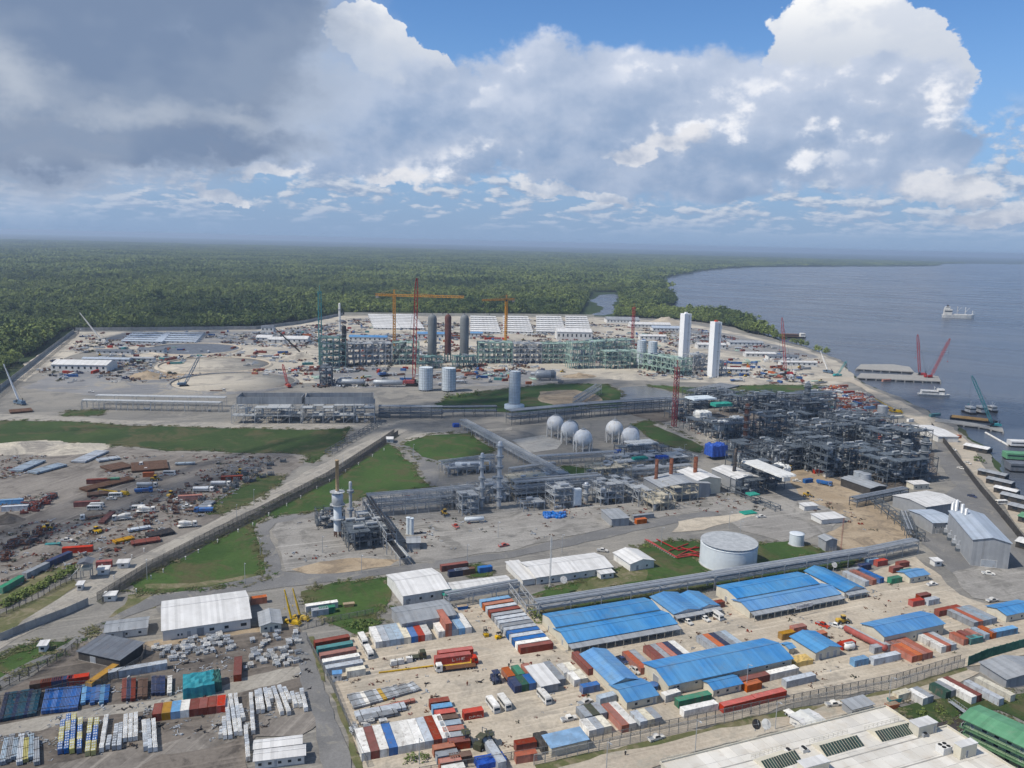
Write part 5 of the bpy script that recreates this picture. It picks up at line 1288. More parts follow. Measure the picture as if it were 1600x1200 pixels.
def houseboat():
    A = G(1535, 1103, 9.4); B = G(1640, 1150, 9.4); d = B - A; d.z = 0; ang = math.atan2(d.y, d.x); L = 62.0; W = 9.0
    o = thing('houseboat', 'green three deck accommodation barge moored in the creek', 'barge', (A.x, A.y, -.9), ang)
    gm = mat('green barge paint', (.10, .21, .11), (.08, .17, .09), rough=.65, scale=.3, rnd=0, dirt=.4, dirtc=(.20, .22, .16)); lm = mat('pale green panel', (.36, .43, .30), (.30, .37, .25), rough=.7, scale=.3, rnd=0, dirt=.3)
    MB().prismx([(-W - 1.5, .6), (-W - .3, -.6), (.3, -.6), (1.5, .6), (1.5, 1.6), (-W - 1.5, 1.6)], -2, L).build('hull', paint('brown'), o)
    for k in range(3):
        z = 1.6 + k * 2.6
        MB().box(0, -W, z, L, 0, z + 2.35).build('deck_house', lm, o)
        MB().box(-1.2, -W - 1.4, z + 2.35, L, 1.2, z + 2.6).build('deck', gm, o)
        rl = MB(); n = 26
        for i in range(n): x = -1 + (L + 1) * i / (n - 1); rl.bar((x, -W - 1.3, z), (x, -W - 1.3, z + 1.05), .1)
        rl.bar((-1, -W - 1.3, z + 1.05), (L, -W - 1.3, z + 1.05), .12); rl.bar((-1, -W - 1.3, z + .55), (L, -W - 1.3, z + .55), .08); rl.build('railing', gm, o)
        for i in range(18): window_part(o, 1.8 + i * 3.3, -W - .005, z + .8 if i % 4 else z + .05, 1.5 if i % 4 else 1.0, 1.2 if i % 4 else 2.1, 0, not i % 4)
        for j in range(4): window_part(o, -.005, -2 - j * 3, z + .8, 1.4, 1.1, R(-90))
    z = 9.4
    MB().add([(-1.4, -W - 1.5, z), (L, -W - 1.5, z), (L, -W / 2, z + 1.0), (-1.4, -W / 2, z + 1.0), (L, 1.4, z), (-1.4, 1.4, z), (-1.4, -W - 1.5, z + .15), (L, -W - 1.5, z + .15), (L, -W / 2, z + 1.15), (-1.4, -W / 2, z + 1.15), (L, 1.4, z + .15), (-1.4, 1.4, z + .15)],
             [(3, 2, 1, 0), (5, 4, 2, 3), (6, 7, 8, 9), (9, 8, 10, 11), (0, 1, 7, 6), (4, 5, 11, 10), (5, 3, 0, 6, 9, 11)]).build('roof', m_grroof, o)
    return o
houseboat()
_a, _b = G(1485, 1096, .6), G(1513, 1116, 3.2); d = _b - _a
t = thing('gangway', 'grey steel gangway leading from the bank to the green barge', 'gangway', (_a.x, _a.y, .6), math.atan2(d.y, d.x)); gl = math.hypot(d.x, d.y)
MB().bar((0, 0, 0), (gl, 0, 2.6), 1.4, .12).build('deck', m_steel, t)
for s in (-.7, .7):
    r = MB(); r.bar((0, s, 1), (gl, s, 3.6), .08)
    for i in range(9): r.bar((gl * i / 8, s, 2.6 * i / 8), (gl * i / 8, s, 1 + 2.6 * i / 8), .07)
    r.build('railing', m_steel, t)
RK = 'pipe racks through the plant'
pipe_rack('elevated pipe bridge running behind the blue roofed halls, left half', (843, 944), (1117, 901), 5.0, 6.2, (3.9, 6.2), 12.5, 7, truss=True)
pipe_rack('elevated pipe bridge in front of the big tank, right half', (1119, 900.7), (1358, 862), 5.0, 6.2, (3.9, 6.2), 12.5, 7)
pipe_rack('sloping end of the pipe bridge beside the dirt lot', (1361, 861.6), (1436, 846), 5.0, 6.2, (3.9, 6.2), 12, 7)
pipe_rack('short pipe rack that turns the corner by the satellite dish', (812, 909), (840, 943), -4.5, 6.2, (3.9, 6.2), 9, 6)
pipe_rack('low pipe rack beside the long white roof', (702, 931), (811, 911), 4.0, 5.6, (3.6, 5.6), 9, 5)
pipe_rack('tall pipe rack along the back of the process yard, left length', (577, 777), (742, 763.5), 7, 11, (4.5, 7.6, 11), 6.5, 7)
pipe_rack('tall pipe rack along the back of the process yard, right length', (806, 755), (940, 744), 7, 11, (4.5, 7.6, 11), 6.5, 7)
pipe_rack('rack carrying thick black pipes down towards the yard edge', (567, 778), (604, 834), 4.5, 10, (7, 10), 7, 3, pm=m_bpipe, rmin=.42, rmax=.6)
pipe_rack('low end of the rack with thick black pipes', (606, 848), (625, 872), 4.5, 3.5, (3.4,), 6, 3, pm=m_bpipe, rmin=.42, rmax=.6, truss=False)
pipe_rack('diagonal pipe rack beside the middle grass patch', (718, 656), (884, 746), 6, 7, (4.4, 7), 8, 6)
pipe_rack('pipe rack over the road junction, left part', (592, 636), (690, 637), 9, 9, (3.5, 6.2, 9), 8, 7, m=m_dsteel)
pipe_rack('pipe rack over the road junction, right part', (692, 637), (776, 636), 9, 8, (4.5, 8), 8, 7, m=m_dsteel)
pipe_rack('long dark pipe rack behind the spheres', (800, 643), (922, 632), 9, 11, (4.5, 7.5, 11), 8, 7, m=m_dsteel)
pipe_rack('long dark pipe rack between the pond and the red lattice tower', (925, 631.6), (1056, 623), 9, 11, (4.5, 7.5, 11), 8, 7, m=m_dsteel)
pipe_rack('dark pipe rack along the right grass strip', (1168, 619), (1308, 613), 9, 9, (4, 6.5, 9), 8, 7, m=m_dsteel)
pipe_rack('ground pipe rack of black pipes beside the perimeter road', (508, 703), (592, 655), -5, 2.6, (1.2, 2.6), 8, 5, m=m_dsteel, pm=m_bpipe, truss=False)
pipe_rack('pipe rack in front of the spheres', (842, 714), (964, 706), 4.5, 6, (3.6, 6), 8, 5)
pipe_rack('pale pipe rack behind the rusty stacks', (952, 738), (1080, 727.5), 5, 7.5, (4.5, 7.5), 8, 5)
pipe_rack('stub pipe rack rising from the middle pond field', (906, 622), (940, 601), 6, 9, (5, 9), 6, 4, pm=m_pipe)
pipe_rack('pipe rack in front of the grey compressor hall', (1105, 744), (1220, 790), -4, 3, (1.5, 3), 8, 4, m=m_dsteel)
pipe_rack('pipe rack beside the slate roofed open shed', (1340, 780), (1420, 764), 5, 5, (3, 5), 8, 5, m=m_dsteel)
pipe_rack('pipe rack rising from the pipe bridge to the pale sheds', (1432, 828), (1420, 800), 4, 6, (3.6, 6), 8, 5, m=m_dsteel)
pipe_rack('pipe rack along the right edge of the dirt lot', (1370, 775), (1446, 832), -4, 5, (3, 5), 9, 4, m=m_dsteel)
module('long row of air coolers on grey posts in the left middle', (128, 640), (342, 644), 9, 1, 6.5, m_steel, bay=9, gear=.15, name='cooler_bank', floors=False, brace=False)
pipe_rack('roof of grey pipes over the left cooler row, front line', (128, 626), (342, 630), 7, 7.6, (7.6,), 14, 12, truss=False, pw=.25)
pipe_rack('roof of grey pipes over the left cooler row, rear line', (150, 618.5), (350, 622), 7, 7.6, (7.6,), 14, 12, truss=False, pw=.25)
for k, (a, b) in enumerate((((362, 662), (470, 662)), ((472, 662), (585, 661)))):
    module('large steel cooler structure with open top basin, %s half' % ('left', 'right')[k], a, b, 34, 2, 6, m_steel, bay=8, gear=.25, name='cooler_structure', seed=k, group='cooler structures left of the junction')
    o0, ang, L = frame(a, b)
    t = thing('cooler_basin', 'grey louvred cooler basin on top of the %s cooler structure' % ('left', 'right')[k], 'cooler', (o0.x, o0.y, 12.3), ang)
    for x0, y0, x1, y1 in ((1, 14, L - 1, 14.4), (1, 33, L - 1, 33.4), (1, 14.4, 1.4, 33), (L - 1.4, 14.4, L - 1, 33)):
        MB().box(x0, y0, 0, x1, y1, 5.5).build('side_wall', m_gwall, t)
    f = MB()
    for i in range(int(L / 5)): f.lathe([(2.0, .2), (2.0, 1.2), (1.8, 1.2), (.3, .8)], 12, 3.5 + i * 5, 24)
    f.build('fan_ring', m_steel, t)
m_csteel = mat('cream steel', (.50, .45, .34), (.40, .36, .28), rough=.65)
module('cream frame behind the right of the twin columns', (800, 778), 22, 12, 2, 5, m_csteel, bay=5.5, gear=.9, seed=70)
module('open frame left of the little lawn', (832, 768), 22, 12, 2, 4.5, m_steel, bay=5.5, gear=.8, seed=71)
module('cream frame around the orange scaffold', (930, 760), 24, 14, 2, 5, m_csteel, bay=5, gear=1, seed=72)
module('slim frame in front of the tall rack, left', (690, 795), 12, 10, 2, 4, m_steel, bay=4, gear=.6, seed=73)
pipe_rack('pale pipe rack crossing behind the large horizontal drum', (690, 722), (772, 712), 4, 5.5, (3.5, 5.5), 7, 5)
pipe_rack('pale pipe rack between the lawn and the cream frames', (800, 733), (868, 724), 4, 5.5, (3.5, 5.5), 7, 5)

module('three floor pale frame on the process yard, left of the twin columns', (722, 807), 9, 20, 3, 3.5, m_steel, bay=5, gear=.5, seed=1)
module('two floor pale frame with a clear bay in front of the compressor shelter', (997, 792), 9, 34, 2, 4.2, m_steel, bay=5.5, gear=.45, seed=2)
module('three floor frame with pale exchanger beside it', (866, 797), 11, 12, 3, 3.8, m_steel, bay=5.5, gear=.7, seed=3)
module('three floor frame with yellow stair on its right side', (938, 791), 14, 15, 3, 3.8, m_steel, bay=5, gear=.8, seed=4)
module('low frame under a grey roof beside the blue barrels', (818, 800), 12, 9, 1, 4.4, m_steel, bay=6, gear=1.0, seed=5, brace=False)
module('pipe frame behind the twin columns', (742, 790), 20, 14, 2, 4.2, m_steel, bay=5, gear=.8, seed=6)
module('pipe frame between the twin columns and the grass', (765, 778), 26, 10, 2, 4, m_steel, bay=6, gear=.6, seed=7)
module('platform of the cream compressor shelter, white panels below', (1052, 786), 16, 12, 2, 4.2, m_csteel, bay=5.5, gear=.5, seed=8)
module('platform of the grey compressor shelter, white panel below', (1020, 800), 14, 12, 2, 4.2, m_csteel, bay=5.5, gear=.5, seed=9)
module('platform of the plain grey compressor hall with a green awning', (1157, 777), 16, 10, 2, 4.4, m_dsteel, bay=5, gear=.6, seed=10)
module('exchanger frame in front of the orange scaffold', (955, 752), 45, 10, 1, 5, m_steel, bay=6, gear=1.2, seed=11)
module('low exchanger field behind the pale rack', (965, 733), 60, 22, 1, 4, m_steel, bay=7, gear=1.0, seed=12)
module('small pump frame beside the white topped deck', (975, 720), 34, 14, 1, 7, m_dsteel, bay=6, gear=.8, seed=13)
module('frame beside the large horizontal drum', (700, 745), 30, 12, 1, 5, m_steel, bay=6, gear=.8, seed=14)
module('low frame on the left of the flare base', (497, 828), 13, 9, 2, 4, m_dsteel, bay=5, gear=.8, seed=15)
module('pipe tangle frame right of the flare base', (545, 862), 20, 18, 2, 4.2, m_dsteel, bay=5, gear=1.3, seed=16)
module('frame under the thick black pipes', (572, 852), 12, 26, 2, 4, m_steel, bay=5, gear=.7, seed=17)
DK = 'dark process structures by the river road'
for i, (px, py, L, d, lv, lh, lab) in enumerate((
    (1061, 660, 26, 22, 3, 5, 'dark frame right of the red lattice tower'), (1085, 640, 40, 20, 3, 5, 'dark frame topped by grey sheeting, at the far left of the unit'), (1086, 678, 22, 16, 2, 5, 'dark frame under the upright white sheeted module'),
    (1120, 690, 34, 20, 2, 6, 'dark frame under the sloping white sheeted module'), (1140, 648, 60, 22, 3, 5, 'dark frame topped by green sheeting'), (1195, 690, 44, 22, 3, 6, 'dark frame with white plank deck, mid unit'),
    (1240, 660, 48, 24, 3, 5, 'dark frame behind the slender dark column'), (1145, 722, 40, 16, 2, 5.5, 'dark frame behind the tall black stack'), (1216, 738, 36, 24, 3, 5, 'dark frame with tall front posts behind the blue tank box'),
    (1262, 738, 26, 26, 4, 5, 'tallest dark frame facing the dirt lot'), (1290, 748, 24, 30, 4, 4.6, 'dark frame left of the slate roofed shed'), (1265, 705, 60, 24, 3, 5.5, 'long dark frame in the middle of the unit'),
    (1325, 745, 52, 22, 3, 5, 'dark frame behind the slate roofed shed'), (1320, 690, 50, 28, 3, 5, 'dark frame in front of the red roofed stores'), (1385, 762, 40, 22, 3, 5, 'dark frame behind the low cream cabin'),
    (1380, 715, 44, 26, 3, 5.4, 'dark frame at the river road corner'), (1300, 668, 40, 16, 2, 5, 'dark frame beside the parked red containers'), (1196, 655, 40, 16, 2, 5, 'dark frame beside the round blue tank'))):
    module(lab, (px, py), L, d, lv, lh, m_dsteel, bay=6.5, gear=.75, seed=30 + i, group=DK)
module('three floor steel block with white sheeting on its roof', (1197, 768), 13, 40, 3, 4.6, m_dsteel, bay=6.5, gear=.6, seed=60)
def tarp(name, label, px, py, sx, sy, h, m, z=0.0, rz=None, seed=0, legs=0.0, bulge=.6, cat='tarpaulin'):
    """sheet thrown over a bulky load: uneven top, folds down the sides"""
    r = random.Random(seed + int(px)); p = G(px, py, z); t = MB(); n = 9
    H = [[h * (1 - .18 * r.random()) if 0 < i < n - 1 and 0 < j < n - 1 else h * (.9 - .12 * r.random()) for j in range(n)] for i in range(n)]
    v = [((i / (n - 1) - .5) * sx, (j / (n - 1) - .5) * sy, legs + H[i][j]) for i in range(n) for j in range(n)]
    f = [(i * n + j, (i + 1) * n + j, (i + 1) * n + j + 1, i * n + j + 1) for i in range(n - 1) for j in range(n - 1)]
    rim = [(i, 0) for i in range(n)] + [(n - 1, j) for j in range(1, n)] + [(i, n - 1) for i in range(n - 2, -1, -1)] + [(0, j) for j in range(n - 2, 0, -1)]
    k = len(v)
    for q, (i, j) in enumerate(rim):
        x, y, _ = v[i * n + j]; e = 1 + (.03 + .05 * (q % 2)) * bulge; v.append((x * e, y * e, legs + h * .02 + .25 * r.random()))
    m_ = len(rim)
    for q in range(m_):
        a = rim[q][0] * n + rim[q][1]; b = rim[(q + 1) % m_][0] * n + rim[(q + 1) % m_][1]; f.append((a, k + q, k + (q + 1) % m_, b))
    t.add(v, f)
    o = t.build(name, m, None, (p.x, p.y, z), HEAD if rz is None else rz)
    return tag(o, label, cat)
m_wtarp = mat('white sheeting', (.66, .66, .63), (.58, .58, .55), rough=.6, scale=.4, rnd=.04, dirt=.2, bump=.15, bscale=1.2)
tarp('sheeted_module', 'bright blue sheeted box beside the tall black stack', 1118, 716, 12, 9, 9, m_tarp, legs=2, bulge=1.2)
tarp('sheeted_module', 'upright white sheeted module flared at its base', 1097, 657, 11, 9, 8.5, m_wtarp, 5, bulge=2.5)
tarp('sheeted_module', 'long sloping white sheeted module beside the slender column', 1127, 671, 11, 8, 7, m_wtarp, 6)
tarp('sheeted_module', 'rounded white sheeted end beside the slender column', 1150, 665, 8, 8, 8, m_wtarp, 6)
tarp('roof_sheet', 'white sheeting over the roof of the three floor block', 1200, 733, 11, 34, 1.2, m_wtarp, 14.6)
tarp('end_sheet', 'white sheet hanging over the right end of the three floor block', 1220, 749, 5, 10, 10, m_wtarp, 5, bulge=1.5)
tarp('roof_sheet', 'grey sheeting over the far left dark frame', 1095, 623, 22, 14, 1.6, m_scaf, 15.4)
tarp('roof_sheet', 'green sheeting over a dark frame', 1127, 634, 16, 8, 3, m_gtarp, 13)
m_drum = mat('barrel blue', (.03, .16, .50), rough=.5)
for i in range(26):
    p = G(851 + (i % 9) * 4.0 + random.uniform(-1, 1), 803.5 + (i // 9) * 3.2 + random.uniform(-1, 1)); k = random.uniform(.8, 1.2)
    tag(MB().lathe([(.85 * k, 0), (.95 * k, .6), (.95 * k, 1.1), (.7 * k, 1.5), (.2, 1.55)], 10).build('drum', m_drum, None, p), 'bright blue film wrapped drum in the heap on the process yard', 'drum', 'blue drums heaped on the process yard')
p = G(900, 792); t = thing('cooler_box', 'tall pale box exchanger on legs right of the three floor frame', 'exchanger', (p.x, p.y, 0), HEAD); MB().box(-2.4, -1.5, 1.2, 2.4, 1.5, 10.2).build('casing', m_tank, t)
for x in (-2.2, 2.2): MB().box(x - .2, -1.3, 0, x + .2, 1.3, 1.2).build('leg', m_steel, t)
MB().cbox(0, -1.62, 2, 3.6, .2, 7.6).build('door_panel', m_scaf, t)
tarp('awning', 'green awning beside the plain grey compressor hall', 1176, 773, 6, 5, 1.0, m_gtarp, 5)
tarp('cover', 'green sheet spread over material near the road', 1169, 802, 8, 5, .9, m_gtarp)
tarp('cover', 'blue sheet on the ground left of the white topped deck', 968, 709, 6, 5, 3, m_tarp)
tarp('cover', 'green sheet behind the pale rack', 1000, 718, 10, 4, 2, m_gtarp, 4)
tarp('cover', 'blue sheet right of the green sheet behind the pale rack', 1034, 716, 8, 4, 2, m_tarp, 4)
tarp('cover', 'yellow tarpaulin beside the open blue roofed store', 1250, 1037, 7.5, 4, 2.4, paint('yellow'))
tarp('cover', 'blue tarpaulin over a pile at the bottom edge of the yard', 766, 1194, 8, 4, 2.2, m_tarp)
tarp('cover', 'small blue sheet at the junction of the racks', 713, 667, 5, 4, 3, m_tarp)
tarp('deck_roof', 'white sheeted deck roof right of the spheres', 1002, 692, 20, 12, 1.0, m_wtarp, 7)

def sphere(label, px, py, r=6.2, cz=9.6):
    p = G(px, py, cz); o = thing('gas_sphere', label, 'storage sphere', (p.x, p.y, 0), R(random.uniform(0, 90)), 'white gas spheres on legs')
    n = 20; prof = [(max(.02, r * math.sin(math.pi * k / n)), cz - r * math.cos(math.pi * k / n)) for k in range(n + 1)]
    MB().lathe(prof, 28).build('shell', m_sphere, o)
    lm = MB().tube((0, 0, 0), (0, 0, cz), .38, 8).mesh('leg', m_wwall)
    for i in range(8): a = i * math.pi / 4; link('leg', lm, o, (r * .99 * math.cos(a), r * .99 * math.sin(a), 0))
    b = MB()
    for i in range(8):
        a, a2 = i * math.pi / 4, (i + 1) * math.pi / 4; q = lambda t, z: (r * .99 * math.cos(t), r * .99 * math.sin(t), z)
        b.bar(q(a, 1), q(a2, 6), .12); b.bar(q(a2, 1), q(a, 6), .12)
    b.build('brace', m_steel, o)
    s = MB(); k = 14
    for i in range(k):
        t0 = -.3 + 1.75 * i / k; t1 = -.3 + 1.75 * (i + 1) / k; f = lambda t: ((r + .5) * math.cos(t), -.9, cz + (r + .5) * math.sin(t))
        s.bar(f(t0), f(t1), .1, .9)
    s.lathe([(1.6, cz + r + .1), (1.6, cz + r + .25)], 10)
    for i in range(8): s.bar((1.6 * math.cos(i * .785), 1.6 * math.sin(i * .785), cz + r), (1.6 * math.cos(i * .785), 1.6 * math.sin(i * .785), cz + r + 1.3), .1)
    s.tube((0, 0, cz + r), (0, 0, cz + r + 2.6), .2, 6); s.build('stairway', m_steel, o)
    return o
for px, py, lab in ((867.5, 662, 'farthest left white gas sphere with a brown streak'), (890, 671, 'middle sphere of the left three white gas spheres'), (911, 684.5, 'nearest white gas sphere of the left three'), (960, 670, 'rear sphere of the right pair, faintly pink'), (985, 681, 'front white sphere of the right pair beside the white deck')): sphere(lab, px, py)
def tank(label, px, py, r, h, m, stair=True, n=40, name='storage_tank', dome=.09, group=None):
    p = G(px, py); o = thing(name, label, 'tank', (p.x, p.y, 0), HEAD, group)
    s = MB()
    for k in range(5): s.lathe([(r - .012 * k, h * k / 5), (r - .012 * k, h * (k + 1) / 5 - .02)], n)
    s.build('shell', m, o)
    MB().lathe([(r + .12, h - .02), (r + .12, h + .12), (r * .72, h + r * dome * .55), (r * .35, h + r * dome * .9), (.05, h + r * dome)], n).build('roof', m, o)
    MB().lathe([(r + .5, 0), (r + .4, .35), (r + .02, .35)], n).build('base', m_concrete, o)
    if stair:
        t = MB(); k = 26
        for i in range(k): a = -.4 + 1.5 * i / k; t.bar(((r + .1) * math.cos(a), (r + .1) * math.sin(a), h * i / k + .3), ((r + 1.0) * math.cos(a), (r + 1.0) * math.sin(a), h * i / k + .3), .35, .08)
        for i in range(40): a = i * .157; t.bar(((r) * math.cos(a), (r) * math.sin(a), h + .1), ((r) * math.cos(a), (r) * math.sin(a), h + 1.1), .06)
        t.lathe([(r - .03, h + 1.1), (r + .03, h + 1.1), (r + .03, h + 1.16), (r - .03, h + 1.16)], n); t.build('stair', m_steel, o)
    return o
tank('big pale grey storage tank beside the pipe bridge', 1137, 880.5, 12.5, 9.6, m_tank)
tank('small pale water tank beside the green bank', 1244, 851, 3.4, 5.6, m_tank, False, 24)
tank('slim pale silo on the grey shed, left of two', 638, 835, 1.1, 8.5, m_scaf, False, 14, 'silo')
tank('slim pale silo on the grey shed, right of two', 643, 835.5, 1.1, 8.3, m_scaf, False, 14, 'silo')
tank('grey round tank under the dark frames, left of two', 1340, 757, 3.0, 8, m_pipe, False, 18)
tank('grey round tank under the dark frames, right of two', 1351, 760, 3.2, 8, m_pipe, False, 18)
tank('grey upright tank by the red roofed stores', 1378, 650, 4.2, 9, m_pipe, False, 18)
tank('blue elevated water tank between the blue roofed blocks', 1021, 1077, 1.5, 1.8, paint('blue'), False, 16, 'water_tank')
column('left of the twin process columns with ring platforms', 752, 796, .95, 31, m_silver, decks=5)
column('right, taller of the twin process columns with ring platforms', 779, 795, 1.2, 37, m_silver, decks=6)
column('slender dark lattice clad column rising from the dark unit', 1258, 655, 2.6, 31, m_dsteel, decks=5)
column('dark brown column beside the white sheeted modules', 1164, 694, 1.9, 30, m_rustpipe, decks=5)
column('dark column at the river road corner, left of two', 1412, 752, 2.2, 27, m_dsteel, decks=4)
column('dark column at the river road corner, right of two', 1440, 750, 2.4, 27, m_dsteel, decks=4)
column('dark column near the centre of the dark unit', 1228, 728, 1.2, 18, m_dsteel, decks=3)
column('short pale column beside the yellow stair', 915, 786, 1.3, 12, m_silver, decks=2)
column('black column inside the left green frame', 538, 573, 2.6, 46, paint('black'), decks=2, ladder=False)
column('slim tan topped stack beside the flare drum', 548, 826, .75, 24, m_silver, decks=2)
column('slim white stack at the far edge of the site', 531, 519, 1.6, 44, m_wwall, decks=2, ladder=False)
p = G(528, 838); t = thing('heater_stack', 'white heater drum with a tall tan stack at the left of the process yard', 'heater', (p.x, p.y, 0), HEAD)
for i in range(6): a = i * 1.047; MB().bar((1.7 * math.cos(a), 1.7 * math.sin(a), 0), (1.7 * math.cos(a), 1.7 * math.sin(a), 3), .4).build('leg', m_rustpipe, t)
MB().lathe([(1.9, 3), (1.9, 15), (1.5, 15.6)], 20).build('radiant_drum', m_tank, t)
MB().lathe([(1.4, 15.5), (2.7, 16.6), (2.7, 20.6), (1.6, 21.6), (.95, 22.4)], 20).build('convection_drum', m_silver, t)
MB().lathe([(.85, 22.2), (.8, 37), (.95, 37), (.95, 37.5), (.7, 37.5)], 14).build('stack', mat('tan stack', (.42, .31, .19), (.34, .25, .16), rough=.8), t)
pl = MB()
for z in (9, 15.8, 22): pl.lathe([(1.9, z), (3.6, z), (3.6, z + .12), (1.9, z + .12)], 16, smooth=False); [pl.bar((3.5 * math.cos(a * .4), 3.5 * math.sin(a * .4), z), (3.5 * math.cos(a * .4), 3.5 * math.sin(a * .4), z + 1.1), .07) for a in range(16)]
pl.build('platform', m_steel, t)
def drum(label, px, py, r, L, m, rz=None, z=1.6, m2=None, name='horizontal_drum', group=None):
    p = G(px, py); o = thing(name, label, 'drum', (p.x, p.y, 0), HEAD if rz is None else rz, group); c = z + r
    b = MB(); prof = [(.05, -L / 2 - r * .5), (r * .6, -L / 2 - r * .38), (r, -L / 2), (r, L / 2), (r * .6, L / 2 + r * .38), (.05, L / 2 + r * .5)]
    b.lathe(prof, 18); b.v = [(h, y, c - x) for x, y, h in b.v]; b.build('shell', m, o)
    for x in (-L * .3, L * .3): MB().box(x - .3, -r * .8, 0, x + .3, r * .8, c - r * .6).build('saddle', m_concrete, o)
    if m2: MB().tube((L * .28, 0, c), (L / 2 + .02, 0, c), r + .04, 18).build('end_cladding', m2, o)
    MB().box(-L / 2, -.5, c + r, L / 2, .5, c + r + .12).build('walkway', m_steel, o)
    return o
drum('large pale horizontal drum with a tan end beside the grass', 738, 738, 2.6, 20, m_tank, R(8), m2=mat('tan cladding', (.34, .28, .19), rough=.6))
drum('long grey vessel lying on the construction ground, left', 548, 603, 2.6, 24, m_pipe, R(2))
drum('long pale vessel lying on the construction ground, right', 606, 604, 2.5, 26, m_pipe, R(4))
drum('short grey vessel lying right of the pale tower', 852, 594, 4.5, 18, m_pipe, R(8), m2=m_dsteel)
drum('white tank trailer parked on the process yard', 741, 817, 1.2, 9, m_tank, R(14), z=1.0)
def scaffold_drum(label, px, py, r, h, flare=0.0, n=22, name='sheeted_tower', group=None, legs=0):
    p = G(px, py); o = thing(name, label, 'tower', (p.x, p.y, 0), HEAD, group)
    s = MB().lathe([(r, legs), (r, h), (r * .97, h)], n, smooth=False); s.build('sheeting', m_scaf, o)
    g = MB()
    for i in range(n): a = 2 * math.pi * i / n; g.bar(((r + .06) * math.cos(a), (r + .06) * math.sin(a), 0), ((r + .06) * math.cos(a), (r + .06) * math.sin(a), h + .8), .22)
    k = int(h / 2.4)
    for q in range(k + 1):
        z = h * q / k
        for i in range(n): a, b = 2 * math.pi * i / n, 2 * math.pi * (i + 1) / n; g.bar(((r + .06) * math.cos(a), (r + .06) * math.sin(a), z), ((r + .06) * math.cos(b), (r + .06) * math.sin(b), z), .16)
    g.build('scaffold', m_steel, o)
    if flare: MB().lathe([(flare, 0), (flare, 3.2), (r + .1, 4.4), (r + .1, 0)], n).build('skirt', m_scaf, o)
    if legs: MB().lathe([(r * .9, 0), (r * .9, legs)], n).build('base', m_dwall, o)
    return o
scaffold_drum('pale blue sheeted tower with a flared foot behind the rack', 803.5, 638, 4.8, 32, 8.6)
scaffold_drum('pale sheeted drum under the reactors, left of two', 665, 610, 6.6, 22, group='sheeted drums under the reactors', legs=1.2)
scaffold_drum('pale sheeted drum under the reactors, right of two', 701, 611, 6.6, 22, group='sheeted drums under the reactors', legs=1.2)
m_reac = mat('reactor plate', (.175, .19, .195), (.14, .15, .155), rough=.6, scale=.1, rnd=.05, dirt=.3, dirtc=(.13, .10, .08)); m_reacr = mat('rusty reactor plate', (.13, .055, .045), (.09, .04, .035), rough=.7, scale=.12, rnd=.05)
for px, r, m, lab in ((675, 5.2, m_reac, 'left of the two tall grey reactors'), (725, 5.2, m_reac, 'right of the two tall grey reactors'), (699.5, 3.8, m_reacr, 'rust dark reactor between the two grey ones')):
    p = G(px, 566); t = thing('reactor', lab, 'reactor', (p.x, p.y, 0), HEAD, 'upright reactors'); H = 56
    MB().lathe([(r * .9, 9), (r, 11), (r, H - r), (r * .86, H - r * .5), (r * .5, H - r * .12), (.1, H)], 24).build('shell', m, t)
    lm = MB().bar((0, 0, 0), (0, 0, 11), .9).mesh('leg', m_tgreen)
    for i in range(6): a = i * 1.047 + .3; link('leg', lm, t, (r * 1.05 * math.cos(a), r * 1.05 * math.sin(a), 0))
    b = MB()
    for z in (20, 32, 44): b.lathe([(r + .02, z), (r + .12, z), (r + .12, z + .5), (r + .02, z + .5)], 24)
    b.build('ring', m, t); MB().tube((0, 0, H - .2), (0, 0, H + 1), .7, 8).build('nozzle', m, t)
for px, py, w, lab in ((1067.5, 567, 9.2, 'left of two white square columns'), (1113.5, 588, 8.6, 'right of two white square columns, nearer to the river')):
    p = G(px, py); t = thing('cold_box', lab, 'column', (p.x, p.y, 0), HEAD, 'white square columns'); wm = mat('cold box white', (.82, .82, .81), (.78, .78, .77), rough=.55, scale=.05, rnd=.02)
    MB().box(-w / 2, -w / 2, 0, w / 2, w / 2, 60).build('casing', wm, t)
    e = MB()
    for x in (-1, 1):
        for y in (-1, 1): e.bar((x * w / 2, y * w / 2, 0), (x * w / 2, y * w / 2, 60.3), .5)
    for z in range(6, 60, 6): e.box(-w / 2 - .05, -w / 2 - .05, z, w / 2 + .05, -w / 2 + .02, z + .18)
    e.build('frame', wm, t); l = MB(); [l.bar((x, -w / 2 - .5, 0), (x, -w / 2 - .5, 58), .16) for x in (1.0, 1.8)]; [l.cbox(1.4, -w / 2 - .7, z, 2.6, 1.3, .2) for z in range(8, 60, 10)]; l.build('ladder', m_steel, t); MB().cbox(0, 0, 60.1, 3, 3, 1.6).build('roof_hatch', paint('red') if px > 1100 else wm, t)
GS = 'pale green steel structures of the new plant'
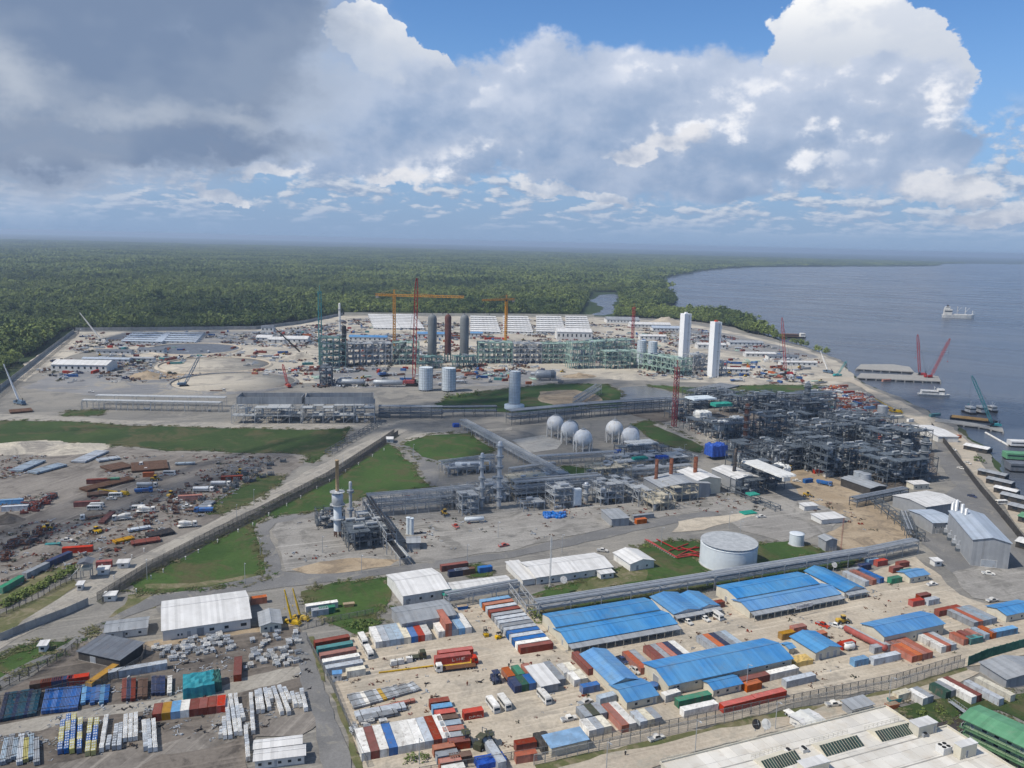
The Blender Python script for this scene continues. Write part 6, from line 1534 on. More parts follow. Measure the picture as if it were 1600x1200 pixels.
for i, (a, b, d, lv, lh, m, lab) in enumerate((((500, 574), (540, 574), 22, 5, 6.4, m_tgreen, 'tall teal green frame under the teal tower mast'), ((544, 571), (612, 570), 20, 4, 6, m_steel, 'grey green frame left of the orange crane mast'), ((614, 570), (655, 570), 20, 4, 6.2, m_green, 'pale green frame at the foot of the orange crane'),
    ((655, 577), (692, 576), 14, 2, 6.5, m_tgreen, 'teal base frame under the left reactor'), ((712, 576), (746, 575), 14, 2, 6.5, m_tgreen, 'teal base frame under the right reactor'), ((748, 568), (800, 568), 18, 4, 6, m_green, 'pale green frame right of the reactors'), ((802, 568), (846, 568), 18, 4, 5.8, m_steel, 'grey green frame behind the pale sheeted tower'), ((848, 568), (889, 568), 18, 4, 5.8, m_green, 'pale green frame left of the braced block'),
    ((893, 577), (929, 576), 18, 4, 7.4, m_green, 'largest pale green braced block with open bays'), ((946, 577), (984, 576), 16, 4, 5, m_green, 'low pale green braced block with orange floor'), ((930, 566), (990, 562), 18, 4, 6.2, m_green, 'pale green frame behind the braced blocks'),
    ((1062, 588), (1080, 586), 90, 3, 6, m_green, 'pale green rack running back beside the left white column'), ((1083, 580), (1105, 579), 20, 3, 6, m_steel, 'pale frame between the white columns'), ((1121, 588), (1134, 587), 14, 3, 5.5, m_steel, 'pale frame right of the white columns'), ((500, 604), (518, 604), 16, 3, 6, m_dsteel, 'dark frame on the ground below the teal frame'))):
    module(lab, a, b, d, lv, lh, m, bay=7, gear=.9, seed=90 + i, group=GS, lw=.62)
for px, py, lab in ((1001, 575, 'left of two pale drums beside the green frames'), (1018, 577, 'right of two pale drums beside the green frames')):
    scaffold_drum(lab, px, py, 5.2, 32, group='pale drums beside the green frames', legs=4, n=18)

def lattice(mb, p, q, w, n, t=.2):
    p, q = Vector(p), Vector(q); d = q - p; e = d.normalized(); u = Vector((0, 0, 1)) if abs(e.z) < .9 else Vector((1, 0, 0)); a = e.cross(u).normalized() * w / 2; b = a.cross(e).normalized() * w / 2
    for s in (1, -1):
        for k in (1, -1): mb.bar(p + a * s + b * k, q + a * s + b * k, t)
    for i in range(n):
        c0, c1 = p + d * i / n, p + d * (i + 1) / n; s = 1 if i % 2 else -1
        for k in (1, -1): mb.bar(c0 + a * s + b * k, c1 - a * s + b * k, t * .7); mb.bar(c0 + a * k + b * s, c1 + a * k - b * s, t * .7)
    return mb
def tower_crane(label, px, py, h, jib, back, rz, m, w=2.4):
    p = G(px, py); o = thing('tower_crane', label, 'crane', (p.x, p.y, 0), rz)
    lattice(MB(), (0, 0, 0), (0, 0, h), w, int(h / 3), .7).build('mast', m, o); MB().cbox(0, 0, 0, 6, 6, 1).build('base', m_concrete, o)
    j = lattice(MB(), (0, 0, h + 1.4), (jib, 0, h + 1.4), 2.0, int(jib / 2.6), .6); j.build('jib', m, o)
    lattice(MB(), (0, 0, h + 1.4), (-back, 0, h + 1.4), 2.0, int(back / 2.6), .6).build('counter_jib', m, o)
    MB().cbox(-back + 2, 0, h - 2.2, 3.4, 2.2, 3.6).build('counterweight', m_concrete, o); MB().cbox(1.6, 1.4, h - 1, 1.8, 1.8, 2.4).build('cab', m_glass, o)
    lattice(MB(), (0, 0, h + 1), (0, 0, h + 8), 1.3, 3, .26).build('apex', m, o)
    t = MB(); t.bar((0, 0, h + 8), (jib * .62, 0, h + 2.2), .16); t.bar((0, 0, h + 8), (-back + 1, 0, h + 2.2), .16); t.build('tie_bar', m, o)
    c = MB(); c.tube((jib * .7, 0, h + .5), (jib * .7, 0, h - 18), .1, 4); c.cbox(jib * .7, 0, h - 19.4, .8, .6, 1.4); c.build('hook_block', m_black, o)
m_ocr = mat('crane orange', (.66, .30, .03), rough=.55, scale=.5); m_rcr = mat('crane red', (.40, .045, .045), rough=.55, scale=.5); m_tcr = mat('crane teal', (.06, .36, .36), rough=.55, scale=.5); m_ycr = mat('crane yellow', (.62, .40, .03), rough=.5, scale=.5); m_bcr = mat('crane blue grey', (.13, .20, .28), rough=.6)
tower_crane('orange tower crane with its long jib across the reactors', 616, 561, 74, 82, 22, R(-2), m_ocr)
tower_crane('orange tower crane with its jib turned towards the viewer', 790, 533, 58, 42, 14, R(-142), m_ocr)
def mast(label, px, py, h, w, m, name='lattice_mast', top=None):
    p = G(px, py); o = thing(name, label, 'mast', (p.x, p.y, 0), HEAD); lattice(MB(), (0, 0, 0), (0, 0, h), w, int(h / w / 1.1), w * .13).build('lattice', m, o); MB().cbox(0, 0, 0, w * 1.8, w * 1.8, .8).build('base', m_concrete, o)
    MB().tube((0, 0, h), (0, 0, h + w * 2), w * .07, 5).build('antenna', m, o)
    return o
mast('teal lattice mast standing on the left green frame', 501, 571, 82, 3.2, m_tcr)
mast('red lattice tower between the pond and the dark unit', 1053, 668, 48, 2.8, m_rcr)
mast('faded red lattice mast by the far shore', 988, 536, 52, 3.0, m_rcr)
mast('white radio mast beside the white office', 859, 918, 22, .5, paint('white'))
mast('thin brown radio mast on the dirt lot by the pipe bridge', 1313, 868, 18, .4, paint('salmon'))
def crane(label, px, py, L, el, rz, pm, bm, tracked=True, lat=True, sc=1.0):
    o = boom_crane(pm, bm, L / sc, el, tracked, lat); p = G(px, py); o.location = (p.x, p.y, 0); o.rotation_euler = (0, 0, rz); o.scale = (sc,) * 3; tag(o, label)
crane('red crawler crane with a near vertical boom beside the reactors', 644, 603, 100, 88.6, R(0), m_rcr, m_rcr, sc=1.9)
crane('red crawler crane on the pier, left of two', 1438, 588, 45, 82, R(165), m_rcr, m_rcr, sc=1.4)
crane('red crawler crane on the pier, right of two, boom leaning right', 1453, 592, 46, 68, R(5), m_rcr, m_rcr, sc=1.4)
crane('red crawler crane far along the shore', 1229, 587, 62, 82, R(170), m_rcr, m_rcr, sc=1.5)
crane('blue grey crane on the slate ground with raised boom', 288, 604, 28, 62, R(30), m_bcr, m_bcr, sc=1.3)
crane('pale crane beside the far left wall', 160, 536, 46, 48, R(165), paint('white'), paint('white'), False, False, 1.5)
crane('pale crane at the left edge beside the stacked beams', 31, 632, 34, 58, R(150), m_bcr, paint('pale'), False, False, 1.2)
crane('black boom crane left of the teal frame', 474, 558, 52, 32, R(150), m_black, m_black, False, False, 1.5)
crane('blue crawler crane in front of the grey green frame', 600, 588, 40, 50, R(40), paint('blue'), m_black, True, True, 1.4)
crane('white crane at the root of the pier', 1294, 583, 24, 60, R(120), m_bcr, paint('white'), False, False, 1.2)
crane('teal crane with white legs beside the shore road', 1308, 588, 18, 55, R(20), m_tcr, m_tcr, False, True, 1.0)
crane('left of two yellow telescopic cranes with booms up, beside the cream hut', 458, 976, 12, 76, R(160), m_ycr, m_ycr, False, False, .62)
crane('right of two yellow telescopic cranes with booms up, beside the cream hut', 471, 969, 11, 74, R(160), m_ycr, m_ycr, False, False, .62)
crane('red cherry picker crane on the construction ground', 450, 605, 24, 45, R(120), paint('red'), m_rcr, False, True, 1.1)
crane('yellow truck crane lying boom down in the storage yard', 190, 774, 13, 4, R(172), m_ycr, m_ycr, False, False, .8)
crane('yellow crane beside the storage tank and stores on the river side', 1400, 645, 20, 24, R(140), m_ycr, m_ycr, False, False, 1.0)
NUMW = 'first second third fourth fifth sixth seventh eighth ninth tenth eleventh twelfth thirteenth fourteenth'.split()
A23 = R(23)
q = 'beside the grey roofed open store'
crow((587, 1014.5), (666, 1002), ['white', 'pale', 'bgrey', 'bgrey', 'cream', 'blue', 'red', 'white'], 12.19, 'in the row ' + q, 'container row by the open store', heading=R(21))
crow((685, 998), (733, 990), ['white', 'salmon', 'bgrey', 'sky', 'white'], 12.19, 'in the row right of the open store door', 'container row right of the open store', heading=R(21))
crow((696, 996.5), (700, 996), ['salmon'], 12.19, 'stacked on top of the salmon one by the open store', 'container row right of the open store', z=2.62, heading=R(21))
for i, c in enumerate(('rust', 'teal', 'salmon', 'white', 'pale')):
    cside((492 + i * 4.6, 1005 + i * 10), (547 + i * 5, 995 + i * 10), c, '%s long container, %s counted from the hedge in the block by the asphalt lane' % (CNAME[c], ('first', 'second', 'third', 'fourth', 'fifth')[i]), 'block of containers by the asphalt lane', zpix=2.6, L=12.19)
cside((541, 1061.5), (573, 1056), 'cream', 'cream cabin container with peeling front beside the blue topped kiosk', L=6.06)
crow((565, 1191), (666, 1173), ['white', 'rust', 'white', 'blue', 'white', 'white', 'white', 'pale', 'rust', 'white'], 12.19, 'in the front row by the bottom fence', 'front row of long containers', heading=R(20))
for i, c in enumerate(('rust', 'sky', 'red', 'brown', 'bgrey', 'salmon', 'grey', 'rust')):
    cside((669 + i * 4.3, 1099 + i * 9), (706 + i * 4.5, 1094 + i * 9), c, '%s short container, %s from the top of the stepped line near the white minibuses' % (CNAME[c], ('first', 'second', 'third', 'fourth', 'fifth', 'sixth', 'seventh', 'eighth')[i]), 'stepped line of short containers', zpix=2.6, L=6.06)
for i, c in enumerate(('orange', 'grey', 'salmon', 'white')):
    cside((678 + i * 5, 1172 + i * 11), (712 + i * 5, 1166 + i * 11), c, '%s short container, %s in the lower line beside the green forklift truck' % (CNAME[c], ('first', 'second', 'third', 'fourth')[i]), 'lower line of short containers', zpix=2.6, L=6.06)
t = cside((726, 1127.5), (755, 1122.5), 'red', 'bright orange red short container with white lettering, standing alone on the sand', L=6.06); lettering('CAPITAL', .55, .42, paint('white'), t, 1.6, .03, .7, .12)
t = cside((690, 1032), (735, 1026), 'red', 'long red container behind the red lettered trailer', L=12.19); t.location.z = .05
crow((804, 1085), (845, 1078), ['navy', 'dkgreen', 'blue'], 6.06, 'in front of the white sun roof', 'containers at the white sun roof', heading=A23)
crow((794, 1069), (836, 1061), ['orange', 'green', 'salmon'], 6.06, 'in the second row at the white sun roof', 'containers at the white sun roof', heading=A23)
crow((873, 1074), (880, 1073), ['grey'], 12.19, 'along the right side of the white sun roof', 'containers at the white sun roof', heading=A23)
shed('sun_roof', 'white flat sun roof on posts between the blue and grey containers', 'shelter', (846, 1072), (871, 1065), 12, 3.1, .3, m_wroof, m_gwall, mono=True, heading=A23)
crow((881, 1063), (894, 1061), ['white', 'cream'], 6.06, 'cabin at the narrow row left of the gabled block', 'white cabins by the gabled block', heading=A23, adj='cabin ')
crow((897, 1075), (912, 1071), ['white', 'cream'], 6.06, 'cabin in the nearer pair left of the gabled block', 'white cabins by the gabled block', heading=A23, adj='cabin ')
crow((919, 1057), (924, 1056), ['rust'], 12.19, 'against the gabled block wall', 'white cabins by the gabled block', heading=A23)
cside((909, 1087), (939, 1081), 'blue', 'mid blue short container with white letters on its side', L=6.06)
cside((943, 1103), (958, 1099), 'bgrey', 'blue grey short container at the corner of the low annex', L=6.06)
crow((972, 1018), (990, 1014), ['salmon', 'grey'], 12.19, 'behind the largest blue shed, left group', 'containers behind the largest blue shed', zpix=2.6, back=True, heading=A23)
crow((1005, 1009), (1056, 998), ['rust', 'grey', 'salmon', 'navy', 'white'], 12.19, 'behind the largest blue shed, middle group', 'containers behind the largest blue shed', zpix=2.6, back=True, heading=A23)
crow((1088, 993), (1143, 982), ['grey', 'orange', 'navy', 'grey', 'bgrey'], 12.19, 'behind the largest blue shed, right group', 'containers behind the largest blue shed', zpix=2.6, back=True, heading=A23)
crow((1351, 918), (1384, 913), ['pale', 'salmon', 'blue'], 12.19, 'beside the little gatehouse', 'containers beside the little gatehouse', heading=R(26))
cside((1391, 914), (1411, 910.5), 'green', 'green short container next to the little gatehouse', L=6.06)
for i, (px, py, c) in enumerate(((1371, 886, 'red'), (1345, 893, 'navy'), (1357, 884, 'sky'), (1395, 897, 'rust'), (1405, 889, 'rust'), (1330, 900, 'grey'), (1412, 902, 'teal'))):
    container('%s short container %s' % (CNAME[c], ('with bright roof behind the gatehouse row', 'left of the bright red roof', 'above the gatehouse row near the pipe bridge', 'just left of the gatehouse rear', 'behind the gatehouse beside scrap', 'beside the ground dish', 'squeezed against the gatehouse wall')[i]), G(px, py), A23, 6.06, c, 'short containers behind the gatehouse row')
cside((1423, 950), (1447, 946), 'red', 'red short container with white lettering beside the bare grey lot', L=6.06)
cside((1449, 948), (1469, 944), 'pale', 'pale grey short container right of the lettered red one', L=6.06)
cside((1436, 941), (1456, 937), 'rust', 'rust brown short container behind the pale grey one', L=6.06)
crow((1521, 983), (1570, 975), ['grey', 'salmon', 'grey', 'bgrey', 'grey'], 12.19, 'in the faded row by the right border', 'faded container row at the right', heading=A23)
crow((1505, 1010), (1560, 1000), ['salmon', 'rust', 'salmon', 'bgrey', 'orange'], 6.06, 'before the faded row at the right', 'faded container row at the right', heading=A23)
crow((1424, 1037), (1457, 1030), ['salmon', 'orange', 'salmon', 'salmon'], 12.19, 'in the orange block by the perimeter fence', 'orange block of containers', heading=A23)
crow((1470, 1022), (1500, 1016), ['white', 'salmon', 'pale'], 12.19, 'right of the orange block', 'orange block of containers', heading=A23)
cside((1363, 1024), (1409, 1014), 'grey', 'dark grey long container in front of the apart blue roofed shed', L=12.19)
cside((1363, 1042), (1409, 1032), 'pale', 'pale long container with faded letters behind the fence', L=12.19)
cside((1334, 1044), (1358, 1039), 'sky', 'sky blue short container with open top behind the fence', L=6.06)
cside((1312, 1019), (1342, 1012), 'red', 'red short container behind the open blue store', L=6.06)
cside((1512, 1010), (1540, 1004), 'teal', 'teal short container behind the green mesh fence', L=6.06)
cside((1546, 1000), (1596, 990), 'sky', 'pale blue long container with scrap on top behind the green mesh', L=12.19)
crow((971, 1147), (982, 1144), ['salmon', 'white'], 12.19, 'at the fence below the parked pickups', 'containers along the bottom fence', heading=A23)
crow((1000, 1141), (1026, 1135), ['pale', 'cream', 'grey'], 6.06, 'at the fence below the low annex', 'containers along the bottom fence', heading=A23)
crow((920, 1155), (945, 1150), ['white', 'pale', 'cream'], 6.06, 'at the fence right of the blue shelter', 'containers along the bottom fence', heading=A23)
crow((914, 1133), (940, 1127), ['grey', 'olive', 'grey'], 6.06, 'in the weathered row above the fence corner', 'containers along the bottom fence', heading=A23)
cside((1066, 1124), (1124, 1111), 'white', 'white roofed long container along the fence, front of the pair', 'pair beside the small blue cabin', L=12.19)
cside((1062, 1108), (1110, 1097), 'green', 'green roofed long container behind the white one along the fence', 'pair beside the small blue cabin', L=12.19)
cside((1045, 1098), (1058, 1094), 'white', 'white short container beside the wall of the largest blue shed', L=6.06)
for i, (a, b, c) in enumerate((((1132, 1104), (1181, 1092), 'red'), ((1183, 1091), (1228, 1080), 'red'), ((1159, 1076), (1200, 1066), 'rust'), ((1165, 1084), (1192, 1077), 'orange'), ((1204, 1065), (1246, 1055), 'white'), ((1228, 1077), (1275, 1066), 'pale'))):
    cside(a, b, c, '%s long container %s' % (CNAME[c], ('along the fence, nearest to the small blue cabin', 'along the fence, second from the small blue cabin', 'against the wall of the largest blue shed', 'between the cabin and the lamp pole', 'beside the yellow tarpaulin', 'inside the fence below the yellow tarpaulin')[i]), 'containers along the bottom fence', zpix=2.6 if i in (0, 1) else 0)
for i, (a, b, c) in enumerate((((800, 1179), (845, 1171), 'rust'), ((804, 1196), (842, 1190), 'salmon'), ((700, 1200), (742, 1193), 'brown'))):
    cside(a, b, c, '%s container at the bottom edge, %s' % (CNAME[c], ('beside the black net', 'under the cream sheet', 'beside the blue pile')[i]), 'containers along the bottom fence')
crow((778, 1206), (786, 1205), ['pale'], 12.19, 'pointing at the bottom fence beside the black net', 'containers along the bottom fence', heading=A23)
S2('sun_roof', 'faded blue flat shelter with a black net on its left side', 'shelter', (862, 1168), (918, 1155), (848, 1152), 3.2, .3, mat('faded blue sheet', (.20, .36, .55), rough=.6, scale=.3, dirt=.3), m_cwall, mono=True, heading=A23)
tarp('net', 'black net hanging from the faded blue shelter', 850, 1166, 4, 7, 2.8, m_dwall)
crow((1477, 1094), (1488, 1090), ['dkgreen', 'grey'], 6.06, 'in the dark pair by the creek', 'containers by the creek', heading=R(26))
crow((1517, 1102), (1527, 1098), ['white', 'rust'], 12.19, 'beside the dark pair by the creek', 'containers by the creek', heading=R(26))
crow((1560, 1105), (1585, 1096), ['pale', 'cream'], 12.19, 'farther along the creek', 'containers by the creek', heading=R(26))
crow((1441, 1104), (1452, 1100), ['white', 'grey'], 6.06, 'behind the white roofed building', 'containers by the creek', heading=R(26))
cside((1405, 1098), (1422, 1093), 'cream', 'cream short cabin by the orange skip', L=6.06)
S2('store_shed', 'grey striped roof shack by the road behind the white building', 'shed', (1332, 1108), (1366, 1101), (1322, 1096), 2.6, .4, m_groof, m_gwall, mono=True, heading=A23)
S2('site_cabin', 'white long roofed cabin behind the white building, left of the shack', 'cabin', (1262, 1137), (1290, 1127), (1245, 1114), 2.7, .4, m_wroof, m_wwall, heading=R(26))
S2('warehouse', 'large grey arched roof beside the green mesh fence at the right edge', 'warehouse', (1573, 1061), (1640, 1049), (1527, 1036), 3.4, 1.5, m_groof, m_gwall, heading=R(14), ridge='y')
crow((238, 1129.5), (334, 1113), ['rust', 'ochre', 'sky', 'white', 'rust', 'rust', 'rust', 'red'], 6.06, 'in the row beside the white crate columns', 'short containers in the dark laydown', heading=R(17))
crow((365, 1067), (370, 1066.3), ['rust'], 12.19, 'with white numbers, standing apart by the spool racks', 'short containers in the dark laydown', heading=R(17))
cside((143, 1068), (186, 1038), 'ochre', 'ochre container slanting beside the dark walled shed', zpix=2.6)
cside((108, 1073), (136, 1069), 'red', 'bright red container in the fence corner of the dark compound', L=6.06)
for i, c in enumerate(('brown', 'rust', 'navy')): cside((56 + i * 17, 1081 - i * 2.6), (72 + i * 17, 1078.5 - i * 2.6), c, '%s low container left of the bright red one in the fence corner' % CNAME[c], L=6.06)
for i in range(3): cside((172 + i * 30, 1063 - i * 5.2), (200 + i * 30, 1058 - i * 5.2), 'pale', 'pale flat box, %s in the line above the blue bundles' % nth(i, 3), 'line of pale boxes', L=6.06)
tarp('cover', 'bright teal sheeted stack beside the dark green box', 311, 1079, 9, 9, 4.6, mat('teal sheet', (.02, .25, .30), rough=.55, scale=.5))
tarp('cover', 'dark green sheeted box right of the teal stack', 338, 1072, 3, 8, 4.2, mat('dark green sheet', (.02, .10, .085), rough=.6, scale=.5))
for i, (a, b, c) in enumerate((((2, 930), (42, 907), 'green'), ((43, 905), (78, 888), 'grey'), ((79, 886), (113, 871), 'navy'))):
    cside(a, b, c, '%s long container beside the hedge, %s in the line' % (CNAME[c], ('nearest', 'middle', 'farthest')[i]), 'long containers beside the hedge')
for px, py, c, L, lab in ((135, 757, 'rust', 12.19, 'beside the brown pipe stacks'), (168, 755, 'green', 6.06, 'with white front beside the brown pipe stacks'), (97, 866, 'red', 12.19, 'lying beside the hedge of the storage yard'), (70, 860, 'teal', 6.06, 'left of the red one by the hedge'), (115, 793, 'rust', 12.19, 'left of the parked minibuses'),
                          (223, 746, 'orange', 6.06, 'beside the parked white pickups'), (278, 783, 'salmon', 12.19, 'in the middle of the storage yard'), (345, 752, 'rust', 12.19, 'at the weedy corner of the storage yard'), (2, 800, 'pale', 12.19, 'at the left border, lower of two'), (-6, 790, 'sky', 12.19, 'at the left border, upper of two'), (150, 888, 'red', 6.06, 'behind the white cabin near the watch tower')):
    container('%s %s container %s' % (CNAME[c], 'long' if L > 8 else 'short', lab), G(px, py), R(16), L, c, 'containers in the left storage yard')
for px, py, c, L, lab in ((995, 820, 'orange', 6.06, 'on the process yard beside the yellow forklift'), (990, 814, 'grey', 12.19, 'behind the orange one on the process yard'), (1258, 756, 'blue', 6.06, 'water tank shaped, on the dirt lot'), (1273, 741, 'red', 12.19, 'at the foot of the tall dark posts'), (1290, 746, 'white', 6.06, 'right of the red one at the dark posts'),
                          (690, 894, 'rust', 12.19, 'behind the white gabled hall'), (702, 903, 'navy', 6.06, 'in the mixed row behind the white gabled hall'), (712, 901, 'bgrey', 6.06, 'second in the mixed row behind the white gabled hall'), (722, 900, 'brown', 6.06, 'third in the mixed row behind the white gabled hall'), (749, 897, 'blue', 6.06, 'by the grass beside the mixed row'), (392, 946, 'orange', 6.06, 'at the right end of the curved roof warehouse')):
    container('%s container %s' % (CNAME[c], lab), G(px, py), A23, L, c, 'containers on the process yard')
for i in range(14):
    c = ('sky', 'orange', 'pale', 'rust', 'grey', 'pale', 'pale', 'grey', 'pale', 'blue', 'pale', 'blue', 'white', 'rust')[i]; px, py = 750 + i * 4.9, 951 + i * 5.6
    cside((px, py), (px + 50, py - 8), c, '%s long container, %s from the pipe rack, left of the long blue hall' % (CNAME[c], NUMW[i]), 'block of containers left of the long blue hall', L=12.19)
for i, (px, py, c, L) in enumerate(((1337, 646, 'red', 12.2), (1310, 638, 'orange', 6.1), (1376, 662, 'red', 6.1), (1385, 672, 'red', 12.2), (1345, 663, 'red', 12.2), (1325, 668, 'rust', 12.2), (1300, 655, 'pale', 12.2), (1405, 668, 'red', 6.1), (1395, 655, 'cream', 12.2), (1420, 660, 'white', 6.1), (1455, 652, 'teal', 12.2), (1270, 618, 'teal', 6.1), (1290, 620, 'orange', 12.2), (1318, 622, 'blue', 6.1), (1335, 628, 'rust', 6.1),
                                    (1352, 640, 'sky', 12.2), (1368, 636, 'salmon', 6.1), (1282, 636, 'grey', 12.2), (1297, 629, 'yellow', 6.1), (1265, 645, 'green', 6.1), (1312, 606, 'salmon', 12.2), (1384, 684, 'pale', 12.2), (1410, 686, 'grey', 12.2), (1485, 687, 'orange', 12.2), (1247, 628, 'rust', 6.1), (1333, 655, 'white', 12.2), (1360, 655, 'rust', 6.1), (1380, 597, 'orange', 12.2))):
    container('%s %s container among the riverside stores, %s' % (CNAME[c], 'long' if L > 8 else 'short', 'near the pier road' if py < 625 else ('beside the red roofed stores' if px > 1365 else 'behind the dark frames')), G(px, py), R(20 + (i * 37) % 7), 12.19 if L > 8 else 6.06, c, 'containers among the riverside stores', near=False)
for a, b, c, m, lab in (((1378, 680), (1398, 678), (1372, 670), paint('red'), 'red walled store with a pale roof by the river road'), ((1402, 681), (1424, 680), (1396, 672), paint('cream'), 'cream store beside the red walled one'), ((1466, 682), (1501, 684), (1467, 666), m_wwall, 'white tent shaped store on the quay')):
    S2('store_shed', lab, 'shed', a, b, c, 4.5, 1.0, m_wroof, m, heading=R(2), doors=((.4, 2.4, 3),))

BL = {}
def block(w, d, h, c):
    k = (w, d, h, c)
    if k not in BL:
        b = MB(); b.box(-w / 2, -d / 2, .14, w / 2, d / 2, h); b.box(-w / 2, -d / 2, 0, -w / 2 + .12, d / 2, .13); b.box(w / 2 - .12, -d / 2, 0, w / 2, d / 2, .13)
        p = MB()
        for x in (-w * .22, w * .22): p.box(x - .16, -d * .3, h, x + .16, d * .3, h + .05)
        BL[k] = (b.mesh('crate', paint(c)), p.mesh('strap', paint('pale')))
    return BL[k]
def stack_row(f, b, cols, w, h, lab, group, layers=1):
    """square crates standing in a straight line from pixel f to pixel b"""
    p, q_ = G(*f), G(*b); d = q_ - p; L = d.length; n = max(2, int(L / (w + .06))); ang = math.atan2(d.y, d.x) - math.pi / 2
    for i in range(n):
        c = cols[int(i * len(cols) / n)] if len(cols) < 5 else cols[i % len(cols)]
        me, st = block(w, w, h, c); s = p + d * ((i + .5) / n)
        o = link('crate', me, None, (s.x + random.uniform(-.06, .06), s.y, .35), ang + random.uniform(-.03, .03)); link('strap', st, o)
        tag(o, '%s crate in %s' % (CNAME[c].replace('pale grey', 'pale'), lab), 'crate', group)
yb = ['blue', 'yellow', 'yellow', 'blue']
PAL['petrol'] = (.025, .075, .11); PAL['yellow2'] = (.55, .50, .20); CNAME['yellow2'] = 'pale yellow'; PAL['cobalt'] = (.05, .14, .38); CNAME['cobalt'] = 'bright blue'
for i, (f, b, c) in enumerate((((94, 1181), (99, 1133), ['cobalt', 'yellow2', 'yellow2', 'cobalt']), ((104, 1180), (108, 1124), ['cobalt', 'cobalt', 'yellow2', 'cobalt']), ((113, 1180), (116, 1123), ['yellow2', 'cobalt', 'cobalt', 'yellow2']), ((124, 1180), (126, 1130), ['cobalt', 'yellow2', 'cobalt', 'yellow2']), ((137, 1184), (142, 1131), ['yellow2', 'cobalt', 'yellow2', 'yellow2']), ((146, 1183), (152, 1130), ['yellow2', 'cobalt', 'cobalt', 'yellow2']))):
    stack_row(f, b, c, 1.2, 1.6, 'the %s yellow and blue crate column' % nth(i, 6), 'yellow and blue crate columns')
for i, (f, b, c) in enumerate((((159, 1178), (167, 1125), ['white']), ((169, 1174), (172, 1157), ['pale']), ((178, 1175), (183, 1139), ['grey', 'pale']), ((186, 1174), (190, 1137), ['pale', 'grey']), ((196, 1162), (197, 1124), ['white']), ((204, 1161), (205, 1123), ['white']), ((212, 1160), (213, 1121), ['white']), ((228, 1176), (225, 1133), ['pale', 'white']), ((235, 1178), (232, 1132), ['pale']), ((243, 1177), (240, 1131), ['white']))):
    stack_row(f, b, c, 1.1, 1.5, 'the %s pale column right of the yellow ones' % nth(i, 10), 'pale crate columns')
for i, (f, b) in enumerate((((345, 1157), (347, 1143)), ((352, 1158), (350, 1128)), ((360, 1157), (354, 1100)), ((369, 1152), (360, 1092)), ((376, 1152), (368, 1091)), ((381, 1130), (375, 1108)), ((388, 1192), (384, 1141)), ((396, 1150), (392, 1090)))):
    stack_row(f, b, ['white', 'pale', 'white'], 1.1, 1.5, 'the %s white column beside the rust containers' % nth(i, 8), 'white crate columns by the containers')
for i, (f, b) in enumerate((((404, 1117), (401, 1086)), ((411, 1117), (406, 1084)), ((421, 1113), (414, 1082)), ((425, 1100), (420, 1083)), ((441, 1120), (427, 1080)), ((452, 1120), (436, 1078)), ((453, 1101), (444, 1081)), ((462, 1108), (456, 1088)), ((470, 1108), (464, 1090)), ((478, 1114), (471, 1083)))):
    stack_row(f, b, ['white', 'white', 'pale'], 1.15, 1.5, 'the %s white column by the asphalt lane' % nth(i, 10), 'white crate columns by the lane')
def bundle(f, b, w, h, c, lab, group, n=4):
    """long goods: a low rack of tubes lying one beside the other"""
    p, q_ = G(*f), G(*b); d = q_ - p; L = d.length; o = thing('tube_bundle', lab, 'bundle', (p.x, p.y, .3), math.atan2(d.y, d.x), group); r = w / n / 2
    key = ('tb', round(L), round(w, 2), h, c)
    if key not in WIN:
        t = MB()
        for i in range(n):
            for k in range(h): t.tube((0, -w / 2 + r + i * 2 * r, r + .15 + k * 2 * r), (L, -w / 2 + r + i * 2 * r, r + .15 + k * 2 * r), r * .97, 6)
        s = MB()
        for x in (.1, .5, .9): s.box(L * x - .15, -w / 2 - .1, 0, L * x + .15, w / 2 + .1, .15); s.box(L * x - .06, -w / 2 - .04, .15, L * x + .06, w / 2 + .04, .19 + h * 2 * r)
        WIN[key] = (t.mesh('tubes', paint(c)), s.mesh('bearer', m_dwall))
    link('tubes', WIN[key][0], o); link('bearer', WIN[key][1], o)
for i in range(9): bundle((2 + i * 6.4, 1130 - i * 1.1), (12 + i * 6.2, 1088 - i * .6), 1.35, 3, 'petrol' if i % 3 else 'navy', 'dark teal tube bundle, %s of the row at the left border' % nth(i, 9), 'dark teal tube bundles')
for i in range(8): bundle((69 + i * 6.9, 1118 - i * .7), (76 + i * 7, 1083 - i * .8), 1.5, 3, 'cobalt', 'bright blue tube bundle, %s of the row below the red container' % nth(i, 8), 'bright blue tube bundles')
for i in range(6): bundle((130 + i * 7.2, 1104 - (i % 2) * 4), (133 + i * 7.2, 1076), 1.3, 3, 'sky' if i in (0, 4) else 'blue', 'mid blue tube bundle, %s of the short row right of the bright ones' % nth(i, 6), 'mid blue tube bundles')
for i in range(9):
    c = ('rust', 'navy', 'rust', 'brown', 'brown', 'navy', 'navy', 'navy', 'white')[i]; x = (194, 201, 208, 219, 227, 240, 247, 254, 265)[i]
    bundle((x, 1098 - (i > 4) * 9 - (i in (3, 4)) * 3), (x + 1, 1066 - (i > 4) * 4), 1.4, 3, c, '%s tube bundle, %s of the mixed row left of the teal stack' % (CNAME[c], nth(i, 9)), 'mixed tube bundles')
for i in range(7): bundle((4 + i * 9, 1198 - (i % 3) * 4), (12 + i * 7.5, 1160 - (i % 2) * 6), 1.5, 3, ('bgrey', 'grey', 'bgrey', 'pale', 'yellow2', 'bgrey', 'grey')[i], '%s tube bundle, %s in the bottom left corner' % (CNAME[('bgrey', 'grey', 'bgrey', 'pale', 'yellow2', 'bgrey', 'grey')[i]], nth(i, 7)), 'tube bundles in the corner')
